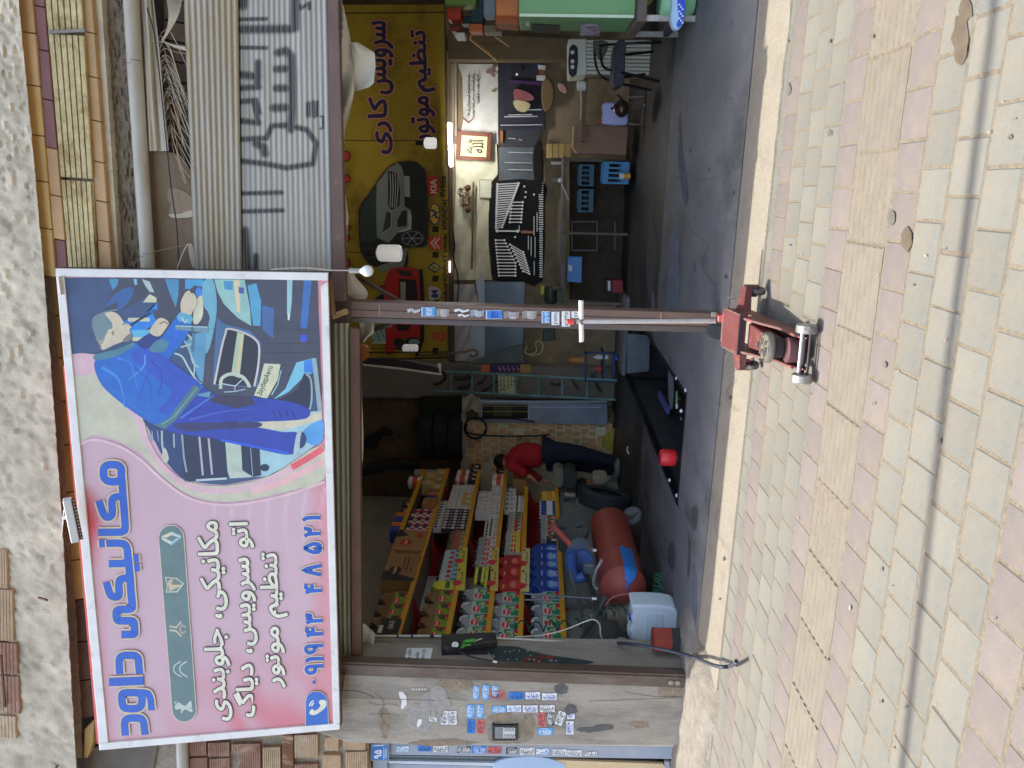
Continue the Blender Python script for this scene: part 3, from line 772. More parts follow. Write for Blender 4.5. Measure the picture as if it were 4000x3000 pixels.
# ================================================================== steel post between the two bays
t = thing('steel_post', 'rusty brown double channel post with torn phone stickers standing behind the trolley jack', 'post', P(2830, 1300, 4.58)); POST = t
def band(y0a, y0b, y1a, y1b, Y, d, nm, m_, xa=1250, xb=2832):
    M().prism([P(x, y, Y) for x, y in ((xa, y0a), (xb, y1a), (xb, y1b), (xa, y0b))], (0, d, 0)).build(nm, m_, t, bevel=.002)
PM = mat('post_paint', (112, 88, 76), .5, metal=.15, var=.25, scale=3, bump=.15, bscale=40, stain=(142, 118, 96), samt=.5, sscale=2.5, streak=(1, 1, .35))
PM2 = mat('post_paint_dark', (92, 82, 78), .5, metal=.15, var=.3, scale=3, bump=.15, bscale=40, stain=(128, 104, 82), samt=.5, sscale=3, streak=(1, 1, .35))
band(1174, 1206, 1226, 1252, 4.57, .1, 'channel', PM)
band(1207.5, 1235, 1253.5, 1276, 4.565, .1, 'channel', PM)
band(1236, 1256, 1277, 1302, 4.585, .1, 'channel', PM2)
for x0 in (1480, 2580):
    M().prism([P(x, y, 4.5645) for x, y in ((x0, 1188 + (x0 - 1480) * .028), (x0 + 5, 1188 + (x0 - 1480) * .028), (x0 + 5, 1234 + (x0 - 1480) * .028), (x0, 1234 + (x0 - 1480) * .028))], (0, .02, 0)).build('weld', mat('weld_rust', (176, 124, 84), .7), t)
M().prism([P(x, y, 4.545) for x, y in sm([(2768, 1274), (2800, 1268), (2832, 1282), (2838, 1310), (2826, 1328), (2790, 1324), (2768, 1312)], 3, True)], (0, .14, 0)).build('base_block', mat('dark_footing', (74, 72, 68), .9, bump=.6, bscale=30), t, bevel=.006)
t = thing('wooden_dowel', 'short pale wooden rod lying across the top of the steel post', 'rod', P(1320, 1228, 4.50))
m_ = M(); m_.cyl(P(1262, 1250, 4.50), P(1357, 1215, 4.50), .0175, 14); m_.build('rod_body', mat('bare_wood', (186, 152, 108), .7, var=.2, scale=20, streak=(1, 1, 8)), t, smooth=True)
# tyre-thin strut in the opening
M().bar(P(1390, 1078, 4.95), P(1570, 1182, 4.75), .03, .012).build('diagonal_brace', GS); tag(bpy.data.objects['diagonal_brace'], 'thin rusty diagonal brace running from the shutter to the post', 'brace')
M().bar(P(1420, 1300, 4.95), P(1530, 1266, 4.75), .03, .012).build('short_brace', GS); tag(bpy.data.objects['short_brace'], 'short rusty brace on the left side of the post', 'brace')
# ---- white sheeting bulging from behind the shutter
WSH = mat('white_sheeting', (198, 192, 178), .6, var=.06, scale=3, bump=.25, bscale=10, stain=(176, 162, 136), samt=.4, sscale=2)
def sheet(name, label, outline, Y, bulge, cat='sheet'):
    xs = [p[0] for p in outline]
    o = slab(sm(outline, 3, True), Y, .004)
    return tag(o.build(name, WSH), label, cat)
def strip(name, label, L, R, y0, y1, Y, amp=.03, nu=10, nv=40, m_=None):
    def fn(u, v):
        y = lerp(y0, y1, v); x = lerp(path(L, y), path(R, y), u)
        return P(x, y, Y + amp * sin(y * .02 + u * 4) - amp * .8 * sin(u * pi))
    return tag(M().grid(fn, nu, nv).build(name, m_ or WSH, smooth=True, recalc=False), label, 'sheeting')
strip('plastic_sheeting', 'cream plastic sheeting hanging behind the right shutter rail', [(1300, -150), (1345, 1180)], [(1326, -150), (1335, 0), (1350, 60), (1372, 170), (1384, 300), (1384, 360), (1366, 440), (1345, 520), (1342, 700), (1362, 850), (1352, 1000), (1372, 1180)], -150, 1180, 4.70)
strip('plastic_bag', 'crumpled white plastic hanging down over the yellow banner', [(1368, 165), (1384, 260), (1380, 355)], [(1398, 165), (1430, 186), (1464, 206), (1467, 260), (1460, 325), (1440, 342), (1390, 355)], 166, 354, 4.72, .02)
strip('crumpled_plastic', 'crumpled translucent plastic bundle left of the hanging bulb', [(1345, 1050), (1345, 1180)], [(1372, 1050), (1395, 1090), (1430, 1130), (1438, 1150), (1425, 1180)], 1055, 1180, 4.74, .02)
strip('crumpled_plastic', 'crumpled grey plastic left of the post below the rusty bar', [(1405, 1256), (1406, 1340)], [(1462, 1256), (1460, 1300), (1436, 1320), (1420, 1340)], 1258, 1338, 4.74, .02)
strip('plastic_bundle', 'bulging clear plastic bundle tied at the top corner of the pier', [(1408, 2440), (1408, 2590)], [(1412, 2420), (1440, 2450), (1466, 2475), (1460, 2510), (1482, 2580), (1440, 2592)], 2436, 2590, 4.66, .03)
strip('thin_sheeting', 'narrow edge of white sheeting behind the rusty shutter bar', [(1400, 1420), (1408, 2200)], [(1409, 1420), (1420, 1700), (1418, 1790), (1411, 1830)], 1420, 1830, 4.7, .01)
# ================================================================== the big sign
YS = 4.26
cnr = dict(tr=(217, 1049), br=(1281, 1066), bl=(1327, 2850), tl=(388, 2931))
SIGN = thing('shop_sign', 'large pink shop sign with a printed photo of a mechanic in blue over an engine', 'shop sign', P(1300, 1900, YS))
Q = [cnr['tr'], cnr['br'], cnr['bl'], cnr['tl']]
m_ = M(); m_.prism([P(x, y, YS + .004) for x, y in Q], (0, .075, 0)); m_.build('box_body', mat('sign_box_side', (70, 56, 52), .6), SIGN)
# backing print: pink with faded red edges
def inner(u, v):                       # u: top->bottom, v: right->left (0..1) inside the frame
    a = V(Q[0]); b = V(Q[1]); c = V(Q[2]); d = V(Q[3])
    t = a + (b - a) * u; s = d + (c - d) * u
    return t + (s - t) * v
NU, NV = 90, 150
cols = []; rr = random.Random(11)
def pinkcol(x, y):
    base = V((203, 168, 172)); red = V((214, 62, 68)); c = base.copy(); rose = V((220, 140, 142))
    # red bleeding in from the top edge near y 1960-2150, and the lower left
    f = max(0, 1 - ((x - 330) / 75)) * max(0, 1 - abs(y - 2060) / 170); c = c.lerp(red, min(1, f * 1.6))
    f = max(0, min(1, (y - 2480) / 420)) * max(0, min(1, (x - 560) / 420)); f *= .2 + .4 * (.5 + .5 * sin((x * .55 - y * .45) * .055 + sin(x * .02) * 1.4)); c = c.lerp(red, min(.8, f * .95))
    f = max(0, 1 - (2925 - y) / 60) * .45 * (x > 480); c = c.lerp(red, f)
    f = max(0, 1 - abs(x - (362 + (y - 2000) * .085)) / 26) * (y > 2150) * .5; c = c.lerp(rose, f)
    f = max(0, (x - 1200 - (y - 2000) * .02) / 70) * .55; c = c.lerp(V((222, 110, 110)), min(.4, f))
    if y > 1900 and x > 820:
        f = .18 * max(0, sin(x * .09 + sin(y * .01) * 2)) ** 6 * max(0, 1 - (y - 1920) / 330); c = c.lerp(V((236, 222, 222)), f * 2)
    return c
def sfn(u, v):
    p = inner(u, v); wob = .003 * sin(v * 60 + u * 9) * (1 - min(1, min(u, 1 - u) * 9)) + .0012 * sin(u * 26 + v * 15)
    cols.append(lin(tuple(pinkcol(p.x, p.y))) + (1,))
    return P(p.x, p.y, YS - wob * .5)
o = M().grid(sfn, NU, NV)
pm_ = bpy.data.materials.new('sign_print'); pm_.use_nodes = True
b = pm_.node_tree.nodes['Principled BSDF']; b.inputs['Roughness'].default_value = .38
at = pm_.node_tree.nodes.new('ShaderNodeAttribute'); at.attribute_name = 'print'
pm_.node_tree.links.new(at.outputs['Color'], b.inputs['Base Color'])
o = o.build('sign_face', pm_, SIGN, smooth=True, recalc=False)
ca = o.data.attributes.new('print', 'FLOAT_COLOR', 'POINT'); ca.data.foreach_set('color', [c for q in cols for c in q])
RG = .38
def sc(*c): return mat('sign_ink_%d_%d_%d' % c, c, RG, var=.13, scale=8, detail=3)
a = Art(onY(YS), step=.00002, base=.0032)
F = lambda pts: [(200 + .6027 * x, 1000 + .6027 * y) for x, y in pts]
BEI = sc(196, 192, 162); PK = sc(214, 176, 178); NAVY = sc(64, 82, 112); CARB = sc(70, 72, 84); CYN = sc(122, 182, 198); CRM = sc(200, 198, 164); SKN = sc(204, 190, 158)
JB = sc(36, 104, 184); JB2 = sc(52, 84, 176); TR = sc(48, 66, 158); TR2 = sc(58, 58, 96); TEAL = sc(78, 126, 140); PALE = sc(160, 196, 198); BLK = sc(42, 44, 60); BRT = sc(40, 130, 210)
# swooshes
a.poly(F([(95, 640), (200, 628), (300, 640), (300, 780), (200, 785), (135, 806)]), PK)
a.poly(F(sm([(140, 806), (200, 778), (300, 775), (400, 880), (580, 1020), (640, 1200), (760, 1380), (900, 1462), (1080, 1490), (1300, 1462), (1500, 1382), (1755, 1225), (1772, 1442), (1500, 1532), (1200, 1588), (1000, 1578), (850, 1520), (700, 1400), (600, 1290), (480, 1215), (350, 1170), (260, 1162), (175, 1190)], 3, True)), BEI)
a.line(F([(180, 1225), (260, 1192), (350, 1200), (470, 1245), (590, 1325), (700, 1430), (850, 1545), (1000, 1600), (1200, 1610), (1500, 1555), (1775, 1462)]), 11, sc(220, 186, 184), 4)
a.line(F([(500, 985), (560, 1050), (610, 1180), (690, 1320), (790, 1425), (900, 1492), (1080, 1522), (1290, 1495), (1500, 1412), (1760, 1262)]), 22, PK, 4)
a.line(F([(1300, 1530), (1500, 1462), (1768, 1330)]), 26, sc(226, 178, 172), 4)
a.line(F([(1560, 1370), (1680, 1300), (1762, 1245)]), 24, sc(226, 96, 98), 3)
# photo ground
a.poly(F([(78, 140), (1725, 150), (1762, 1190)] + sm([(1755, 1205), (1640, 1275), (1500, 1372), (1400, 1425), (1200, 1470), (1080, 1480), (900, 1452), (800, 1388), (730, 1305), (680, 1210), (640, 1130), (585, 1010), (500, 900)], 3) + [(300, 700), (290, 636), (200, 626), (104, 638)]), NAVY)
a.poly(F([(420, 140), (1725, 150), (1755, 900), (1450, 940), (1000, 900), (960, 620), (800, 520), (560, 560), (640, 420), (700, 330), (640, 250), (490, 340), (350, 360)]), CARB)
a.poly(F([(1240, 1050), (1755, 1000), (1762, 1190), (1640, 1275), (1500, 1372), (1400, 1425), (1180, 1440), (1060, 1200)]), PALE)
a.poly(F([(1340, 1080), (1755, 1010), (1755, 1060), (1500, 1130), (1340, 1110)]), sc(206, 196, 166))
a.poly(F(sm([(1620, 1150), (1755, 1060), (1760, 1190), (1690, 1225)], 4, True)), sc(84, 156, 206))
# garage car raised at the back
a.poly(F([(600, 400), (690, 300), (690, 350), (640, 340), (690, 430), (500, 545), (470, 420)]), BRT)
a.poly(F([(596, 300), (640, 246), (684, 270), (684, 300)]), CRM); a.poly(F([(500, 400), (640, 400), (640, 424), (500, 424)]), CRM)
a.poly(F([(520, 480), (640, 476), (640, 530), (530, 548)]), sc(94, 176, 200)); a.poly(F([(525, 525), (600, 525), (560, 550), (530, 550)]), CRM)
a.line(F([(500, 462), (560, 420), (650, 366)]), 9, BLK)
a.poly(F(sm([(352, 330), (400, 262), (480, 206), (540, 212), (500, 300), (440, 350), (430, 300), (400, 310)], 3, True)), sc(58, 96, 148))
a.poly(F([(375, 148), (440, 148), (430, 190), (400, 222)]), sc(70, 140, 168)); a.poly(F([(535, 148), (556, 148), (560, 184), (545, 190)]), CYN)
a.poly(F([(590, 148), (640, 165), (670, 235), (640, 232), (610, 190)]), sc(170, 190, 180)); a.poly(F([(740, 148), (830, 150), (826, 250), (810, 335), (770, 240)]), sc(76, 140, 172))
a.poly(F([(870, 150), (990, 150), (985, 200), (930, 190), (900, 215), (870, 210)]), sc(70, 150, 190)); a.ell(*F([(958, 236)])[0], 13, 20, sc(62, 126, 196))
# engine bay and bodywork of the printed car
a.poly(F(sm([(990, 165), (1050, 150), (1075, 300), (1060, 460), (1015, 625), (975, 580), (1030, 400), (980, 300)], 3, True)), sc(108, 166, 178))
a.poly(F(sm([(940, 290), (980, 260), (985, 380), (950, 440), (920, 420)], 3, True)), CRM)
a.poly(F([(930, 500), (1010, 490), (1000, 640), (985, 820), (960, 800), (900, 640), (870, 560)]), sc(92, 150, 176))
a.line(F([(800, 630), (850, 650), (890, 720), (940, 800), (975, 830)]), 7, sc(178, 198, 184), 3); a.line(F([(860, 540), (900, 610), (920, 690), (960, 720)]), 6, sc(160, 186, 176), 3)
a.line(F([(880, 500), (920, 560), (840, 590)]), 7, sc(176, 190, 170), 3); a.line(F([(905, 640), (930, 700), (925, 780)]), 5, sc(170, 196, 190), 3)
a.poly(F([(1058, 150), (1255, 152), (1290, 340), (1298, 452), (1210, 400), (1120, 310), (1080, 230)]), sc(146, 188, 176))
a.poly(F([(1185, 155), (1222, 155), (1228, 370), (1205, 360)]), sc(214, 198, 158)); a.poly(F([(1120, 160), (1180, 165), (1178, 220), (1125, 215)]), sc(70, 140, 178)); a.poly(F([(1215, 200), (1252, 205), (1250, 245), (1218, 240)]), sc(74, 92, 146))
a.poly(F([(1275, 190), (1330, 175), (1362, 290), (1358, 452), (1310, 450)]), sc(84, 158, 188)); a.poly(F([(1368, 320), (1447, 335), (1440, 532), (1372, 480)]), sc(72, 104, 152))
a.poly(F([(1530, 155), (1566, 155), (1560, 300), (1550, 385), (1530, 380)]), sc(150, 190, 188)); a.poly(F([(1535, 375), (1550, 375), (1546, 416), (1534, 414)]), sc(210, 206, 196))
a.poly(F([(1640, 155), (1690, 158), (1660, 470), (1615, 468)]), sc(60, 108, 170)); a.ell(*F([(1638, 532)])[0], 14, 16, sc(58, 84, 190))
for y in (470, 560, 620, 700, 760): a.line(F([(1040, y), (1340, y + 8), (1740, y + 4)]), 1.2, sc(46, 44, 50))
# grille with the three pointed star
g = [(1060, 830), (1105, 600), (1132, 500), (1150, 470), (1260, 500), (1330, 545), (1350, 600), (1342, 720), (1318, 842)]
a.poly(F([(1048, 835), (1075, 400), (1130, 440), (1290, 480), (1365, 560), (1340, 850)]), sc(72, 108, 142))
a.poly(F(g), sc(44, 44, 52)); a.line(F(g), 8, sc(202, 192, 180), 3)
a.poly(F([(1208, 492), (1252, 505), (1222, 790), (1168, 770)]), sc(176, 192, 158)); a.line(F([(1240, 506), (1205, 780)]), 7, sc(216, 190, 140))
a.line(F([(1100, 860), (1104, 800), (1140, 770), (1190, 764), (1245, 785), (1280, 830), (1284, 850)]), 13, sc(186, 196, 170), 4)
a.line(F([(1125, 880), (1190, 876), (1260, 862)]), 4, sc(170, 186, 196), 3); a.line(F([(1105, 825), (1195, 842), (1240, 800)]), 4, sc(190, 200, 200)); a.line(F([(1195, 842), (1190, 870)]), 3, sc(190, 200, 200))
# number plate
a.poly(F([(1382, 695), (1488, 700), (1470, 800), (1400, 924), (1316, 902), (1350, 820)]), sc(204, 204, 166))
a.text('ЗауберАвто', F([(1408, 712)])[0], F([(1448, 716)])[0], F([(1332, 892)])[0], F([(1372, 910)])[0], BLK, .4)
a.line(F([(1492, 740), (1470, 830), (1430, 900)]), 4, sc(160, 190, 196))
# floor glare, shoes
a.poly(F([(1440, 930), (1520, 860), (1590, 690), (1700, 660), (1690, 760), (1640, 780), (1540, 880)]), sc(120, 190, 206)); a.poly(F([(1640, 680), (1705, 660), (1700, 760), (1640, 750)]), sc(58, 128, 206))
a.poly(F([(1690, 660), (1720, 660), (1758, 1000), (1730, 1010)]), sc(150, 170, 170))
a.poly(F(sm([(1500, 920), (1600, 860), (1640, 760), (1680, 780), (1690, 900), (1670, 1010), (1560, 990), (1440, 950)], 3, True)), BLK); a.line(F([(1650, 760), (1684, 800), (1690, 920), (1676, 996)]), 7, sc(140, 170, 180), 4)
# cabinet with drawers
a.poly(F([(596, 1060), (870, 1150), (880, 1465), (800, 1395), (730, 1310), (680, 1210), (640, 1130)]), sc(46, 66, 106)); a.poly(F([(850, 1150), (1130, 1195), (1148, 1432), (890, 1462), (860, 1430)]), sc(44, 50, 72))
for p in ([(962, 1170), (985, 1420)], [(1022, 1180), (1045, 1415)]): a.line(F(p), 8, sc(176, 176, 174))
a.line(F([(940, 1452), (1140, 1440)]), 8, sc(186, 204, 196)); a.line(F([(850, 1155), (862, 1300), (880, 1400)]), 7, sc(150, 160, 164))
a.poly(F([(1130, 1200), (1232, 1220), (1240, 1390), (1145, 1395)]), sc(180, 196, 172)); a.poly(F([(1145, 1395), (1240, 1392), (1310, 1428), (1160, 1440)]), sc(190, 198, 180)); a.poly(F([(1232, 1220), (1350, 1235), (1362, 1420), (1308, 1430), (1242, 1385)]), sc(42, 46, 66))
a.ell(*F([(1385, 1370)])[0], 18, 14, sc(38, 48, 72)); a.line(F([(1294, 1240), (1308, 1425)]), 3, sc(150, 170, 180))
a.line(F([(720, 1130), (722, 1220), (738, 1300)]), 8, sc(170, 180, 172), 3); a.poly(F(sm([(720, 1290), (740, 1240), (765, 1310), (745, 1340), (726, 1330)], 3, True)), sc(196, 194, 172)); a.line(F([(796, 1150), (800, 1240)]), 6, sc(170, 180, 178))
for x in (640, 655, 690): a.line(F([(x, 1130), (x + 8, 1200)]), 3, sc(150, 176, 190))
# trousers
a.poly(F(sm([(700, 1080), (790, 1060), (960, 860), (1100, 905), (1400, 920), (1640, 970), (1652, 1052), (1340, 1072), (1100, 1075), (1340, 1110), (1500, 1140), (1600, 1150), (1570, 1282), (1350, 1250), (1130, 1195), (900, 1160), (760, 1130)], 4, True)), TR)
a.poly(F(sm([(800, 1085), (1100, 1078), (1340, 1075), (1340, 1110), (1100, 1120), (880, 1135)], 3, True)), TR2); a.poly(F([(1000, 900), (1300, 915), (1330, 960), (1200, 985), (1040, 945)]), sc(62, 56, 78))
a.line(F([(840, 1050), (1000, 940), (1060, 900)]), 9, sc(66, 118, 200), 3, w2=2); a.line(F([(900, 1060), (1100, 1010), (1290, 990)]), 7, sc(70, 100, 196), 3, w2=2); a.line(F([(1100, 1190), (1350, 1240), (1540, 1275)]), 10, sc(44, 92, 200), 3)
for x in (1440, 1480, 1525, 1565): a.line(F([(x, 1000), (x + 14, 1050)]), 5, sc(40, 46, 110))
a.poly(F(sm([(1572, 1270), (1590, 1160), (1612, 1135), (1628, 1160), (1600, 1285), (1580, 1290)], 3, True)), sc(176, 196, 190)); a.poly(F(sm([(1625, 1140), (1655, 1180), (1640, 1230), (1612, 1240)], 3, True)), sc(52, 60, 100))
# jacket
a.poly(F(sm([(288, 675), (420, 640), (560, 560), (700, 540), (830, 380), (915, 410), (870, 540), (770, 665), (800, 700), (985, 840), (960, 870), (790, 1050), (700, 1095), (580, 1040), (400, 905), (310, 800)], 5, True)), JB)
a.poly(F(sm([(520, 640), (640, 590), (760, 670), (880, 760), (968, 850), (800, 1010), (700, 1000), (780, 880), (640, 760)], 5, True)), JB2); a.poly(F(sm([(560, 560), (650, 495), (700, 520), (690, 560), (610, 600)], 4, True)), sc(44, 60, 118))
for p, w, c in (([(330, 720), (440, 800), (480, 980)], 14, (58, 132, 204)), ([(430, 660), (520, 700), (560, 860)], 10, (60, 120, 206)), ([(610, 640), (600, 720), (500, 800)], 7, (88, 150, 216)), ([(700, 640), (620, 780), (560, 960)], 9, (48, 80, 176)), ([(820, 470), (800, 560), (740, 640)], 12, (58, 100, 206)), ([(400, 860), (520, 960), (650, 1050)], 12, (44, 112, 190)), ([(650, 680), (720, 760), (700, 900)], 8, (40, 70, 156)), ([(540, 720), (640, 820), (650, 980)], 7, (36, 80, 168))):
    a.line(F(p), w, sc(*c), 4, w2=w * .3)
a.poly(F(sm([(635, 605), (700, 540), (765, 560), (740, 610), (690, 625)], 4, True)), TEAL)
a.poly(F([(695, 1085), (760, 1050), (930, 830), (975, 860), (810, 1060), (740, 1122), (660, 1088)]), sc(76, 118, 126)); a.line(F([(720, 1090), (800, 1040), (950, 850)]), 5, sc(120, 156, 150)); a.poly(F([(950, 895), (1035, 875), (1030, 915), (960, 905)]), sc(96, 150, 160))
a.poly(F(sm([(285, 640), (420, 600), (520, 560), (545, 580), (420, 650), (296, 675)], 4, True)), TEAL); a.line(F([(300, 630), (420, 602), (520, 562)]), 2.5, sc(44, 76, 96), 3)
# sleeves, hands, lamp
a.poly(F(sm([(640, 490), (690, 410), (730, 402), (765, 430), (745, 470), (700, 520)], 4, True)), SKN); a.line(F([(705, 440), (735, 425), (758, 440)]), 4, sc(120, 92, 90), 3)
a.poly(F(sm([(845, 360), (842, 300), (870, 240), (898, 222), (910, 240), (930, 245), (950, 300), (920, 360), (905, 385), (860, 380)], 4, True)), SKN); a.line(F([(888, 250), (900, 238)]), 2, sc(150, 130, 110)); a.line(F([(912, 262), (922, 252)]), 2, sc(150, 130, 110))
a.poly(F([(840, 362), (905, 380), (924, 405), (905, 440), (830, 420), (815, 390)]), sc(96, 166, 190)); a.line(F([(850, 395), (870, 430), (890, 410)]), 5, sc(180, 200, 190), 3)
a.poly(F([(805, 446), (1020, 455), (1020, 497), (808, 475)]), sc(110, 140, 150)); a.line(F([(810, 452), (1016, 460)]), 4, sc(166, 190, 186)); a.ell(*F([(918, 472)])[0], 7, 9, sc(80, 110, 122)); a.line(F([(925, 495), (915, 620)]), 9, sc(86, 120, 140))
# head
a.poly(F(sm([(300, 545), (285, 480), (268, 420), (290, 385), (350, 362), (410, 362), (450, 390), (478, 430), (502, 440), (524, 458), (512, 472), (518, 500), (530, 520), (515, 545), (470, 552), (400, 580), (335, 608), (325, 575)], 4, True)), SKN)
a.poly(F(sm([(272, 470), (268, 415), (300, 378), (360, 362), (350, 372), (372, 400), (400, 440), (395, 470), (372, 480), (350, 530), (310, 550), (290, 520)], 4, True)), sc(112, 134, 134)); a.poly(F(sm([(300, 540), (330, 545), (360, 500), (340, 560), (320, 570)], 3, True)), sc(150, 150, 132))
a.poly(F(sm([(470, 540), (515, 500), (530, 522), (515, 548), (480, 556)], 4, True)), sc(126, 118, 112)); a.line(F([(340, 366), (400, 350), (436, 346)]), 6, sc(110, 132, 138), 3)
a.ell(*F([(403, 498)])[0], 5, 9, sc(150, 126, 104)); a.line(F([(464, 440), (478, 446)]), 3, sc(90, 80, 78)); a.line(F([(470, 430), (488, 440)]), 2, sc(90, 96, 90))
a.line(F([(300, 520), (322, 590), (335, 606)]), 4, sc(150, 130, 112), 3)
# emblem bar
EB = lambda pts: [(200 + .663 * x, 1900 + .663 * y) for x, y in pts]
bar_ = [(710 + 72 * cos(t_), 300 + 72 * sin(t_)) for t_ in [pi + pi * k / 10 for k in range(11)]] + [(786 + 69 * cos(t_), 1312 + 70 * sin(t_)) for t_ in [pi * k / 10 for k in range(11)]]
a.line(EB(bar_), 7, sc(204, 190, 160), 0, True); a.poly(EB(bar_), sc(98, 122, 116))
for u, v, c in (([(652, 292), (712, 264), (712, 284), (682, 300)], 0, (214, 196, 160)), ([(712, 264), (766, 288), (764, 304), (712, 284)], 0, (176, 198, 190)), ([(652, 292), (656, 312), (712, 344), (712, 322)], 0, (190, 206, 190)), ([(712, 344), (764, 304), (742, 302), (712, 322)], 0, (150, 184, 190))): a.poly(EB(u), sc(*c))
a.poly(EB([(672, 530), (740, 536), (785, 570), (745, 622), (678, 622), (684, 580)]), sc(200, 200, 176)); a.poly(EB([(678, 536), (738, 542), (776, 570), (742, 614), (684, 616), (690, 580)]), sc(116, 130, 116)); a.poly(EB(sm([(690, 560), (720, 540), (712, 575), (770, 578), (730, 600), (700, 612), (695, 590)], 3, True)), sc(208, 186, 150))
for k in (0, 1):
    for s_ in (-1, 1): a.line(EB([(698, 832 + 12 * s_), (738, 838 + 10 * s_), (770, 838 + 44 * s_)]), 6, sc(198, 178, 148)); a.line(EB([(796, 838 + 12 * s_), (772, 838 + 24 * s_), (760, 838)]), 6, sc(176, 160, 138))
for x in (724, 760): a.line(EB([(x + 42, 1028), (x + 8, 1050), (x, 1078), (x + 14, 1100), (x + 46, 1118)]), 5, sc(190, 200, 186), 3)
a.poly(EB(sm([(735, 1282), (755, 1268), (790, 1290), (825, 1258), (830, 1300), (800, 1290), (835, 1310), (828, 1326), (790, 1310), (768, 1336), (766, 1308), (740, 1312), (730, 1298)], 3, True)), sc(190, 196, 180)); a.line(EB([(735, 1278), (728, 1268), (745, 1262)]), 3, sc(190, 196, 180))
# small writing
INK = sc(34, 28, 30); CR = sc(224, 218, 190)
def T_(s, rt, rb, lt, lb, col, **k): a.text(s, EB([rt])[0], EB([rb])[0], EB([lt])[0], EB([lb])[0], col, **k)
T_('مکانیکی، جلوبندی', (856, 204), (1020, 204), (934, 1374), (1068, 1374), CR, bold=2.6, outline=5.6, oc=INK)
T_('اتو سرویس، دیاگ', (1036, 210), (1190, 210), (1084, 1352), (1232, 1352), CR, bold=2.6, outline=5.6, oc=INK)
T_('تنظیم موتور', (1226, 390), (1386, 390), (1262, 1180), (1400, 1180), CR, bold=2.6, outline=5.6, oc=INK)
BLU = sc(28, 86, 178)
DIG = {'0': [[(.5, .36), (.5, .5)]], '9': [[(.84, .95), (.8, .5), (.72, .1), (.4, .04), (.16, .22), (.34, .5), (.76, .5)]], '1': [[(.3, .02), (.5, .2), (.56, .5), (.56, .98)]],
       '4': [[(.12, .1), (.3, .35), (.36, .98)], [(.9, .12), (.6, .1), (.44, .3), (.62, .46), (.9, .42)]], '3': [[(.08, .1), (.26, .35), (.32, .98)], [(.3, .3), (.5, .34), (.54, .06)], [(.53, .28), (.76, .32), (.84, .04)]],
       '8': [[(.08, .96), (.5, .04), (.92, .96)]], '5': [[(.5, .04), (.86, .5), (.84, .84), (.62, .94), (.5, .74), (.38, .94), (.14, .84), (.14, .5), (.5, .04)]], '2': [[(.1, .1), (.3, .35), (.36, .98)], [(.33, .36), (.7, .4), (.82, .06)]]}
def digits(s, ys, w, col):
    for ch_, yc in zip(s, ys):
        f = (yc - 150) / 1022
        for st_ in DIG[ch_]:
            a.line(EB([(lerp(1482, 1504, f) + v * 106 * (1 if ch_ != '0' else 1), yc + 32 - u * 64) for u, v in st_]), w, col, 4)
YD_ = [1150, 1075, 1015, 955, 855, 775, 600, 490, 360, 265, 185]
digits('09194348521', YD_, 23, sc(212, 194, 158)); digits('09194348521', YD_, 15, BLU)
tab = [(1503, 1420), (1502, 1270), (1512, 1228), (1540, 1206), (1590, 1206), (1618, 1230), (1630, 1270), (1634, 1405)]
a.line(EB(tab), 4, sc(212, 194, 158)); a.poly(EB(tab), sc(36, 100, 180))
a.poly(EB(sm([(1522, 1328), (1540, 1306), (1556, 1318), (1588, 1290), (1578, 1268), (1590, 1254), (1618, 1258), (1622, 1290), (1590, 1322), (1560, 1340), (1535, 1342)], 3, True)), CR)
for r in (22, 36): a.line(EB([(1556 + 0 - r * cos(t_) * .9, 1294 - r * sin(t_)) for t_ in [.1 + .25 * k for k in range(6)]]), 5, CR)
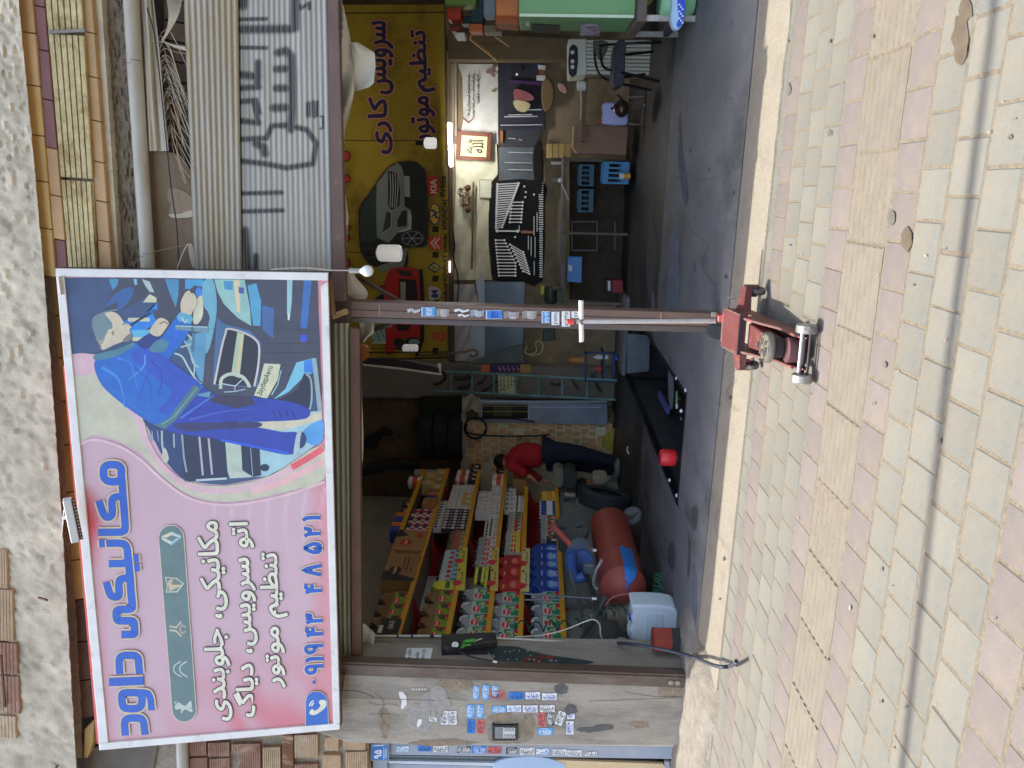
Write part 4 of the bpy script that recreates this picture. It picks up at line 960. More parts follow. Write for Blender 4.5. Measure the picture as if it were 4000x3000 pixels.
# the title, letter strokes measured one by one
c1 = lambda pts: [(340 + .3014 * x, 1780 + .3014 * y) for x, y in pts]
c2 = lambda pts: [(340 + .4219 * x, 2200 + .4219 * y) for x, y in pts]
def rot(pts): return pts
S = [(c1(sm([(340, 110), (410, 120), (450, 165), (452, 225), (448, 290), (400, 325), (340, 332), (270, 318), (228, 270), (222, 200), (232, 150), (270, 118)], 3, True)), 28, True),
     (c1(sm([(452, 240), (462, 330), (472, 480), (482, 620), (495, 780), (503, 920), (490, 965), (440, 984)], 3) + [(152, 987)]), 27, False),
     (c1(sm([(478, 524), (400, 526), (350, 545), (330, 600), (337, 700), (330, 760), (290, 790), (240, 775), (210, 720), (182, 640)], 3) + [(165, 578)]), 27, False),
     (c1([(198, 1082), (203, 1179)]), 20, False),
     (c1([(264, 1128)] + sm([(420, 1126), (490, 1140), (525, 1190), (535, 1270), (545, 1400), (560, 1500), (574, 1660)], 3)), 27, False),
     (c1([(292, 1392)] + sm([(470, 1390), (540, 1360)], 3)), 27, False),
     (c1([(640, 1274), (647, 1371)]), 20, False), (c1([(651, 1394), (660, 1491)]), 20, False),
     (c2([(384, -60)] + sm([(392, 0), (402, 120), (412, 250), (424, 380), (418, 412), (390, 420)], 3) + sm([(310, 422), (282, 436), (276, 470), (284, 515), (310, 527)], 3) + sm([(410, 527), (438, 540), (444, 590), (446, 640), (430, 652)], 3) + [(324, 655)]), 28, False),
     (c2(sm([(405, 134), (350, 134), (310, 150), (300, 190), (304, 270), (292, 302), (260, 306), (225, 290), (204, 240)], 3) + [(184, 170)]), 27, False),
     (c2([(309, 1019)] + sm([(302, 920), (310, 870), (340, 850), (395, 846), (450, 850), (478, 876), (484, 930)], 3) + [(492, 1016)]), 27, False),
     (c2([(210, 1094), (528, 1080)]), 31, False),
     (c2(sm([(420, 1192), (350, 1196), (328, 1220), (332, 1290), (350, 1330), (400, 1340), (470, 1336), (505, 1315), (514, 1270), (508, 1215), (470, 1193)], 3, True)), 27, True),
     (c2([(440, 1190)] + sm([(520, 1190), (568, 1200), (590, 1240), (598, 1290)], 3) + [(603, 1355)]), 24, False),
     (c2([(360, 1588)] + sm([(353, 1490), (360, 1450), (390, 1430), (440, 1426), (500, 1430), (524, 1455), (534, 1500)], 3) + [(543, 1580)]), 27, False)]
HAL = sc(206, 184, 150)
for pts, w, cl in S: a.line(pts, w + 15, HAL, 0, cl)
for pts, w, cl in S: a.line(pts, w + 2, sc(24, 56, 128), 0, cl)
for pts, w, cl in S: a.line(pts, w, sc(32, 92, 184), 0, cl)
a.build('printed_artwork', SIGN)
# aluminium trim
ALU = mat('sign_trim', (222, 218, 208), .45, metal=.1, var=.12, scale=5, bump=.15, bscale=40, stain=(150, 146, 140), samt=.6, sscale=6, sthr=.55)
def trim(a0, a1, b1, b0, seam=True):
    m = M().prism([P(x, y, YS - .012) for x, y in (a0, a1, b1, b0)], (0, .02, 0)); m.build('trim', ALU, SIGN, bevel=.0015)
def offs(p, dx, dy): return (p[0] + dx, p[1] + dy)
trim(cnr['tr'], cnr['br'], offs(cnr['br'], -1, 30), offs(cnr['tr'], 0, 30))                    # right edge (top of the picture)
trim(offs(cnr['tr'], 2, 32), offs(cnr['tr'], 33, 32), offs(cnr['tl'], 34, -30), offs(cnr['tl'], 0, -28))          # upper edge
trim(offs(cnr['br'], -28, 52), offs(cnr['br'], 0, 34), offs(cnr['bl'], 0, -26), offs(cnr['bl'], -26, -20))      # lower edge
trim(offs(cnr['tl'], 0, -26), offs(cnr['bl'], -2, -24), cnr['bl'], cnr['tl'])
m_ = M(); m_.prism([P(x, y, YS + .0) for x, y in ((246, 1430), (252, 1430), (388, 2905), (378, 2905))], (0, .03, 0)); m_.build('red_film_edge', mat('red_film', (206, 84, 70), .4), SIGN)
BO = mat('rivet_steel', (112, 108, 106), .5, metal=.5)
rv = M().lathe([(.0005, -.002), (.0095, 0), (.0095, .003), (.006, .0058), (.0005, .0065)], (0, 0, 0), (0, -1, 0), 10).build('rivet', BO, SIGN, smooth=True)
rv.location = P(236, 1070, YS - .012) - WL['shop_sign']
for x, y in [(233, 1146), (311, 1070), (446, 1072), (603, 1074), (770, 1073), (925, 1075), (1103, 1078), (1229, 1077), (260, 1386), (274, 1546), (291, 1695), (309, 1903), (326, 2105), (345, 2275), (360, 2447), (378, 2620), (393, 2768), (409, 2889), (506, 2912), (633, 2899), (746, 2886), (901, 2876), (1117, 2857), (1286, 2836),
             (1241, 1164), (1258, 1378), (1262, 1565), (1264, 1672), (1270, 1808), (1276, 1978), (1280, 2145), (1284, 2356), (1292, 2563), (1300, 2658), (1306, 2784)]:
    c = rv.copy(); COL.objects.link(c); c.parent = SIGN; c.location = P(x, y, YS - .012) - WL['shop_sign']
M().bar(P(236, 1080, YS - .014), P(246, 1150, YS - .014), .045, .004).build('corner_plate', ALU, SIGN)
# wood spacer and wires at the lower right
M().bar(P(1285, 1075, YS + .05), P(1300, 1230, YS + .05), .03).build('wood_batten', mat('batten_wood', (120, 88, 56), .8), SIGN)
cable('grey wire running from the sign corner to the hanging bulb', [(1060, 1052, 4.25), (1180, 1046, 4.25), (1290, 1055, 4.24), (1366, 1056, 4.22)], 4.24, .003, mat('grey_flex', (176, 164, 152), .6, var=0))
# rusty hanger at the lower left corner
M().bar(P(1345, 2630, 4.38), P(1325, 2760, 4.36), .012).build('rusty_hanger', mat('hanger_rust', (112, 66, 44), .8)); tag(bpy.data.objects['rusty_hanger'], 'thin rusty iron hanger at the lower left corner of the sign', 'hanger')
cable('bent brown wire sticking out of the pier beside the sign', [(1322, 2698), (1380, 2698), (1420, 2706), (1460, 2722)], 4.39, .003, mat('wire_brown', (92, 76, 60), .7, var=0))
# ---- floodlight bar on the top edge
t = thing('flood_light', 'small white LED flood light bar fixed above the sign', 'flood light', P(270, 2030, 4.18))
R_ = P(300, 2112, 4.16) - P(258, 1950, 4.16)
m_ = M().bar(P(262, 1948, 4.16), P(296, 2114, 4.16), .05, .045, up=(0, -.5, 1)); m_.build('housing', mat('white_enamel', (214, 212, 206), .35), t, bevel=.004)
m_ = M().bar(P(282, 1950, 4.165), P(314, 2106, 4.165), .02, .03, up=(0, -.5, 1)); m_.build('led_strip', mat('led_dark', (70, 48, 38), .4), t)
for k in range(12):
    M().sphere(P(lerp(288, 318, k / 11), lerp(1956, 2100, k / 11), 4.148), .0045, 6).build('led', mat('led_lens', (190, 176, 140), .3), t)
M().bar(P(245, 2022, 4.2), P(262, 2020, 4.2), .02, .02).build('bracket', ALU, t)
M().bar(P(250, 1990, 4.2), P(240, 2100, 4.3), .006, .006).build('bracket', ALU, t)
# ---- the hanging bulb
def bulb(name, label, x0, x1, y, Y, r, clear=False, sock=.38):
    a0, a1 = P(x0, y, Y), P(x1, y, Y); L = (a1 - a0).length; d = V((0, 0, -1))
    t = thing(name, label, 'light bulb', a0)
    M().lathe([(r * .42, 0), (r * .46, .01), (r * .46, L * sock), (r * .3, L * sock + .002)], a0, d, 16).build('socket', mat('socket_grey', (150, 142, 130), .4, metal=.3) if clear else mat('socket_black', (30, 28, 26), .5), t, smooth=True)
    if clear: pr = [(r * .36, L * sock), (r * .5, L * (sock + .08)), (r * .95, L * .66), (r, L * .78), (r * .8, L * .92), (r * .3, L)]
    else: pr = [(r * .3, L * sock), (r * .85, L * (sock + .06)), (r, L * (sock + .14)), (r, L * .9), (r * .85, L * .97), (r * .3, L)]
    M().lathe(pr, a0, d, 20).build('glass', mat('bulb_glass_clear', (225, 228, 226), .12, var=0) if clear else mat('bulb_opal', (232, 226, 204), .35, var=.04), t, smooth=True)
    return t
bulb('light_bulb', 'clear round bulb hanging in front of the workshop beside the sign', 1364, 1458, 1057, 4.22, .032, True, .42)
cable('thin cord of the round bulb', [(1300, 1056, 4.22), (1364, 1057, 4.22)], 4.22, .003, mat('grey_flex', (176, 164, 152)))
# ---- overhead cables (above the picture) whose soft shadow crosses the paving
kx = 4.1 / .954
for k, (dy, r) in enumerate(((0, .021),)):
    a0, a1, a2 = [G(x, y) - SUN_TRAVEL * kx + V((0, dy, dy * 2)) for x, y in ((3890, 0), (3700, 1500), (3530, 3000))]
    d = (a2 - a0).normalized()
    tag(M().tube([a0 - d * 14, a0, a1, a2, a2 + d * 14], r, 8).build('power_line', CAB), 'thick overhead power line above the pavement', 'power line')
# ================================================================== stickers, intercom, door and brickwork at the left
SBL = (40, 118, 196); SWH = (222, 220, 214); SRD = (206, 96, 92); SBK = (58, 56, 56); SCYA = (70, 150, 206)
def sticker(label, x, y, w, h, bg, txt, fg, Y, rotd=0, parent=None, border=None, torn=False, lines=0, name='phone_sticker', group=None):
    """x, y: photo centre; w: extent along the picture's y (reading length), h: extent along x"""
    cr, sr = cos(radians(rotd)), sin(radians(rotd))
    def q(dx, dy): return (x + dx * cr - dy * sr, y + dx * sr + dy * cr)
    o_ = [(-h / 2, -w / 2), (h / 2, -w / 2), (h / 2, w / 2), (-h / 2, w / 2)]
    if torn: o_ = [(-h / 2, -w / 2), (h / 2, -w * .4), (h * .3, -w * .1), (h / 2, w * .2), (h * .4, w / 2), (-h / 2, w * .45)]
    a = Art(onY(Y), step=.00006, base=.0022)
    if border: a.poly([q(dx * 1.06, dy * 1.05) for dx, dy in o_], border)
    a.poly([q(*p) for p in o_], bg)
    if txt:
        tx = -h * .02 if not lines else h * .04
        a.text(txt, q(tx - h * .27, -w * .44), q(tx + h * .27, -w * .44), q(tx - h * .27, w * .44), q(tx + h * .27, w * .44), fg, bold=.45)
    a.line([q(-h * .38, -w * .3), q(-h * .38, w * .38)], h * .07, fg); a.line([q(h * .4, -w * .36), q(h * .4, w * .2)], h * .06, fg)
    if lines:
        for k in range(lines): a.line([q(-h * .2 + k * h * .2, -w * .4), q(-h * .2 + k * h * .2, w * .4)], h * .05, fg)
    o = a.build(name, parent)
    if parent is None: tag(o, label, 'sticker', group)
    return o
GG = 'phone number stickers on the pier and door frame'
YPS = YP - .0005
n1, n2, n3, n4, n5, n6 = '۵۴۵۰۰۹۳', '۵۶۷۴۴۱۱۱', '۰۹۱۲۲۴۹۸۳۶۶', '۰۹۱۲۳۸۱۵۲۳', '۰۹۱۹-۲۳۰۱۳۶۶', '۵۷۸۰۲۲۸'
for s_ in [
    ('torn blue number sticker, topmost of three at the upper right of the pier', 1860, 2705, 56, 26, SCYA, n4, SWH, 4, True),
    ('blue number sticker in the middle of the upper three on the pier', 1897, 2703, 58, 26, SCYA, n4, SWH, 0, False),
    ('blue number sticker with its end covered by a pink one on the pier', 1934, 2700, 48, 26, SCYA, n4, SWH, 0, True),
    ('pink number sticker overlapping the upper blue ones on the pier', 1941, 2713, 30, 58, SRD, n1, SBK, 90, False),
    ('plain blue number sticker below the pink one near the right edge of the pier', 2018, 2717, 30, 60, SBL, n3, (24, 60, 120), 90, False),
    ('white sticker with blue digits, upper of two near the right edge of the pier', 2081, 2716, 28, 57, SWH, n3, (30, 70, 160), 90, False),
    ('white sticker with blue digits, lower of two near the right edge of the pier', 2146, 2720, 27, 57, SWH, n3, (30, 70, 160), 90, False),
    ('small white sticker with the number ending in three ones high on the pier', 1693, 2792, 52, 30, SWH, n2, SBK, 4, False),
    ('white number sticker left one of a pair under the glue patch', 1737, 2803, 54, 31, SWH, '۰۹۱۳-۵۷۸۰۲۲۸', SBK, 0, False),
    ('white number sticker right one of a pair under the glue patch', 1770, 2803, 54, 30, SWH, '۰۹۱۳۵۴۵۰۰۹۳', SBK, 0, False),
    ('blue bordered sticker left one of the pair in the middle of the pier', 1838, 2778, 54, 30, SCYA, n5, SWH, 0, False),
    ('blue bordered sticker right one of the pair in the middle of the pier', 1875, 2778, 54, 28, SCYA, n5, SWH, 0, False),
    ('blue number sticker left of a pink one above the intercom', 1840, 2837, 54, 31, SBL, n5, (24, 60, 120), 2, False),
    ('pink number sticker right of a blue one above the intercom', 1878, 2838, 54, 30, SRD, n1, SBK, 0, False),
    ('bright blue sticker first of a row of three across the pier', 1949, 2770, 56, 26, SCYA, n4, SWH, 92, False),
    ('blue digits sticker in the middle of a row of three across the pier', 2008, 2767, 56, 26, SWH, n1, SBL, 90, False),
    ('white sticker with large blue digits last of a row of three across the pier', 2071, 2768, 58, 28, SWH, '۰۹۱۳-۵۷۹۱۸', (26, 70, 150), 90, False),
    ('white sticker ending in three ones beside the soot stain', 2138, 2767, 57, 28, SWH, n2, SBK, 90, False),
    ('pink number sticker leaning against a torn black one low on the pier', 2116, 2811, 54, 30, SRD, n1, SBK, -4, False),
    ('torn black and white number sticker low on the pier', 2150, 2808, 52, 28, SBK, n4, SWH, -6, True),
    ('tilted white number sticker low on the pier', 2189, 2805, 54, 30, SWH, n4, SBK, 22, False),
    ('white blue edged sticker at the lower right of the pier, upper one', 2230, 2782, 52, 29, SWH, n3, (30, 70, 160), 0, False),
    ('white blue edged sticker at the lower right of the pier, lower one', 2226, 2842, 52, 29, SWH, n3, (30, 70, 160), 0, False),
    ('light blue sticker with white digits at the foot of the sticker group', 2130, 2857, 58, 28, SCYA, '۰۹۱۲۵۴۵۰۰۱۲', SWH, 90, False)]:
    lab, x, y, w, h, bg, tx, fg, rd, torn = s_
    if rd in (90, 92) and h > w: w, h = h, w
    sticker(lab, x, y, w, h, bg, tx, fg, YPS, rd if rd < 80 else -(rd), None, (40, 60, 110) if bg == SWH else None, torn, 0, group=GG)
# intercom panel
t = thing('intercom', 'silver door intercom panel with black speaker slots and eight buttons on the pier', 'intercom', P(1972, 2865, YP))
SIL = mat('brushed_silver', (190, 190, 184), .4, metal=.3, var=.05)
slab(prect(1931, 2842, 2013, 2886), YP - .018, .018).build('panel', SIL, t, bevel=.002)
DK = mat('intercom_black', (34, 32, 32), .5, var=0)
slab(prect(1922, 2831, 1930, 2895), YP - .022, .022).build('end_cap', DK, t, bevel=.002); slab(prect(2014, 2833, 2023, 2894), YP - .022, .022).build('end_cap', DK, t, bevel=.002)
slab(prect(1931, 2834, 2013, 2840), YP - .019, .019).build('side_rail', DK, t); slab(prect(1931, 2888, 2013, 2893), YP - .019, .019).build('side_rail', DK, t)
for k in range(8): slab(prect(1932 + k * 4.2, 2843, 1934.4 + k * 4.2, 2885), YP - .0186, .0006).build('speaker_slot', DK, t)
for k in range(4):
    for y in (2843, 2871):
        slab(sm([(1969 + k * 12, y), (1977 + k * 12, y), (1977 + k * 12, y + 12), (1969 + k * 12, y + 12)], 3, True), YP - .0195, .0015).build('name_button', DK, t)
        slab(sm([(1970.5 + k * 12, y + 1.5), (1975.5 + k * 12, y + 1.5), (1975.5 + k * 12, y + 10.5), (1970.5 + k * 12, y + 10.5)], 3, True), YP - .021, .002).build('button_face', SIL, t)
o = tag(slab(sm([(1905, 2800), (1990, 2795), (2050, 2790), (2078, 2806), (2076, 2880), (2040, 2902), (1920, 2902), (1903, 2850)], 3, True), YP - .0012, .01).build('cement_patch', mat('cement_patch', (156, 144, 126), .95, var=.2, scale=20, bump=1, bscale=50)), 'sandy cement patch around the intercom', 'patch')
# ---- recessed entrance door, grey-blue metal
YD = 4.60
DF = mat('door_frame_grey', (150, 158, 168), .5, var=.08, scale=4, stain=(180, 176, 166), samt=.4, sscale=8)
t = thing('entrance_door', 'grey blue metal house door with frosted glass at the left edge', 'door', P(2620, 2990, YD)); DOOR = t
slab([(1440, 2904), (2632, 2918), (2630, 2966), (1440, 2948)], YD - .03, .07).build('door_frame', DF, t, bevel=.004)
slab([(1440, 2890), (2640, 2908), (2632, 2919), (1440, 2905)], YD - .05, .06).build('door_frame', mat('frame_edge_pale', (186, 182, 170), .6, var=.1), t, bevel=.003)
slab([(1455, 2949), (1512, 2950), (1512, 3300), (1455, 3300)], YD - .02, .05).build('top_rail', DF, t, bevel=.003)
slab([(1505, 2972), (2605, 2995), (2604, 3010), (1505, 2982)], YD - .0, .04).build('leaf_edge', mat('leaf_edge', (190, 198, 204), .4), t)
slab([(1520, 2950), (2030, 2960), (1990, 2975), (1520, 2972)], YD + .02, .01).build('glass', mat('frosted_glass', (96, 104, 106), .25, var=.35, scale=60), t)
slab([(1512, 2985), (2600, 3008), (2600, 3400), (1512, 3400)], YD + .02, .03).build('leaf', DF, t)
slab(sm([(1925, 2996), (1960, 2968), (2020, 2958), (2110, 2958), (2180, 2975), (2210, 3000), (2200, 3100), (1925, 3100)], 3, True), YD - .005, .02).build('glass', mat('pale_blue_glass', (160, 184, 208), .2, var=.1), t)
slab([(2135, 2968), (2590, 2984), (2598, 3000), (2598, 3100), (2215, 3100)], YD - .002, .02).build('panel', mat('sandy_glass', (206, 180, 138), .5, var=.2, scale=90), t)
slab([(2596, 2975), (2616, 2976), (2616, 3100), (2602, 3100)], YD - .012, .03).build('bottom_rail', DF, t)
# number plate 95
t = thing('house_number_plate', 'blue enamel house number plate reading 95 beside the door', 'house number', P(1480, 2936, YD - .06))
slab([(1450, 2906), (1519, 2902), (1520, 2972), (1448, 2972)], YD - .07, .01).build('plate', mat('plate_rim', (120, 130, 140), .4), t)
a = Art(onY(YD - .07), base=.001)
a.poly([(1454, 2909), (1496, 2908), (1496, 2968), (1452, 2968)], (32, 104, 172)); a.line([(1457, 2913), (1498, 2911)], 3, SWH); a.poly([(1499, 2912), (1515, 2910), (1515, 2968), (1501, 2968)], (46, 112, 176)); a.line([(1500, 2922), (1500, 2966)], 2, SWH)
a.text('۹۵', (1462, 2930), (1490, 2930), (1462, 2962), (1490, 2962), SWH, bold=1.4); a.line([(1508, 2925), (1508, 2960)], 3, SWH)
a.build('plate_print', t)
for (lab, x, y, w, h, bg, tx, fg) in [('torn blue white sticker highest on the door frame', 1572, 2924, 52, 22, SWH, n4, SCYA), ('plain blue sticker second on the door frame', 1660, 2921, 54, 26, SBL, n3, (24, 60, 120)), ('white sticker ending in ones third on the door frame', 1721, 2924, 56, 28, SWH, n2, SBK),
        ('black and white torn sticker above the blue one on the door frame', 1812, 2927, 56, 26, SBK, '۹۱۴۵۱۲۸۵۳', SWH), ('deep blue sticker between black and pink ones on the door frame', 1871, 2928, 54, 27, SBL, n6, SWH), ('pink number sticker on the door frame', 1931, 2930, 56, 27, SRD, n1, SBK), ('black sticker with white digits halfway down the door frame', 1999, 2932, 44, 26, SBK, '۱۱۴۲۲۸', SWH),
        ('white boxed sticker ending in ones halfway down the door frame', 2060, 2934, 55, 28, SWH, n2, SBK), ('peeling white and blue sticker on the door frame', 2118, 2934, 52, 24, SWH, '۳۰', SCYA), ('long blue edged sticker low on the door frame, upper one', 2186, 2938, 56, 24, SWH, '۰۳۱-۴۵۱۲۱', (60, 90, 120)), ('long blue edged sticker low on the door frame, lower one', 2244, 2941, 56, 24, SWH, '۰۳۱-۴۵۱۲۱', (60, 90, 120)), ('scraps of white paper at the bottom of the stickers on the door frame', 2308, 2943, 50, 18, SWH, '۲۴۵', (110, 110, 110))]:
    sticker(lab, x, y, w, h, bg, tx, fg, YD - .0305, -90, None, (60, 70, 100) if bg == SWH else None, 'torn' in lab or 'peeling' in lab or 'scraps' in lab, group=GG)
# ---- brickwork between sign and door
BWL = thing('rough_brick_wall', 'rough patched wall of ribbed hollow bricks under the lower left corner of the sign', 'wall', P(1200, 2950, 4.5))
m_ = M(); m_.prism([P(x, y, 4.52) for x, y in ((520, 2840), (1120, 2840), (1180, 2860), (1440, 2880), (1448, 3250), (520, 3250))], (0, .1, 0)); m_.build('mortar', mat('pale_mortar', (170, 156, 134), .95, var=.25, scale=16, bump=1.4, bscale=30), BWL)
for (x0, y0, x1, y1, m_, n_) in [(738, 2898, 808, 2954, RB2, 9), (812, 2900, 898, 2956, RB2, 10), (740, 2960, 812, 3040, RB2, 9), (818, 2962, 900, 3040, RB2, 9), (905, 2905, 1018, 2940, RB2, 12), (930, 2916, 1020, 3040, RB2, 10), (1026, 2918, 1098, 3040, RB, 9), (960, 3010, 1022, 3060, RB2, 6),
        (1150, 2870, 1244, 2960, RB, 12), (1268, 2880, 1326, 2935, YB, 0), (1340, 2886, 1432, 2932, YB, 0), (1260, 2950, 1334, 3050, RB2, 0), (1350, 2936, 1438, 3050, RB, 10), (1150, 2984, 1244, 3050, RB2, 10)]:
    x1 -= 3
    if n_: ribbed([(x0, y0 + 3), (x1, y0), (x1 + 1, y1 - 2), (x0 + 1, y1)], 4.492, .05, m_, n_, BWL)
    else: slab(sm([(x0, y0 + 6), (x0 + 8, y0), (x1 - 8, y0 + 1), (x1, y0 + 8), (x1 - 1, y1 - 6), (x1 - 9, y1), (x0 + 7, y1 - 2), (x0, y1 - 8)], 2, True), 4.49, .05).build('brick', mat('smooth_clay_brick', (176, 146, 112), .9, var=.2, scale=8, bump=.6, bscale=40, rnd=.12), BWL, bevel=.004)
slab([(1102, 2872), (1146, 2868), (1146, 3100), (1104, 3100)], 4.486, .05).build('plank', mat('old_brown_plank', (112, 70, 40), .8, var=.35, scale=14, stain=(186, 168, 138), samt=.8, sscale=7, streak=(3, 1, .6)), BWL, bevel=.004)
tag(slab([(500, 2840), (620, 2850), (720, 2840), (724, 3200), (500, 3200)], 4.56, .02).build('stained_board', DARKM), 'dark stained board behind the drain pipe below the sign corner', 'board')
tag(slab([(330, 2925), (480, 2905), (620, 2890), (560, 3200), (330, 3200)], 4.50, .03).build('cement_board', mat('dim_board', (112, 102, 90), .9, var=.25, scale=4, bump=.5)), 'dim grey board hanging below the upper corner of the sign', 'board')
# ---- stickers on the steel post
def pst(lab, x0, x1, y0, y1, bg, tx=None, fg=SBK, torn=False):
    off = (x0 - 1300) * .031
    a = Art(onY(4.5635), base=.0009, step=.00006)
    A = [(x0, y0), (x1, y0), (x1, y1), (x0, y1)]
    if torn: A = [(x0, y0 + 4), (lerp(x0, x1, .3), y0), (lerp(x0, x1, .6), y0 + 7), (x1, y0 + 2), (x1 - 4, y1 - 6), (lerp(x0, x1, .55), y1), (lerp(x0, x1, .3), y1 - 9), (x0 + 3, y1 - 2)]
    a.poly([(x - 2, y) for x, y in A], SWH if not torn else bg); a.poly([(lerp(x0, x1, .5) + (x - lerp(x0, x1, .5)) * .93, lerp(y0, y1, .5) + (y - lerp(y0, y1, .5)) * .93) for x, y in A], bg)
    if tx: a.text(tx, (lerp(x0, x1, .3), y0 + 3), (lerp(x0, x1, .75), y0 + 3), (lerp(x0, x1, .3), y1 - 3), (lerp(x0, x1, .75), y1 - 3), fg, bold=.4)
    else:
        for k in range(3): a.line([(lerp(x0, x1, .3 + k * .2), y0 + 5), (lerp(x0, x1, .3 + k * .2), y1 - 8)], 1.4, fg)
    tag(a.build('phone_sticker'), lab, 'sticker', 'torn stickers on the steel post')
SG = (196, 194, 190)
pst('scraped white sticker remains highest on the steel post', 1592, 1645, 1204, 1224, SG, None, SBK, True)
pst('pale blue sticker high on the steel post', 1648, 1702, 1200, 1236, SCYA, n4, SWH)
pst('faded white digits sticker under the pale blue one on the post', 1704, 1758, 1204, 1240, (150, 140, 134), n2, SG, True)
pst('torn white sticker third from the top of the post', 1775, 1836, 1205, 1222, SWH, None, (120, 120, 120), True)
pst('torn white strip beside the white sticker on the post', 1790, 1836, 1225, 1240, SWH, None, (120, 120, 120), True)
pst('torn grey blue sticker above the bright blue one on the post', 1838, 1895, 1208, 1240, (140, 152, 166), n3, SG, True)
pst('bright blue sticker in the middle of the steel post', 1900, 1963, 1212, 1246, (52, 124, 208), n3, (30, 70, 140))
pst('scraped sticker with dark digits under the bright blue one on the post', 1968, 2032, 1214, 1248, (140, 130, 124), n6, SG, True)
pst('scraped sticker remains in the lower middle of the post', 2040, 2100, 1212, 1248, (142, 134, 126), n2, SG, True)
pst('blue and white number sticker on the lower part of the post', 2118, 2150, 1216, 1262, SCYA, n1, SWH)
pst('white number sticker with blue edge on the lower part of the post', 2156, 2186, 1218, 1270, SWH, n2, (40, 60, 110))
pst('white sticker ending in ones just above the jack handle', 2196, 2228, 1216, 1276, SWH, n2, SBK)
pst('small white sticker behind the jack handle', 2234, 2262, 1216, 1242, SWH, '۱۱۷', SBK)
# ---- notice, tyre gauge, air gun and white conduit on the reveal
XV = -3.2235
def rX(lab, nm, pts, th, m_, cat=None, parent=None):
    o = M().prism([PX(x, y, XV + .001) for x, y in pts], (th, 0, 0)).build(nm, m_, parent)
    return tag(o, lab, cat) if cat else o
t = thing('paper_notice', 'white paper notice with handwritten black lines taped inside the opening', 'notice', PX(1640, 2560, XV))
rX('', 'sheet', [(1590, 2532), (1691, 2532), (1678, 2594), (1670, 2601), (1655, 2596), (1640, 2602), (1575, 2602)], .002, mat('paper_white', (222, 222, 218), .8, var=.04), parent=t)
a = Art(onX(XV), base=.004, step=.00006)
a.text('شاگرد مکانیک', (1592, 2538), (1610, 2538), (1584, 2600), (1602, 2600), SBK, bold=.5); a.text('نیازمندیم', (1622, 2550), (1642, 2550), (1616, 2596), (1636, 2596), SBK, bold=.5); a.text('۰۹۱۹۴۳۴۸۵۲۱', (1652, 2538), (1664, 2538), (1646, 2592), (1658, 2592), (60, 70, 90), bold=.2)
a.build('writing', t)
CON = mat('white_conduit', (206, 202, 190), .4, var=.05); BAND = mat('band_black', (26, 26, 26), .6)
t = thing('white_conduit', 'white plastic conduit with black clips running down the inner corner of the opening', 'conduit', P(2300, 2516, 4.8))
cp = [tuple(P(x, y, 4.83)) for x, y in sm([(1462, 2484), (1560, 2484), (1700, 2484), (1830, 2487), (1960, 2494), (2090, 2500), (2200, 2508), (2290, 2517), (2304, 2522)], 3)]
M().tube(cp, .0085, 10).build('pipe_tube', CON, t, smooth=True)
for x, y, w in ((1554, 2484, 7), (1610, 2484, 8), (1688, 2484, 16), (1800, 2486, 15), (2258, 2514, 8)):
    M().cyl(P(x - w / 2, y, 4.83), P(x + w / 2, y + .3, 4.83), .0105, 10).build('clip', BAND, t)
RT_ = mat('rubber_black', (30, 30, 30), .7, var=.2)
t = thing('gauge_holder', 'black metal holder with a round dial gauge on the inner face of the pier', 'gauge', PX(1800, 2540, XV))
M().prism([PX(x, y, XV + .01) for x, y in ((1724, 2500), (1935, 2492), (1942, 2528), (1850, 2540), (1800, 2552), (1740, 2556), (1724, 2545))], (.05, 0, 0)).build('case', mat('dark_case', (42, 38, 38), .5, var=.3), t, bevel=.006)
M().prism([PX(x, y, XV + .004) for x, y in ((1724, 2545), (1860, 2540), (1905, 2540), (1906, 2556), (1850, 2556), (1726, 2560))], (.02, 0, 0)).build('plate', mat('holed_plate', (28, 28, 30), .5), t)
d0 = PX(1778, 2524, XV + .062)
M().cyl(d0, d0 + V((.012, -.004, 0)), .03, 20).build('dial_rim', RT_, t); M().cyl(d0 + V((.012, -.004, 0)), d0 + V((.014, -.005, 0)), .023, 20).build('dial', mat('dial_white', (214, 212, 206), .3), t)
M().bar(d0 + V((.0155, -.012, .004)), d0 + V((.0155, .01, -.004)), .003).build('needle', RT_, t)
t = thing('air_blow_gun', 'bright green air gun hooked on the gauge holder', 'air gun', PX(1830, 2505, XV + .08))
GRN = mat('bright_green_plastic', (62, 150, 54), .4)
q = lambda x, y, d=.085: PX(x, y, XV + d)
M().tube([q(1808, 2524), q(1815, 2506), q(1852, 2500), q(1858, 2504)], [.008, .012, .013, .01], 8).build('gun_body', GRN, t, smooth=True)
M().tube([q(1804, 2530), q(1820, 2520), q(1838, 2518)], .006, 6).build('trigger', GRN, t); M().tube([q(1857, 2502), q(1884, 2494)], [.007, .004], 8).build('coupling', mat('chrome', (190, 190, 190), .2, metal=.8), t)
M().tube([q(1884, 2494), q(1945, 2475), q(1960, 2470)], [.004, .004, .006], 8).build('nozzle', RT_, t)
cable('thick black gauge hose ending in a brass nipple on the inner face of the pier', [tuple(PX(x, y, XV + .05)) for x, y in [(1800, 2545), (1830, 2560), (1880, 2574), (1930, 2584)]], 0, .006, RT_) if False else None
def tube3(label, name, pts, r, m_, cat, n=5, seg=8, group=None):
    return tag(M().tube(sm([tuple(p) for p in pts], n), r, seg).build(name, m_, smooth=True), label, cat, group)
tube3('thick black gauge hose ending in a pale nipple on the inner face of the pier', 'gauge_hose', [PX(x, y, XV + .05) for x, y in [(1795, 2545), (1830, 2562), (1880, 2575), (1930, 2584)]], .006, RT_, 'hose')
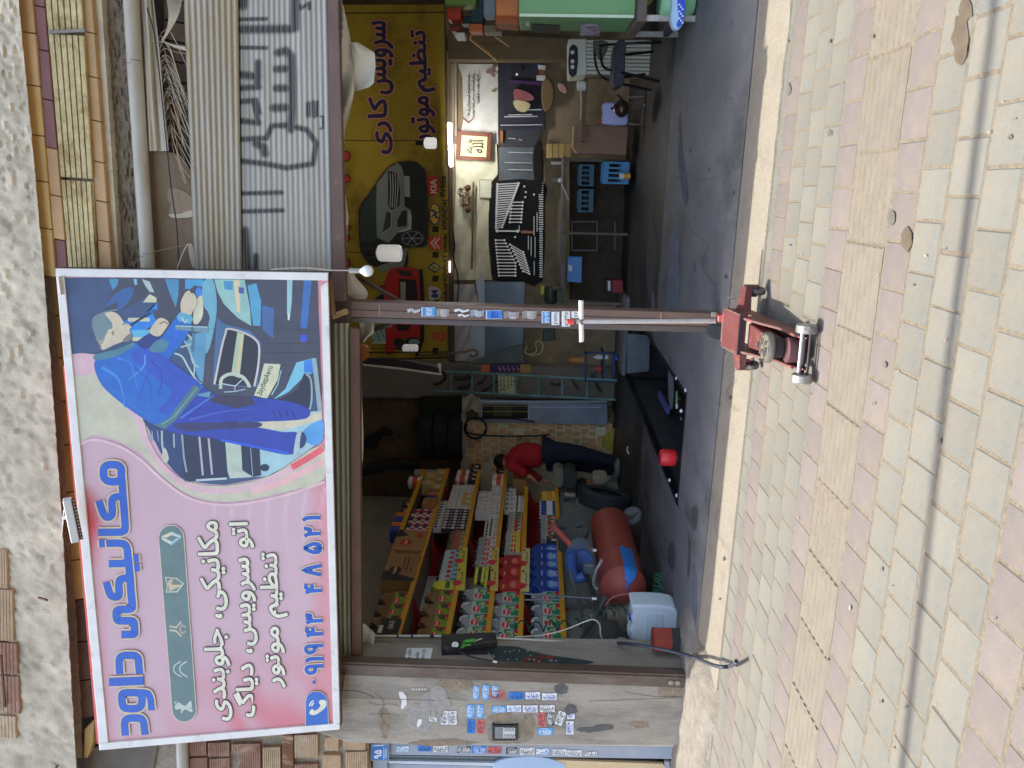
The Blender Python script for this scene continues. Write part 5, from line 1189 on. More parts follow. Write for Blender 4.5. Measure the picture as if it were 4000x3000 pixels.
tag(M().cyl(PX(1926, 2583, XV + .05), PX(1942, 2586, XV + .05), .008, 8).build('hose_nipple', SIL), 'pale metal nipple at the end of the gauge hose', 'nipple')
# red hexagonal bucket at the foot of the reveal
b0 = G(2680, 2590, .02); b0 = V((-3.12, 4.66, .02))
m_ = M(); m_.lathe([(.078, 0), (.082, .02), (.082, .19)], b0, (0, 0, 1), 6)
t = thing('red_bucket', 'red six sided container with a black lower half at the foot of the pier', 'container', b0)
M().lathe([(.086, 0), (.088, .115)], b0, (0, 0, 1), 6).build('lower_shell', mat('dirty_black', (52, 50, 48), .7, var=.3), t); M().lathe([(.088, .116), (.088, .235), (.08, .24), (.07, .215)], b0, (0, 0, 1), 6).build('upper_shell', mat('dull_red', (150, 58, 44), .55, var=.15), t)
# ================================================================== trolley jack
JR = mat('faded_red_paint', (104, 54, 52), .5, metal=.1, var=.18, scale=14, bump=.15, bscale=60, stain=(132, 100, 92), samt=.7, sscale=14, sthr=.55)
JR2 = mat('faded_red_paint_worn', (116, 84, 78), .6, metal=.1, var=.2, scale=20, stain=(176, 60, 56), samt=.7, sscale=18, sthr=.52)
JD = mat('jack_dark', (52, 44, 44), .6, metal=.3, var=.3, scale=20)
JW = mat('worn_wheel_steel', (150, 146, 138), .42, metal=.5, var=.25, scale=40, stain=(70, 66, 62), samt=.8, sscale=30, sthr=.5, bump=.1)
JC = mat('jack_chrome', (170, 168, 164), .3, metal=.7, var=.15, scale=30)
jr = V((-.755, 3.80, 0)); jf = V((-.705, 3.055, 0))
jd = (jf - jr).normalized(); js_ = V((jd.y, -jd.x, 0))          # js_: to the left as the jack looks = camera left
js_ = V((-jd.y, jd.x, 0)) ; js_ = js_ if js_.x > 0 else -js_      # camera right
z0 = .012
def J(l, s, z): return jr + jd * l + js_ * s + V((0, 0, z + z0))
JK = thing('trolley_jack', 'worn red hydraulic trolley jack with a silver T handle standing in front of the post', 'trolley jack', jr)
L_ = (jf - jr).length
# two tapering side plates
for s_ in (-1, 1):
    prof = [(-.02, .165), (.08, .19), (.26, .175), (.56, .075), (.76, .062), (.79, .04), (.77, .012), (.56, .012), (.30, .035), (.06, .05), (-.02, .07)]
    w = lambda l: lerp(.088, .066, max(0, min(1, l / .75)))
    m_ = M()
    A = [J(l, s_ * w(l), z) for l, z in prof]; B = [J(l, s_ * (w(l) - .007), z) for l, z in prof]; n = len(prof)
    m_.add(A + B, [tuple(range(n)), tuple(range(2 * n - 1, n - 1, -1))] + [(i, (i + 1) % n, (i + 1) % n + n, i + n) for i in range(n)])
    m_.build('side_plate', JR, JK, bevel=.0015)
    # folded top flange with worn edge
    pr = [(.30, .163), (.45, .118), (.56, .078), (.74, .065)]
    m_ = M(); m_.tube([J(l, s_ * (w(l) - .002), z + .002) for l, z in pr], .0065, 8); m_.build('flange', JR2, JK, smooth=True)
# top cover (square hood) and sloping rear part
def quadbox(pts_top, dz, m_, nm):
    mm = M(); mm.prism(pts_top, V((0, 0, -dz))); return mm.build(nm, m_, JK, bevel=.003)
quadbox([J(.03, -.092, .190), J(.31, -.088, .178), J(.31, .088, .178), J(.03, .092, .190)], .03, JR, 'hood')
quadbox([J(-.07, -.05, .155), J(.03, -.075, .192), J(.03, .075, .192), J(-.07, .05, .155)], .05, JR, 'rear_cover')
m_ = M(); m_.bar(J(.312, -.09, .172), J(.312, .09, .172), .012, .02); m_.build('hood_lip', JD, JK)
m_ = M(); m_.bar(J(.06, -.093, .183), J(.3, -.09, .172), .006, .012); m_.bar(J(.06, .093, .183), J(.3, .09, .172), .006, .012); m_.build('hood_edge', JR2, JK)
# dark interior floor
m_ = M(); m_.bar(J(.05, 0, .05), J(.7, 0, .03), .12, .01); m_.build('base_plate', JD, JK)
# lifting arm with saddle
m_ = M(); m_.prism([J(.30, -.055, .135), J(.66, -.032, .125), J(.66, .032, .125), J(.30, .055, .135)], V((0, 0, -.055))); m_.build('lift_arm', JR, JK, bevel=.004)
m_ = M(); m_.cyl(J(.645, 0, .09), J(.645, 0, .13), .042, 24); m_.build('saddle_post', JD, JK, smooth=True)
pad = M(); pad.lathe([(.02, .128), (.058, .130), (.064, .136), (.064, .152), (.06, .158), (.052, .157), (.048, .153), (.0005, .153)], J(.645, 0, 0) - V((0, 0, z0)) + V((0, 0, .012)), (0, 0, 1), 28); pad.build('saddle', mat('saddle_iron', (112, 108, 96), .6, metal=.3, var=.2, scale=40, bump=.4, bscale=90), JK, smooth=True)
for k in range(4):
    a_ = pi / 4 + k * pi / 2; c = J(.645, 0, .166)
    M().bar(c + V((cos(a_), sin(a_), 0)) * .016, c + V((cos(a_), sin(a_), 0)) * .045, .006, .006).build('saddle_rib', mat('saddle_iron', (112, 108, 96)), JK)
for k in range(4):
    a_ = k * pi / 2; c = J(.645, 0, .170)
    M().bar(c + V((cos(a_) * .056, sin(a_) * .056, 0)) + V((-sin(a_), cos(a_), 0)) * .012, c + V((cos(a_) * .056, sin(a_) * .056, 0)) - V((-sin(a_), cos(a_), 0)) * .012, .007, .01).build('saddle_tooth', mat('saddle_iron', (112, 108, 96)), JK)
# hydraulic unit between the plates in front
m_ = M(); m_.lathe([(.052, 0), (.052, .05)], J(.70, 0, .035), (0, 0, 1), 20); m_.build('pivot_disc', mat('plum_disc', (92, 58, 60), .6), JK, smooth=True)
# front axle and wheels
for (l, z, r, m_) in ((.775, .052, .009, JC), (.80, .028, .006, JD), (.75, .03, .008, JD)):
    M().cyl(J(l, -.10, z), J(l, .10, z), r, 10).build('axle', m_, JK, smooth=True)
for s_ in (-1, 1):
    c0, c1_ = J(.785, s_ * .082, .041), J(.785, s_ * .118, .041)
    mm = M().lathe([(.014, .0), (.036, .0), (.041, .004), (.041, .030), (.036, .035), (.024, .035), (.022, .027), (.010, .027), (.009, .034), (.0005, .034)], c0, (c1_ - c0), 24)
    mm.build('front_wheel', JW, JK, smooth=True)
# rear wings and casters
for s_ in (-1, 1):
    A = [J(.05, s_ * .088, .135), J(.025, s_ * .2, .112), J(.075, s_ * .205, .10), J(.13, s_ * .088, .122)]
    mm = M(); mm.prism(A, V((0, 0, -.006))); mm.build('wing_plate', JR, JK, bevel=.002)
    mm = M(); mm.prism([J(.13, s_ * .088, .122), J(.075, s_ * .205, .10), J(.07, s_ * .2, .072), J(.12, s_ * .088, .08)], -jd * .006); mm.build('wing_web', JR, JK)
    c = J(.05, s_ * .182, .037)
    ax = (js_ * .95 + jd * .3).normalized()
    M().lathe([(.012, 0), (.034, 0), (.036, .003), (.036, .019), (.034, .022), (.018, .022), (.016, .019), (.0005, .02)], c - ax * .01, ax, 22).build('rear_caster', mat('caster_grey', (98, 90, 86), .5, metal=.2, var=.2, scale=20), JK, smooth=True)
    M().cyl(c - ax * .02, c + ax * .022, .008, 10).build('caster_pin', JD, JK)
    mm = M(); mm.bar(c - ax * .016 + V((0, 0, .07)), c - ax * .016, .004, .03, up=ax); mm.bar(c + ax * .017 + V((0, 0, .07)), c + ax * .017, .004, .03, up=ax); mm.build('caster_fork', JR2, JK)
M().cyl(J(.0, .14, .13), J(-.0, .14, .165), .006, 8).build('wing_bolt', JC, JK)
M().lathe([(.012, 0), (.012, .006), (.006, .008)], J(.36, .095, .145), js_, 8).build('side_bolt', JR2, JK); M().lathe([(.010, 0), (.010, .006), (.005, .008)], J(.40, -.09, .135), -js_, 8).build('side_bolt', JR2, JK)
# handle socket + T handle
h0 = J(-.03, .0, .15); hb = P(2795, 1254, 3.86); ht = P(2252, 1256, 3.90)
so = P(2842, 1250, 3.84)
m_ = M(); m_.prism([P(2858, 1226, 3.80), P(2858, 1262, 3.80), P(2805, 1258, 3.83), P(2805, 1228, 3.83)], (0, .03, 0)); m_.build('handle_socket', mat('fresh_red_paint', (150, 50, 48), .45, var=.15, scale=30), JK, bevel=.003)
M().lathe([(.0, .0), (.013, .001), (.013, .02), (.0, .021)], P(2796, 1228, 3.83), (0, 0, 1), 12).build('knurled_knob', JC, JK, smooth=True)
M().lathe([(.0, .0), (.02, .001), (.02, .012), (.0, .014)], J(-.05, .065, .13), js_, 12).build('socket_boss', JR, JK)
m_ = M(); m_.tube([hb, lerp(hb, ht, .5), ht], [.0125, .0125, .0125], 14); m_.build('handle_tube', mat('worn_silver_tube', (176, 170, 164), .35, metal=.4, var=.15, scale=30), JK, smooth=True)
ty = 2270; yl, yr = P(ty + 2, 1334, 3.90), P(ty, 1174, 3.90)
mid0, mid1 = lerp(yl, yr, .43), lerp(yl, yr, .55)
GRIP = mat('bright_grip', (226, 226, 226), .3, metal=.2, var=.04)
M().cyl(yl, mid0, .0125, 14).build('cross_grip', GRIP, JK, smooth=True); M().cyl(mid1, yr, .0125, 14).build('cross_grip', GRIP, JK, smooth=True); M().cyl(mid0, mid1, .015, 12).build('cross_sleeve', mat('sleeve_brown', (120, 96, 84), .5, metal=.3), JK, smooth=True)
M().lathe([(.014, 0), (.014, .035), (.011, .038)], P(2242, 1257, 3.9), (0, 0, 1), 12).build('handle_cap', mat('cap_red', (206, 66, 62), .4), JK, smooth=True)
# black hose end creeping out over the threshold
HB = mat('grey_black_hose', (50, 54, 62), .6, var=.15, scale=30)
hose = [P(2400, 2511, 4.95), PX(2450, 2515, -3.13), PX(2560, 2530, -3.05), PX(2640, 2548, -3.0), PX(2700, 2564, -2.98), G(2745, 2582, .09), G(2785, 2598, .09), G(2820, 2605, .075), G(2848, 2603, .04), G(2866, 2594, .045), G(2876, 2583, .06)]
t = thing('rubber_hose', 'dark rubber hose sagging out of the workshop and ending over the pavement', 'hose', hose[-1])
M().tube(sm([tuple(p) for p in hose], 5), .0105, 12).build('hose_body', HB, t, smooth=True)
M().tube([hose[-1], hose[-1] + (hose[-1] - hose[-2]).normalized() * .012], .0135, 10, cap=False).build('hose_collar', mat('collar_pale', (150, 146, 136), .5), t)
GAIN = 1.28
# ================================================================== inside, the rear wall
YW = 10.40
def S(name, label, cat, poly, Y, th, m_, bevel=.003, group=None, smth=0):
    return tag(slab(sm(poly, smth, True) if smth else poly, Y, th).build(name, m_, bevel=bevel), label, cat, group)
R6 = lambda pts: [(1350 + .5125 * x, 600 + .5125 * y) for x, y in pts]
R1 = lambda pts: [(1300 + .5 * x, .5 * y) for x, y in pts]
R2 = lambda pts: [(1300 + .5 * x, 800 + .5 * y) for x, y in pts]
R3 = lambda pts: [(1300 + .5 * x, 1600 + .5 * y) for x, y in pts]
R5 = lambda pts: [(2100 + .5 * x, .5 * y) for x, y in pts]
# grey plaster of the lower wall and a column
S('plaster_field', 'grey plaster field of the rear wall behind the workbench', 'wall', [(1740, -250), (2500, -250), (2500, 1660), (1740, 1480)], 10.43, .01, mat('greyish_plaster', (132, 118, 96), .9, var=.2, scale=3, bump=.3, bscale=20, stain=(92, 84, 74), samt=.6, sscale=1.5))
S('grey_column', 'grey concrete column left of the yellow banner', 'column', [(1380, 1412), (2420, 1440), (2420, 1560), (1380, 1552)], 10.2, .2, mat('column_grey', (108, 104, 98), .9, var=.15, scale=3, bump=.3))
# ---- yellow banner
BY = mat('banner_yellow', (152, 130, 38), .6, var=.1, scale=1.6, stain=(124, 94, 34), samt=.6, sscale=1.5, bump=.1, bscale=4)
BN = thing('yellow_banner', 'large yellow banner printed with cars, brand emblems and dark blue writing on the rear wall', 'banner', P(1740, 700, YW))
def bfn(u, v):
    y = lerp(18, 1425, v); lo = path([(1735, 18), (1740, 640), (1752, 820), (1748, 1425)], y); hi = 1180 if y < 1395 else 1180 + (y - 1395) * 10
    return P(lerp(hi, lo, u), y, YW - .012 * sin(v * 24 + u * 4) * (.4 + u))
M().grid(bfn, 16, 90).build('banner_cloth', BY, BN, smooth=True, recalc=False)
a = Art(onY(YW - .014), base=.004, step=.0004)
DB = (40, 40, 74); PKO = (206, 132, 104)
a.line([(1190, 53), (1735, 49)], 4, (30, 26, 26))
a.text('سرویس', (1452, 84), (1536, 84), (1460, 366), (1536, 366), DB, bold=3.2, outline=8, oc=PKO)
a.text('کاری', (1440, 382), (1532, 382), (1440, 600), (1532, 600), DB, bold=3.2, outline=8, oc=PKO)
a.text('تنظیم', (1596, 120), (1696, 120), (1606, 358), (1700, 358), DB, bold=3.2, outline=8, oc=PKO)
a.text('موتور', (1606, 378), (1700, 378), (1610, 556), (1700, 556), DB, bold=3.2, outline=8, oc=PKO)
gry = (118, 124, 118); dk = (34, 38, 38); lt = (160, 164, 154)
a.poly(R6(sm([(105, 430), (170, 320), (240, 215), (320, 110), (400, 65), (520, 58), (590, 105), (615, 180), (632, 640), (580, 712), (480, 720), (470, 860), (300, 870), (200, 850), (140, 790), (108, 690)], 3, True)), dk)
a.poly(R6([(238, 230), (330, 110), (400, 70), (430, 100), (448, 170), (450, 400), (500, 430), (500, 590), (400, 600), (330, 680), (240, 640), (235, 500)]), gry)
a.poly(R6([(118, 420), (235, 250), (232, 660), (120, 690), (108, 560)]), (46, 60, 54)); a.poly(R6([(325, 130), (400, 150), (418, 300), (412, 400), (350, 430), (325, 400)]), (40, 40, 42))
for k in range(4): a.line(R6([(340 + k * 20, 150), (346 + k * 18, 280), (340 + k * 16, 410)]), 3, lt, 3)
a.poly(R6([(448, 170), (490, 172), (492, 330), (452, 325)]), (150, 150, 138)); a.poly(R6([(318, 430), (352, 450), (350, 560), (285, 605), (290, 560)]), (52, 56, 58)); a.line(R6([(318, 430), (352, 450), (350, 560), (285, 605)]), 3, lt)
a.poly(R6([(430, 440), (470, 430), (468, 550), (395, 560), (400, 500)]), (42, 44, 46)); a.poly(R6([(476, 432), (506, 470), (500, 590), (400, 598), (480, 560)]), lt)
a.ell(*R6([(510, 645)])[0], 50, 34, (38, 40, 42), 28); a.ell(*R6([(510, 645)])[0], 44, 30, (92, 96, 98), 28); a.ell(*R6([(510, 645)])[0], 38, 25, (34, 36, 38), 28)
for k in range(6): a.line([R6([(510, 645)])[0], (R6([(510, 645)])[0][0] + 40 * cos(k * pi / 3), R6([(510, 645)])[0][1] + 27 * sin(k * pi / 3))], 4, (120, 122, 122))
a.poly(R6([(455, 715), (480, 720), (440, 880), (260, 900), (240, 860), (330, 830)]), (112, 118, 106)); a.poly(R6(sm([(120, 700), (190, 700), (230, 760), (220, 850), (150, 800)], 3, True)), (40, 46, 44))
red = (164, 38, 36)
a.poly(R6(sm([(300, 1140), (296, 1000), (330, 900), (390, 868), (540, 872), (560, 950), (572, 1180), (566, 1380), (500, 1420), (420, 1400), (380, 1500), (320, 1530), (300, 1450)], 3, True)), red)
a.poly(R6([(560, 880), (590, 880), (604, 1100), (600, 1420), (560, 1540), (530, 1540), (570, 1400), (575, 1180)]), (30, 26, 26))
a.poly(R6([(410, 950), (540, 960), (555, 1100), (530, 1140), (410, 1130)]), (40, 30, 32)); a.poly(R6([(420, 975), (462, 978), (458, 1125), (422, 1122)]), (150, 140, 130)); a.poly(R6([(385, 885), (500, 890), (510, 935), (430, 930)]), (48, 40, 44))
a.poly(R6([(262, 1000), (298, 1000), (298, 1060), (256, 1040)]), (120, 30, 30)); a.poly(R6([(190, 1130), (290, 1060), (300, 1150)]), (40, 42, 42))
a.poly(R6([(205, 1350), (300, 1300), (310, 1440), (230, 1440), (196, 1400)]), (140, 168, 160)); a.line(R6([(230, 1345), (270, 1420)]), 3, (40, 40, 40)); a.line(R6([(260, 1325), (300, 1400)]), 3, (40, 40, 40)); a.line(R6([(205, 1440), (310, 1438)]), 6, (190, 190, 180))
a.ell(*R6([(520, 1435)])[0], 34, 20, (30, 30, 32)); a.ell(*R6([(525, 1432)])[0], 22, 12, (130, 138, 146)); a.ell(*R6([(410, 1435)])[0], 22, 16, (30, 30, 32)); a.poly(R6([(390, 1300), (500, 1305), (480, 1350), (400, 1345)]), (44, 30, 32))
# emblem row
a.ell(*R6([(668, 243)])[0], 24, 41, (178, 42, 44)); a.text('KIA', R6([(650, 196)])[0], R6([(694, 196)])[0], R6([(650, 300)])[0], R6([(694, 300)])[0], (206, 180, 160), bold=1.4)
a.ell(*R6([(682, 458)])[0], 22, 43, (44, 50, 80)); a.ell(*R6([(682, 458)])[0], 18, 38, (186, 156, 60)); a.line(R6([(650, 430), (680, 440), (690, 480), (716, 490)]), 8, (44, 54, 90), 3); a.line(R6([(655, 480), (712, 440)]), 6, (44, 54, 90))
for y in (575, 770, 950, 1130, 1498): a.poly(R6([(666, y - 24), (712, y - 20), (708, y + 24), (664, y + 20)]), (32, 24, 18))
a.poly(R6([(638, 630), (740, 632), (740, 730), (640, 728)]), (188, 56, 52)); 
for k in (0, 30): a.line(R6([(690 + k, 640), (655 + k, 680), (690 + k, 722)]), 6, (190, 170, 150))
a.line(R6([(635, 865), (675, 830), (724, 865), (684, 900)]), 8, (70, 70, 66), 0, True); a.line(R6([(646, 865), (676, 842), (712, 865), (684, 890)]), 2, (190, 180, 150), 0, True)
a.poly(R6(sm([(638, 1012), (700, 1016), (734, 1062), (700, 1106), (642, 1108)], 3, True)), (170, 166, 150)); a.poly(R6([(650, 1040), (716, 1034), (690, 1060), (716, 1080), (690, 1100), (650, 1086), (672, 1064)]), (36, 50, 110))
for s_ in (-1, 1):
    a.line(R6([(662, 1380 + 14 * s_), (710, 1384 + 12 * s_), (748, 1384 + 50 * s_)]), 8, (196, 64, 54)); 
a.line(R6([(770, 1360), (745, 1384), (770, 1408)]), 8, (196, 64, 54))
INKB = (44, 30, 24)
for s_, y0, y1, x0, x1 in (('Pride', 168, 325, 726, 768), ('HYUNDAI', 352, 575, 740, 778), ('CITROËN', 612, 752, 748, 776), ('RENAULT', 768, 968, 746, 778), ('سمند', 985, 1145, 742, 778)):
    a.text(s_, R6([(x0, y0)])[0], R6([(x1, y0)])[0], R6([(x0, y1)])[0], R6([(x1, y1)])[0], INKB, bold=.9)
for y, r in ((20, 34), (190, 28), (560, 22), (640, 26), (830, 34)):
    a.ell(*R6([(8, y)])[0], 20, r * .62, (40, 26, 24)); a.ell(*R6([(4, y)])[0], 18, r * .5, (180, 44, 46))
a.build('banner_print', BN)
# ---- rails, tubes and lamps over the bench
S('brown_rail', 'long brown batten running under the yellow banner', 'batten', [(1752, 640), (1766, 645), (1776, 1440), (1758, 1440)], 10.3, .04, mat('dark_batten', (78, 64, 52), .8, var=.3))
for k, (x, y0, y1, c) in enumerate(((1750, 200, 640, (120, 108, 92)), (1768, 250, 520, (146, 136, 118)), (1779, 235, 530, (160, 150, 130)))):
    tag(M().tube([P(x, y0, 10.34), P(x + 2, y1, 10.34)], .016, 8).build('conduit_rail', mat('rail_%d' % k, c, .6)), ['brown conduit just below the banner edge', 'pale conduit in the middle below the banner', 'cream conduit lowest of three below the banner'][k], 'conduit')
t = thing('fluorescent_lamp', 'lit white fluorescent tube under the yellow banner', 'lamp', P(1762, 565, 10.3))
M().tube([P(1759, 482, 9.75), P(1766, 648, 9.75)], .014, 12).build('glowing_tube', mat('tube_light', (250, 252, 244), .3, var=0, emit=48), t)
M().bar(P(1753, 478, 9.79), P(1760, 652, 9.79), .05, .03).build('lamp_rail', mat('lamp_rail_white', (190, 188, 180), .5), t)
t = thing('led_strip', 'short string of tiny lit lamps on the batten under the banner', 'led strip', P(1757, 1040, 10.28))
for k in range(9): M().sphere(P(1756, 1022 + k * 5, 10.27), .007, 6).build('led', mat('led_lit', (250, 250, 240), .3, var=0, emit=4), t)
def glow_bulb(nm, lab, x0, x1, y, Y, r, e, sock=.25):
    t = bulb(nm, lab, x0, x1, y, Y, r, False, sock)
    g = [c for c in t.children if c.name.startswith('glass')][0]
    g.data.materials[0] = mat('bulb_faint_glow_%d' % (e * 100), (255, 240, 206), .3, var=0, emit=e)  # faint emission added to brighten the opal glass, hardly a light source
    return t
glow_bulb('opal_bulb', 'big opal bulb hanging in front of the grey printed car', 1436, 1571, 987, 6.0, .066, .08)
glow_bulb('opal_bulb', 'big opal bulb hanging left of the post near the chain hoist', 1550, 1634, 1359, 8.4, .045, .05)
glow_bulb('opal_bulb', 'small opal bulb hanging under the second line of the yellow banner', 1624, 1706, 558, 8.0, .055, .15, .38)
for lab, x, y, Y, x1 in (('cord of the big opal bulb in front of the grey car', 1350, 985, 6.0, 1440), ('cord of the left opal bulb near the hoist', 1420, 1359, 8.4, 1552), ('cord of the small opal bulb under the banner writing', 1340, 548, 8.0, 1626)):
    tube3(lab, 'lamp_cord', [P(x, y, Y), P((x + x1) / 2, y + 2, Y), P(x1, y, Y)], .004 if Y > 7 else .003, CAB, 'cord')
# ---- sheets on the wall
WS = mat('wall_sheet_white', (206, 202, 190), .7, var=.06, scale=2, stain=(176, 168, 148), samt=.4, sscale=1.4, bump=.25, bscale=5); WS2 = mat('wall_sheet_cream', (204, 192, 168), .7, var=.06, scale=2, stain=(164, 148, 120), samt=.4, sscale=1.4, bump=.3, bscale=4)
def wsheet(nm, lab, L, R, y0, y1, Y, m_, amp=.02):
    def fn(u, v):
        y = lerp(y0, y1, v); return P(lerp(path(L, y), path(R, y), u), y, Y - amp * abs(sin(u * 5 + v * 11)))
    return tag(M().grid(fn, 16, 40).build(nm, m_, smooth=True, recalc=False), lab, 'wall sheet')
t = wsheet('printed_wall_sheet', 'greyish white cloth with three lines of writing pinned on the rear wall', [(1788, 248), (1806, 300), (1810, 470), (1790, 560)], [(1945, 250), (1946, 560)], 250, 562, 10.39, WS)
a = Art(onY(10.355), base=.002, step=.0003)
for x, s_, y0, y1 in ((1824, 'نسیه ممنوع  لیستمان پر ها', 294, 452), (1842, 'مانع کسب است حتی شما دوست', 290, 462), (1860, 'هر چند دوست ما هستید', 292, 405)): a.text(s_, (x, y0), (x + 15, y0), (x, y1), (x + 15, y1), (60, 52, 50), bold=.5)
for k in range(9): a.ell(1915 + random.uniform(-14, 24), 278 + random.uniform(-16, 30), 7, 7, (128, 108, 100), 10)
a.ell(1930, 355, 10, 5, (120, 128, 60)); a.line([(1808, 460), (1830, 480), (1848, 464)], 4, (110, 70, 40))
a.build('sheet_print'); tag(bpy.data.objects['sheet_print'], 'handwriting and brown rose printed on the white wall cloth', 'print')
bpy.data.objects['sheet_print'].parent = t; 
for k_ in ('label', 'category'): del bpy.data.objects['sheet_print'][k_]
wsheet('cream_wall_sheet', 'long cream cloth pinned along the rear wall above the tool roll', [(1775, 560), (1782, 700), (1774, 900), (1772, 1090)], [(1940, 560), (1945, 680), (1912, 720), (1908, 950), (1920, 1092)], 562, 1094, 10.385, WS2)
wsheet('grey_wall_sheet', 'crumpled grey white sheet left of the cream cloth on the rear wall', [(1772, 1110), (1765, 1400)], [(1852, 1110), (1866, 1170), (1840, 1270), (1838, 1410)], 1110, 1410, 10.38, mat('wall_sheet_grey', (168, 168, 168), .7, var=.1, scale=3, bump=.4, bscale=5), .03)
# calligraphy frame
t = thing('calligraphy_frame', 'ornate brown framed calligraphy hanging on the rear wall', 'picture frame', P(1915, 570, 10.3))
FRM = mat('brown_frame', (104, 58, 40), .5, var=.25, scale=30, bump=.3)
o4 = [(1786, 510), (1922, 520), (1915, 630), (1780, 622)]; i4 = [(1803, 528), (1904, 534), (1899, 614), (1797, 608)]
for k in range(4): slab([o4[k], o4[(k + 1) % 4], i4[(k + 1) % 4], i4[k]], 10.30, .03).build('frame_bar', FRM, t, bevel=.004)
slab(i4, 10.32, .01).build('picture', mat('aged_paper', (206, 190, 150), .7, var=.12, scale=20), t)
a = Art(onY(10.319), base=.002, step=.0004)
a.text('وان یکاد', (1822, 545), (1850, 545), (1820, 600), (1850, 600), (60, 46, 36), bold=1); a.text('الله', (1850, 548), (1888, 548), (1850, 598), (1888, 598), (60, 46, 36), bold=1.2)
a.build('calligraphy', t)
t = thing('framed_note', 'small framed pencil note on the cream cloth', 'note', P(1922, 740, 10.36)); slab([(1872, 700), (1922, 702), (1921, 776), (1872, 774)], 10.35, .008).build('frame_bar', mat('thin_frame', (140, 124, 100), .6), t); slab([(1875, 704), (1919, 705), (1918, 772), (1875, 771)], 10.347, .004).build('note_paper', mat('note_paper', (206, 198, 176), .7, var=.1, scale=30), t)
tag(M().tube([P(1850, 712, 10.3), P(1846, 900, 10.3), P(1843, 1052, 10.3)], .014, 8).build('hanging_rod', mat('bronze_rod', (120, 104, 80), .4, metal=.5), smooth=True), 'long thin metal rod hung level across the cream cloth', 'rod')
t = thing('wire_bundle', 'tangled bundle of brown plugs and wires left of the framed note', 'wires', P(1830, 780, 10.28))
for k in range(7): M().tube(sm([tuple(P(1800 + random.uniform(-12, 38), 735 + 14 * j + random.uniform(-8, 8), 10.25 + random.uniform(-.03, .03))) for j in range(6)], 4), .007, 5).build('wire', mat('wire_%d' % (k % 3), [(96, 60, 44), (140, 120, 96), (50, 40, 36)][k % 3], .6), t)
for y in (734, 820): M().sphere(P(1828, y, 10.24), .04, 10).build('plug', mat('plug_brown', (76, 46, 36), .4), t, smooth=True)
# ---- dark tool boards
BB = mat('navy_tool_board', (44, 46, 60), .7, var=.3, scale=6, bump=.2); TOOL = mat('tool_steel', (196, 196, 196), .35, metal=.35, var=.1, scale=20)
t = thing('tool_board', 'dark board with rags, tags and screwdrivers hanging at the right of the rear wall', 'tool board', P(2120, 370, 10.35)); slab([(1948, 236), (2128, 240), (2130, 508), (1950, 506)], 10.36, .02).build('board_panel', BB, t)
slab(sm(R1([(1415, 700), (1500, 712), (1560, 745), (1565, 780), (1500, 790), (1430, 800)]), 3, True), 10.28, .05).build('rag', mat('rose_rag', (150, 92, 98), .9, var=.2), t); slab(sm(R1([(1410, 790), (1470, 785), (1545, 815), (1500, 876), (1430, 850)]), 3, True), 10.27, .03).build('glove', mat('cream_glove', (190, 176, 140), .9, var=.15), t)
for p in ([(1600, 505), (1660, 510), (1660, 545), (1605, 540)], [(1592, 588), (1662, 590), (1660, 634), (1590, 628)]): slab(R1(p), 10.33, .01).build('tag_card', mat('card_white', (206, 204, 196), .6), t)
slab(R1([(1610, 545), (1660, 545), (1660, 585), (1612, 585)]), 10.33, .01).build('tag_card', mat('card_brown', (110, 70, 44), .6), t); M().sphere(P(2020, 289, 10.3), .02, 8).build('shiny_cap', TOOL, t)
for x0, x1, y in ((1340, 1600, 912), (1310, 1640, 978), (1440, 1630, 860), (1370, 1560, 898)): M().tube([P(1300 + x0 / 2, y / 2, 10.32), P(1300 + x1 / 2, y / 2 - 2, 10.32)], .007, 6).build('screwdriver', TOOL, t)
slab(R1([(1380, 622), (1640, 640), (1640, 665), (1380, 650)]), 10.33, .01).build('purple_strap', mat('purple_strap', (72, 44, 92), .7), t)
t = thing('small_tool_board', 'grey tool board with a few long screwdrivers between the dark board and the tool roll', 'tool board', P(2090, 640, 10.35)); slab(R1([(1295, 1150), (1580, 1152), (1580, 1405), (1298, 1408)]), 10.36, .02).build('board_panel', mat('grey_tool_board', (84, 92, 100), .6, var=.2), t); slab(R1([(1300, 1010), (1620, 1015), (1600, 1145), (1295, 1140)]), 10.365, .02).build('board_panel', mat('dark_tool_board', (52, 56, 64), .6), t)
for x0, x1, y in ((1370, 1570, 1190), (1340, 1560, 1270), (1370, 1560, 1325), (1370, 1430, 1080), (1450, 1480, 1090)): M().tube([P(1300 + x0 / 2, y / 2, 10.33), P(1300 + x1 / 2, y / 2 + 2, 10.33)], .006, 6).build('screwdriver', TOOL, t)
slab(R1([(1310, 1020), (1330, 1022), (1328, 1110), (1308, 1115)]), 10.33, .02).build('wood_handle', mat('orange_handle', (150, 96, 52), .6), t)
tag(slab(sm(R1([(1640, 640), (1690, 615), (1725, 700), (1720, 800), (1690, 860), (1650, 860), (1630, 760)]), 3, True), 10.3, .12).build('straw_brush', mat('straw', (170, 150, 104), .9, var=.3, scale=40), bevel=.01), 'bushy straw hand broom hanging beside the dark tool board', 'broom')
tag(slab(sm(R1([(1760, 650), (1800, 655), (1830, 700), (1820, 728), (1770, 700)]), 3, True), 10.2, .06).build('pink_balloon', mat('pink_rubber', (176, 136, 132), .5), bevel=.008), 'pale pink rubber bulb hanging beside the broom', 'rubber bulb')
tag(slab(sm(R1([(1570, 1160), (1620, 1100), (1640, 1250), (1630, 1500), (1590, 1480), (1565, 1300)]), 3, True), 10.3, .05).build('black_brush', mat('black_bristle', (26, 26, 28), .9), bevel=.01), 'long black brush hanging left of the grey tool board', 'brush')
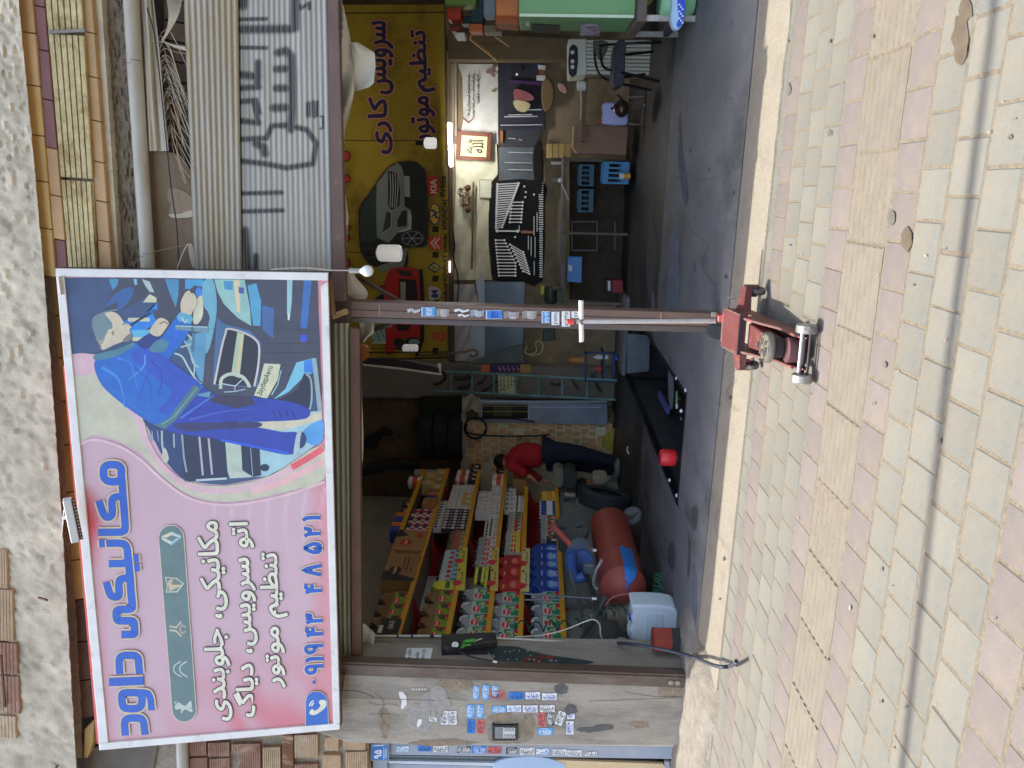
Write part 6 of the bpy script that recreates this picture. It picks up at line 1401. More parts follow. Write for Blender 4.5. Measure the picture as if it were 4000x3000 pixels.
# ---- tool roll
TRL = thing('tool_roll', 'black tool roll filled with rows of shining spanners and sockets on the rear wall', 'tool roll', P(2125, 900, 10.33))
slab(sm([(1942, 706), (2125, 712), (2127, 800), (2120, 1096), (2040, 1100), (1932, 1096), (1922, 1020), (1908, 900), (1914, 780)], 2, True), 10.35, .02).build('roll_cloth', mat('black_cloth', (24, 25, 28), .85, var=.2, scale=20, bump=.3), TRL, bevel=.004)
def spanner(x0, y0, x1, y1, w=2.2, nm='spanner'):
    a_, b_ = P(x0, y0, 10.335), P(x1, y1, 10.335); m = M(); m.bar(a_, b_, w * .0034 * 1.4, .006, up=(0, 1, 0))
    for c in (a_, b_): m.lathe([(.0005, 0), (w * .0056, 0), (w * .0056, .009), (.0005, .009)], c + V((0, .003, 0)), (0, -1, 0), 8)
    m.build(nm, TOOL, TRL)
for k in range(20): spanner(1943 - k * .3, 720 + k * 9, 2026 - k * 3.4, 716 + k * 9, 3.1 if k < 14 else 2.6)
spanner(1942, 902, 2022, 903, 3.8)
for k in range(7): spanner(2000 - k * 1.5, 790 + k * 13, 2042 - k * 1.2, 790 + k * 13, 2.8)
for k in range(12): spanner(1936 + k * 1.2, 938 + k * 12.6, 1970 + min(k, 7) * 6.2, 938 + k * 12.6, 2.8)
for k in range(9): spanner(1992 + k * 6.4, 955 + k * 13, 2044 + k * 3, 985 + k * 10.5, 2.8)
for k in range(42):
    y = 716 + k * 8.9; b_ = P(2116 - (k > 20) * 2, y, 10.33)
    if 46 < k: continue
    M().bar(P(2104 + (k % 5) * .6 + (2 if k > 20 else 0), y, 10.33), P(2122 - (k > 20) * 2, y, 10.33), .012, .012, up=(0, 1, 0)).build('socket', TOOL, TRL)
for x, y0, y1 in ((2098, 830, 905), (2086, 845, 920), (2075, 925, 1000), (2090, 925, 1005), (2087, 1020, 1075), (2028, 880, 905), (2064, 920, 975)): M().tube([P(x, y0, 10.33), P(x, y1, 10.33)], .006, 6).build('extension_bar', TOOL, TRL)
for x, y in ((2048, 728), (2054, 750), (2052, 770), (2086, 760), (2012, 926)): M().lathe([(.001, 0), (.014, 0), (.014, .01), (.001, .01)], P(x, y, 10.34), (0, -1, 0), 8).build('washer', TOOL, TRL)
slab([(2034, 902), (2048, 900), (2085, 904), (2085, 912), (2036, 912)], 10.335, .01).build('adjustable_handle', mat('copper_grip', (150, 104, 84), .5), TRL)
# ---- workbench and things on / under it
WB = mat('bench_paint', (92, 88, 84), .6, var=.3, scale=6, stain=(150, 140, 130), samt=.6, sscale=6, bump=.2)
t = thing('workbench', 'long worn steel workbench under the tool roll', 'workbench', P(2450, 900, 9.7)); WBN = t
def xz(nm, poly, Y, th, m_, par, bevel=.003): return slab(poly, Y, th).build(nm, m_, par, bevel=bevel)
xz('bench_top', [(2200, 610), (2214, 610), (2208, 1186), (2190, 1186)], 9.55, .75, WB, t)
for y in (618, 905, 1178): xz('leg', [(2214, y), (2452, y + 6), (2452, y + 16), (2214, y + 10)], 9.6, .05, WB, t)
DKB = mat('dark_teal_steel', (38, 52, 62), .6, var=.2)
for (x0, y0, x1, y1) in ((2232, 864, 2236, 980), (2232, 864, 2330, 868), (2232, 976, 2330, 980), (2330, 864, 2334, 980), (2400, 864, 2404, 980)): xz('frame_bar', [(x0, y0), (x1, y0), (x1, y1), (x0, y1)], 9.62, .03, mat('frame_grey_blue', (84, 98, 110), .5), t)
xz('bench_shade_panel', [(2225, 630), (2440, 636), (2440, 1180), (2225, 1170)], 10.2, .02, mat('bench_shadow_panel', (64, 56, 48), .9, var=.3), t)  # dark panel added for the shade under the bench
def crate(nm, lab, x0, y0, x1, y1, Y, d, m_, cat='crate', grp=None):
    a_ = P(x1, y1, Y); b_ = P(x0, y0, Y); zl, zh = min(a_.z, b_.z), max(a_.z, b_.z); xl, xr = min(a_.x, b_.x), max(a_.x, b_.x)
    t = thing(nm, lab, cat, ((xl + xr) / 2, Y + d / 2, zl), grp); w = .02
    for (p, q) in (((xl, xr), (Y, Y + w)), ((xl, xr), (Y + d - w, Y + d)), ((xl, xl + w), (Y + w, Y + d - w)), ((xr - w, xr), (Y + w, Y + d - w))):
        h = zh - zl; gx = q if False else None
        mm = M(); mm.box(p[0], p[1], q[0], q[1], zl, zl + h * .3); mm.box(p[0], p[1], q[0], q[1], zh - h * .22, zh)
        n = 5
        for k in range(n):
            if p[1] - p[0] > q[1] - q[0]: xa_ = lerp(p[0], p[1] - .02, k / (n - 1)); mm.box(xa_, xa_ + .02, q[0] + .002, q[1] - .002, zl + h * .3, zh - h * .22)
            else: ya = lerp(q[0], q[1] - .02, k / (n - 1)); mm.box(p[0] + .002, p[1] - .002, ya, ya + .02, zl + h * .3, zh - h * .22)
        mm.build('side_wall', m_, t)
    M().box(xl + w, xr - w, Y + w, Y + d - w, zl, zl + .01).build('bottom', m_, t)
    return t
TEA = mat('teal_plastic', (36, 84, 104), .45, var=.15); BLUP = mat('blue_plastic', (52, 122, 168), .4, var=.1)
crate('plastic_crate', 'dark teal plastic crate on the shelf under the bench, right one', 2262, 642, 2318, 728, 9.7, .4, TEA, grp='crates under the bench')
crate('plastic_crate', 'dark teal plastic crate on the shelf under the bench, left one', 2260, 738, 2316, 830, 9.7, .4, TEA, grp='crates under the bench')
crate('plastic_crate', 'bright blue plastic crate on the floor in front of the bench', 2357, 632, 2455, 720, 9.3, .35, BLUP, grp='crates under the bench')
tag(slab(prect(2276, 655, 2300, 720), 9.85, .1).build('dark_tool', DKB, bevel=.01), 'dark tool lying in the right teal crate', 'tool'); tag(slab(prect(2274, 750, 2300, 815), 9.85, .1).build('dark_tool', DKB, bevel=.01), 'dark tool lying in the left teal crate', 'tool')
t = thing('spray_can', 'small orange and white spray can standing beside the bright blue crate', 'spray can', P(2462, 688, 9.2))
m_ = M(); m_.cyl(P(2462, 688, 9.2), P(2436, 688, 9.2), .035, 14); m_.build('can_body', mat('orange_can', (206, 142, 62), .4), t, smooth=True); m_ = M(); m_.cyl(P(2436, 688, 9.2), P(2420, 688, 9.2), .036, 14); m_.build('can_top', mat('can_white', (206, 200, 190), .4), t, smooth=True)
S('blue_tool_box', 'flat blue plastic case hanging under the bench', 'case', R2([(1838, 405), (1950, 408), (1945, 612), (1830, 600)]), 9.5, .08, mat('case_blue', (62, 116, 180), .4, var=.1), .008)
tag(slab(R2([(1840, 470), (1870, 474), (1868, 520), (1842, 518)]), 9.48, .01).build('white_label', mat('card_white', (206, 204, 196))), 'white label on the flat blue case', 'label')
t = thing('oil_carton', 'small dark red carton on the floor under the bench', 'carton', P(2432, 1120, 9.4)); slab(R5([(585, 2190), (665, 2190), (668, 2290), (585, 2286)]), 9.4, .15).build('carton_body', mat('dark_red_carton', (122, 38, 46), .6, var=.15), t, bevel=.004)
slab(R5([(530, 2190), (583, 2190), (583, 2286), (535, 2280)]), 9.41, .14).build('carton_top', mat('carton_black', (34, 30, 34), .5), t); slab(R5([(548, 2195), (568, 2195), (568, 2270), (550, 2270)]), 9.40, .003).build('carton_label', mat('card_white', (206, 204, 196)), t)
# brown carton, cardboard sheet and table at the right
S('brown_board_box', 'tall brown chipboard box standing right of the bench', 'box', R5([(285, 975), (710, 990), (690, 1210), (310, 1200), (275, 1150)]), 9.3, .45, mat('chipboard', (134, 108, 90), .8, var=.12, scale=5), .006)
tag(M().bar(P(2286, 300, 9.1), P(2276, 552, 9.0), .09, .05).build('table_edge', mat('brown_table', (104, 86, 66), .7, var=.2)), 'long brown wooden table edge across the dark corner', 'table')
for k in range(4): 
    o = slab(prect(2136 + k * 24, 561, 2158 + k * 24, 617), 9.9, .15).build('spice_box', mat('small_yellow_box', (186, 158, 100), .6, var=.15, rnd=.1), bevel=.004)
    tag(o, ['small empty wooden box on the wall shelf', 'small yellowish box second on the wall shelf', 'small yellowish box third on the wall shelf', 'small yellowish box lowest on the wall shelf'][k], 'box', 'small boxes left of the brown chipboard box')
tag(M().cyl(P(2152, 638, 9.8), P(2192, 638, 9.8), .018, 10).build('white_marker', mat('card_white', (206, 204, 196))), 'white marker tube standing on the shelf below the black brush', 'marker')
t = thing('bench_vise', 'small steel vise handle with a white ball end at the right end of the bench', 'vise', P(2190, 705, 9.5)); M().sphere(P(2190, 705, 9.4), .032, 12).build('ball_end', mat('ball_white', (206, 206, 200), .3), t, smooth=True); M().cyl(P(2190, 708, 9.4), P(2222, 782, 9.4), .009, 8).build('handle', TOOL, t); slab(prect(2160, 692, 2182, 715), 9.45, .12).build('jaw', mat('vise_iron', (96, 96, 94), .5, metal=.3), t, bevel=.006)
# bench grinder
t = thing('bench_grinder', 'old green electric bench grinder half hidden by the post', 'grinder', P(2180, 1150, 9.6)); GG_ = mat('dark_green_enamel', (44, 56, 46), .4, var=.3, scale=10)
m_ = M(); m_.lathe([(.0, 0), (.07, .01), (.085, .06), (.085, .17), (.07, .22), (0, .23)], P(2150, 1188, 9.6), (1, 0, 0), 18); m_.build('motor_body', GG_, t, smooth=True)
M().lathe([(0, 0), (.075, .0), (.075, .03), (0, .03)], P(2168, 1128, 9.6), (1, 0, 0), 18).build('grinding_wheel', mat('grind_grey', (96, 92, 88), .8), t); slab(prect(2112, 1120, 2126, 1150), 9.55, .1).build('yellow_guard', mat('yellow_paint', (170, 170, 60), .5), t); slab(prect(2176, 1130, 2200, 1185), 9.5, .2).build('grinder_foot', GG_, t)
S('green_bottle', 'dark green bottle behind the post left of the grinder', 'bottle', [(2122, 1284), (2168, 1284), (2172, 1330), (2118, 1334)], 9.5, .08, GG_, .012)
# ---- metal sheets leaning behind the post
t = thing('metal_sheet', 'big dusty blue grey metal sheet standing behind the post', 'metal sheet', P(2045, 1250, 10.3)); MS = mat('blue_grey_sheet', (84, 100, 118), .35, metal=.3, var=.25, scale=3, stain=(140, 156, 170), samt=.6, sscale=2.5)
slab([(1893, 1100), (2050, 1102), (2042, 1405), (1893, 1400)], 10.3, .02).build('sheet_panel', MS, t); slab(sm([(1858, 1100), (1892, 1100), (1892, 1412), (1840, 1414), (1840, 1285), (1862, 1200), (1868, 1160)], 2, True), 10.31, .01).build('pale_upper_panel', mat('pale_blue_sheet', (156, 172, 188), .4, metal=.2, var=.15, scale=3), t)
S('tin_sheet', 'dull tin sheet leaning at a slant left of the blue grey sheet', 'metal sheet', [(1842, 1408), (2040, 1345), (2050, 1418), (1850, 1420)], 10.25, .01, mat('dull_tin', (88, 94, 100), .5, metal=.3, var=.3, scale=4))
tube3('small curled pale cable hanging below the blue grey sheet', 'cable_coil', [P(x, y, 10.2) for x, y in [(2060, 1352), (2050, 1376), (2080, 1388), (2110, 1380), (2122, 1352), (2108, 1332), (2092, 1340), (2096, 1372), (2070, 1384)]], .008, mat('pale_flex', (176, 166, 140), .5), 'cable')
tube3('black cable bent along the cloths of the rear wall', 'wall_cable', [P(x, y, 10.33) for x, y in [(1770, 900), (1776, 960), (1772, 1010), (1790, 1090), (1786, 1180), (1776, 1250), (1764, 1330)]], .008, CAB, 'cable')
# ---- chain hoist
t = thing('chain_hoist', 'orange brown chain hoist block with hanging chains and a hook', 'hoist', P(1420, 1380, 6.6)); HO = mat('hoist_orange', (150, 88, 44), .5, var=.3, scale=12)
slab(sm([(1404, 1356), (1424, 1352), (1442, 1368), (1436, 1378), (1442, 1386), (1424, 1410), (1404, 1408)], 2, True), 6.6, .08).build('hoist_block', HO, t, bevel=.008)
CHN = mat('dark_chain', (44, 36, 32), .5, metal=.5, var=.2)
def chain(x0, x1, y0, y1, Y, r=.0035, step=7.5):
    n = int((x1 - x0) / step); m = M()
    for k in range(n):
        c = P(lerp(x0, x1, (k + .5) / n), lerp(y0, y1, (k + .5) / n), Y); L = .0125; wd = .0065
        ux = V((1, 0, 0)) if k % 2 else V((0, 1, 0))
        pts = [c + V((0, 0, L)) * cos(q_) + ux * wd * sin(q_) for q_ in [2 * pi * j / 8 for j in range(8)]]
        m.tube(pts, r, 4, closed=True)
    m.build('chain', CHN, t)['kind'] = 'stuff'
chain(1440, 1756, 1377, 1375, 6.6); chain(1640, 1756, 1388, 1384, 6.6); chain(1430, 1752, 1404, 1398, 6.65); chain(1620, 1750, 1398, 1394, 6.7)
M().tube([P(x, y, 6.6) for x, y in sm([(1752, 1382), (1790, 1376), (1815, 1374), (1845, 1366), (1862, 1372), (1864, 1386), (1846, 1392), (1838, 1386)], 4)], [.012] * 29, 8).build('hook', mat('hook_steel', (70, 56, 50), .5, metal=.5), t, smooth=True)
M().box(-2.2, -.95, 6.5, 6.62, 2.95, 3.05).build('hoist_beam', GS); tag(bpy.data.objects['hoist_beam'], 'steel beam carrying the chain hoist', 'beam')
t = thing('folded_jib', 'black folded jib with a pale edge hanging left of the chains', 'jib', P(1400, 1430, 7.2))
slab([(1415, 1404), (1500, 1400), (1600, 1412), (1715, 1436), (1722, 1462), (1700, 1456), (1420, 1424)], 7.2, .06).build('jib_arm', mat('jib_black', (32, 30, 30), .6, var=.3), t, bevel=.004); slab([(1418, 1422), (1560, 1436), (1725, 1460), (1724, 1466), (1558, 1443), (1418, 1428)], 7.19, .02).build('jib_edge', mat('jib_white', (176, 168, 156), .6, var=.2), t)
slab([(1710, 1420), (1722, 1420), (1722, 1458), (1710, 1456)], 7.2, .02).build('jib_end', mat('jib_white', (176, 168, 156)), t)
tube3('thick dark curled strap hanging under the jib', 'curled_strap', [P(x, y, 9.6) for x, y in [(1720, 1450), (1736, 1462), (1738, 1478), (1720, 1496), (1704, 1500), (1694, 1500)]], .022, mat('strap_black', (40, 36, 34), .8), 'strap')
# ---- ladder
LAD = mat('teal_ladder_paint', (92, 128, 134), .5, var=.2, scale=8, stain=(60, 70, 70), samt=.5, sscale=8)
t = thing('ladder', 'pale teal steel ladder leaning against the grey column', 'ladder', P(2400, 1520, 9.4))
A0, A1, B0, B1 = P(1735, 1450, 10.1), P(2410, 1486, 9.4), P(1692, 1526, 10.1), P(2405, 1562, 9.4)
M().tube([A0, A1], .016, 8).build('rail', LAD, t); M().tube([B0, B1], .016, 8).build('rail', LAD, t)
for x in (1765, 1852, 1941, 2028, 2117, 2207, 2300):
    f = (x - 1735) / (2410 - 1735); g_ = (x - 1692) / (2405 - 1692)
    M().tube([lerp(A0, A1, f), lerp(B0, B1, g_)], .016, 8).build('rung', LAD, t)
t = thing('strip_poster', 'narrow vertical strip poster of orange and purple with pink writing on the column', 'poster', P(2060, 1440, 10.17)); 
slab(prect(1880, 1426, 1913, 1454), 10.18, .01).build('orange_end', mat('poster_orange', (206, 106, 58), .6), t); slab(prect(1913, 1424, 2031, 1454), 10.18, .01).build('purple_field', mat('poster_purple', (62, 52, 100), .6), t); slab(prect(2033, 1424, 2072, 1456), 10.18, .01).build('tan_end', mat('poster_tan', (156, 128, 74), .7), t)
a = Art(onY(10.18), base=.003, step=.0004); 
for k in range(5): a.line([(1950 + k * 18, 1430), (1946 + k * 18, 1438), (1956 + k * 18, 1442), (1950 + k * 18, 1450)], 3, (206, 130, 160), 3)
a.build('poster_writing', t)
t = thing('handwritten_notice', 'cream cardboard notice with black handwriting behind the ladder', 'notice', P(2020, 1500, 10.17)); slab([(1946, 1462), (2024, 1464), (2018, 1500), (2022, 1540), (1948, 1538)], 10.17, .006).build('cardboard', mat('cream_card', (206, 192, 158), .8, var=.08), t)
a = Art(onY(10.17), base=.003, step=.0004)
for k in range(5): a.text(['صندوق پول', 'ممنوع', 'نسیه ندارد', 'با تشکر', '۱۴۰۱'][k], (1950 + k * 14, 1468), (1961 + k * 14, 1468), (1950 + k * 14, 1532 - k * 7), (1961 + k * 14, 1532 - k * 7), (40, 36, 36), bold=.4)
a.build('handwriting', t)
for k, (x0, y0, x1, y1, r) in enumerate(((1775, 1478, 1840, 1470, 14), (1870, 1500, 1900, 1470, 9), (1880, 1530, 1940, 1490, 8), (2150, 1498, 2190, 1500, 9), (1790, 1515, 1845, 1500, 10), (2230, 1470, 2260, 1520, 6), (2320, 1480, 2350, 1530, 7))):
    tag(M().tube([P(x0, y0, 10.05), P((x0 + x1) / 2, (y0 + y1) / 2 + 6, 10.03), P(x1, y1, 10.05)], r * .0022, 7).build('hanging_part', mat('dark_part', (48, 46, 46), .6, var=.3), smooth=True), ['thick dark part hanging highest behind the ladder', 'short black cable piece behind the second ladder field', 'slanting dark pipe piece behind the ladder', 'small dark roller behind the lower ladder', 'dark bar crossing behind the first ladder field', 'thin dark hook in the lower ladder field', 'dark rod in the lowest ladder field'][k], 'part', 'dark parts hanging behind the ladder')
# blue parts trolley with stuff
t = thing('parts_trolley', 'dark blue steel parts trolley with small bottles behind the pit', 'trolley', P(2430, 1420, 9.5)); TB_ = mat('trolley_blue', (40, 60, 96), .5, var=.2)
for (x0, y0, x1, y1) in ((2284, 1376, 2292, 1490), (2284, 1376, 2410, 1382), (2284, 1484, 2410, 1492), (2392, 1376, 2402, 1490)): slab(prect(x0, y0, x1, y1), 9.5, .03).build('frame_bar', TB_, t)
slab(prect(2355, 1380, 2362, 1488), 9.5, .35).build('shelf', TB_, t)
for k, (x0, y0, x1, y1, c) in enumerate(((2318, 1385, 2376, 1404, (176, 186, 196)), (2326, 1430, 2348, 1452, (196, 66, 60)), (2390, 1390, 2410, 1410, (60, 80, 190)), (2222, 1394, 2282, 1420, (166, 110, 64)), (2304, 1455, 2330, 1480, (50, 50, 54)))):
    a_, b_ = P(x0, (y0 + y1) / 2, 9.55), P(x1, (y0 + y1) / 2, 9.55); r = abs(y1 - y0) / 2 / FP * 10
    mm = M(); mm.lathe([(r * .4, 0), (r * .5, .02), (r, .05), (r, (b_ - a_).length)], a_, (0, 0, -1), 12)
    tag(mm.build('small_bottle', mat('trolley_item_%d' % k, c, .4, var=.1), smooth=True), ['pale grey can on the blue trolley', 'small red bottle on the blue trolley', 'small blue can on the lower trolley shelf', 'amber wooden handled tool above the blue trolley', 'small black tin on the blue trolley'][k], 'can', 'things on the parts trolley')
# low concrete step behind the pit and rod
struct(tag(M().box(-2.44, -1.5, 9.08, 9.9, .0, .06).build('pit_step', mat('step_grey', (104, 106, 108), .8, var=.2)), 'low grey concrete step behind the inspection pit', 'step'))
S('long_metal_sheet', 'grey sheet metal trough lying across the far end of the pit', 'sheet', [(2452, 1305), (2540, 1310), (2535, 1450), (2448, 1460)], 8.6, .02, mat('trough_grey', (92, 98, 104), .6, var=.2))
# ---- right side: heater, chair, kettle, jerrycan, green cabinet
t = thing('gas_heater', 'white slatted gas heater with a black control panel behind the chair', 'heater', P(2545, 225, 8.6)); HWt = mat('enamel_cream', (206, 200, 180), .45, var=.06)
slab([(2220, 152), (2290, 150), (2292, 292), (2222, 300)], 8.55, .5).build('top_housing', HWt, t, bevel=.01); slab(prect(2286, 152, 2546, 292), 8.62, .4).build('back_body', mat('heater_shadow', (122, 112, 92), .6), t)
for k in range(9): slab([(2290, 155 + k * 15.2), (2544, 158 + k * 15.2), (2544, 169 + k * 15.2), (2290, 166.5 + k * 15.2)], 8.58, .05).build('slat', HWt, t, bevel=.003)
slab(sm([(2225, 186), (2256, 186), (2252, 290), (2222, 288)], 2, True), 8.53, .03).build('control_panel', mat('panel_black', (28, 30, 38), .4), t, bevel=.004)
for y in (205, 240, 262): M().lathe([(0, 0), (.02, 0), (.02, .02), (0, .02)], P(2236, y, 8.53), (0, -1, 0), 10).build('knob', TOOL, t)
CT = mat('black_chair_tube', (24, 24, 28), .3, metal=.3); CP = mat('dark_vinyl', (44, 42, 50), .7, var=.3, scale=20)
t = thing('tubular_chair', 'black tubular steel chair with a worn dark seat in front of the heater', 'chair', G(2560, 230))
def ct(pts, r=.012): M().tube(sm([tuple(P(x, y, Y)) for x, y, Y in pts], 4), r, 10).build('frame_tube', CT, t, smooth=True)
ct([(2585, 165, 7.3), (2450, 170, 7.3), (2350, 178, 7.45), (2344, 186, 7.5), (2348, 230, 7.5), (2358, 262, 7.48), (2390, 276, 7.4), (2450, 288, 7.2), (2574, 318, 7.0)])
ct([(2322, 158, 7.9), (2324, 230, 7.9), (2336, 280, 7.9), (2360, 305, 7.9), (2400, 322, 7.8), (2456, 334, 7.6), (2545, 352, 7.5)])
ct([(2550, 202, 7.8), (2450, 212, 7.6), (2400, 216, 7.5)]); ct([(2520, 290, 7.6), (2440, 300, 7.5)])
slab(sm([(2410, 160), (2446, 162), (2442, 230), (2440, 320), (2425, 335), (2398, 330), (2400, 240)], 2, True), 7.25, .4).build('seat', CP, t, bevel=.01); slab(sm([(2318, 160), (2380, 165), (2352, 235), (2335, 225), (2322, 190)], 2, True), 7.75, .03).build('backrest', mat('olive_vinyl', (78, 78, 60), .7), t, bevel=.008)
t = thing('kettle', 'round dark metal kettle sitting in front of the lilac canister', 'kettle', P(2450, 424, 8.0)); kc = P(2428, 424, 8.0); KM = mat('kettle_metal', (70, 58, 54), .3, metal=.7, var=.2)
M().sphere(kc, .085, 18, sc=(1.0, 1, .82)).build('kettle_body', KM, t, smooth=True); M().lathe([(.05, 0), (.03, .012), (.0, .02)], kc + V((0, 0, .065)), (0, 0, 1), 16).build('lid', KM, t, smooth=True); M().sphere(kc + V((0, 0, .095)), .013, 8).build('lid_knob', mat('knob_black', (20, 20, 20), .4), t)
M().tube([kc + V((.07, 0, .0)), kc + V((.11, 0, .03)), kc + V((.125, 0, .055))], [.018, .012, .009], 8).build('spout', KM, t, smooth=True)
t = thing('plastic_canister', 'lilac white plastic canister behind the kettle', 'canister', P(2450, 450, 8.2)); slab(sm([(2355, 402), (2400, 400), (2446, 405), (2452, 450), (2448, 488), (2360, 484), (2352, 470), (2358, 440)], 2, True), 8.2, .15).build('canister_body', mat('lilac_plastic', (150, 150, 190), .45, var=.06), t, bevel=.015); M().cyl(P(2352, 476, 8.27), P(2343, 476, 8.27), .02, 10).build('cap', mat('cap_rose', (150, 70, 60), .5), t)
t = thing('wire_stand', 'low dark wire stand on the floor beside the kettle', 'stand', P(2510, 430, 8.0))
for p in ([(2455, 380, 8.0), (2515, 378, 8.0), (2515, 410, 7.9), (2520, 412, 7.9)], [(2462, 402, 8.0), (2516, 403, 7.9), (2505, 486, 8.1), (2455, 484, 8.1)], [(2480, 362, 8.3), (2480, 420, 8.0)]): M().tube([P(*q_) for q_ in p], .008, 8).build('wire_leg', mat('stand_grey', (110, 104, 100), .4, metal=.4), t)
t = thing('paper_roll', 'white roll standing on the brown table', 'roll', P(2288, 335, 9.0)); M().cyl(P(2288, 335, 9.0), P(2254, 335, 9.0), .05, 14).build('roll_body', mat('roll_white', (206, 202, 204), .6), t, smooth=True)
tube3('thin white plastic tube lying behind the paper roll', 'white_tube', [P(2268, 352, 9.05), P(2272, 400, 9.05), P(2270, 466, 9.05)], .012, CON, 'tube')
GC = mat('green_enamel', (96, 138, 92), .4, var=.07, scale=3, stain=(76, 110, 74), samt=.4, sscale=2)
GX0 = P(2200, 146, 6.9).x; t = thing('green_cabinet', 'tall pale green steel cabinet on legs at the right edge', 'cabinet', P(2480, 60, 6.3))
zt, zb = P(2025, 65, 6.3).z, P(2480, 65, 6.3).z; xf = P(2250, 66, 6.3).x
M().box(xf, xf + 1.1, 6.3, 6.95, zb, zt).build('cabinet_body', GC, t, bevel=.006)
M().box(xf - .004, xf + .016, 6.285, 6.3, zb + .01, zt - .01).build('edge_trim', mat('trim_white_green', (176, 190, 166), .4), t)
def onXf(x, y, l): return PX(x, y, xf) + V((-l, 0, 0))
M().prism([PX(x, y, xf - .003) for x, y in ((2075, 92), (2188, 98), (2186, 130), (2074, 124))], (-.004, 0, 0)).build('dark_poster', mat('dark_poster', (40, 48, 44), .4, var=.4, scale=20), t)
M().prism([PX(x, y, xf - .003) for x, y in ((2270, 95), (2330, 92), (2350, 106), (2340, 138), (2265, 138))], (-.003, 0, 0)).build('flower_sticker', mat('flower_sticker', (150, 150, 166), .4, var=.3, scale=14, stain=(120, 50, 60), samt=.9, sscale=9), t)
M().prism([PX(x, y, xf - .003) for x, y in ((2055, 86), (2066, 87), (2066, 102), (2055, 101))], (-.003, 0, 0)).build('small_label', mat('card_white', (206, 204, 196)), t)
M().box(xf + .25, xf + .27, 6.292, 6.3, zt - .12, zt - .08).build('yellow_tab', mat('yellow_tab', (206, 160, 40), .5), t)
t = thing('cabinet_stand', 'brown wooden bench with steel legs carrying the green cabinet', 'stand', P(2725, 126, 6.1)); z1 = zb
M().box(xf - .05, xf + 1.1, 6.15, 6.95, z1 - .07, z1 - .002).build('bench_top', mat('brown_bench', (86, 74, 68), .7, var=.2), t, bevel=.004)
for y in (6.18, 6.9): M().box(xf - .04, xf - .0, y, y + .04, .018, z1 - .07).build('leg', mat('leg_steel', (140, 136, 132), .4, metal=.4, var=.3, scale=20), t)
M().box(xf - .04, xf, 6.2, 6.9, .1, .14).build('cross_bar', mat('dark_bar', (60, 56, 56), .6), t)
M().box(xf, xf + 1.1, 6.2, 6.95, .14, .17).build('lower_shelf', mat('brown_bench', (86, 74, 68)), t)
o = M().grid(lambda u, v: V((xf + .12 + .5 * u + .05 * sin(v * 6), 6.22 + .2 * sin(u * 3), .15 + .3 * v + .03 * sin(u * 9 + v * 5))), 14, 12).build('green_cloth', mat('olive_green_cloth', (104, 124, 60), .8, var=.2, scale=6), smooth=True); tag(o, 'crumpled olive green cloth stuffed under the green cabinet', 'cloth')
t = thing('printed_bag', 'blue and white patterned plastic bag lying in front of the green cloth', 'bag', P(2640, 60, 6.05))
slab(sm([(2618, -40), (2628, 10), (2622, 70), (2634, 108), (2656, 112), (2672, 80), (2680, 20), (2672, -40)], 3, True), 6.02, .12).build('bag_body', mat('bag_white_blue', (150, 176, 214), .35, var=.1), t, bevel=.02)
a = Art(onY(6.02), base=.022, step=.0003); a.poly(sm([(2650, -40), (2644, 20), (2650, 70), (2640, 100), (2654, 106), (2668, 76), (2674, 10)], 3, True), (40, 76, 170))
for k in range(9): a.ell(2652 + 6 * (k % 3), 20 + k * 9, 4, 4, (206, 214, 230), 8)
a.build('bag_print', t)
t = thing('green_jar', 'pale green round tub under the green cabinet at the edge', 'tub', P(2740, 10, 6.0)); M().lathe([(.12, 0), (.15, .05), (.15, .22), (.13, .25)], V((P(2700, -10, 6.2).x, 6.25, .03)), (0, 0, 1), 20).build('tub_body', mat('pale_green_plastic', (110, 150, 110), .4), t, smooth=True)
# shelf of boxes over the cabinet
ITEMS = [((1937, -60, 2025, 60), 6.9, (196, 116, 70), 'orange cardboard box on top of the green cabinet'), ((1888, -60, 1936, 62), 7.0, (104, 122, 128), 'grey blue carton beside the orange box'), ((1840, -60, 1886, 90), 7.4, (60, 84, 96), 'dark teal box with a white label over the cabinet'), ((1745, 26, 1800, 76), 7.2, (150, 52, 40), 'red cloth bundle next to the banner edge'),
         ((1738, -40, 1860, 20), 7.1, (92, 120, 60), 'bunch of green netting at the top right'), ((1832, 92, 1885, 122), 7.3, (176, 92, 48), 'orange and white tape box'), ((1760, 100, 1800, 122), 7.3, (110, 44, 34), 'small dark red tin'), ((1776, 126, 1816, 146), 7.3, (196, 190, 184), 'small white box with black marks'), ((1800, 62, 1890, 92), 7.5, (48, 70, 80), 'dark blue tray under the cartons'), ((1890, 96, 1960, 126), 7.4, (120, 110, 90), 'grey tin of screws')]
for (x0, y0, x1, y1), Y, c, lab in ITEMS: tag(slab(prect(x0, y0, x1, y1), Y, .22).build('stored_box', mat('stored_%d_%d' % (c[0], c[1]), c, .7, var=.12), bevel=.008), lab, 'box', 'things stored over the green cabinet')
tag(slab([(1937, 62), (2025, 62), (2025, 96), (1937, 92)], 7.0, .3).build('carton_side', mat('carton_shadow_side', (146, 88, 58), .8), bevel=.004), 'side of the orange cardboard box, coloured darker as its shaded face', 'carton')  # shaded side of the orange box, the shade is put into its colour
tag(M().bar(P(1905, -20, 7.0), P(1945, 118, 7.3), .035, .03).build('brown_stick', mat('brown_stick', (104, 74, 58), .7)), 'thick brown stick slanting across the cartons', 'stick')
for lab, p, q_ in (('long pale wooden lath leaning from the cartons to the dark tool board', (1836, 148), (1944, 236)), ('short pale wooden lath right of the long one', (1935, 140), (1989, 177)), ('short lath joining the long one near the tins', (1836, 146), (1856, 130))): tag(M().bar(P(*p, 8.2), P(*q_, 9.2), .03, .012).build('wooden_lath', mat('pale_lath', (190, 156, 106), .7, var=.1)), lab, 'lath')
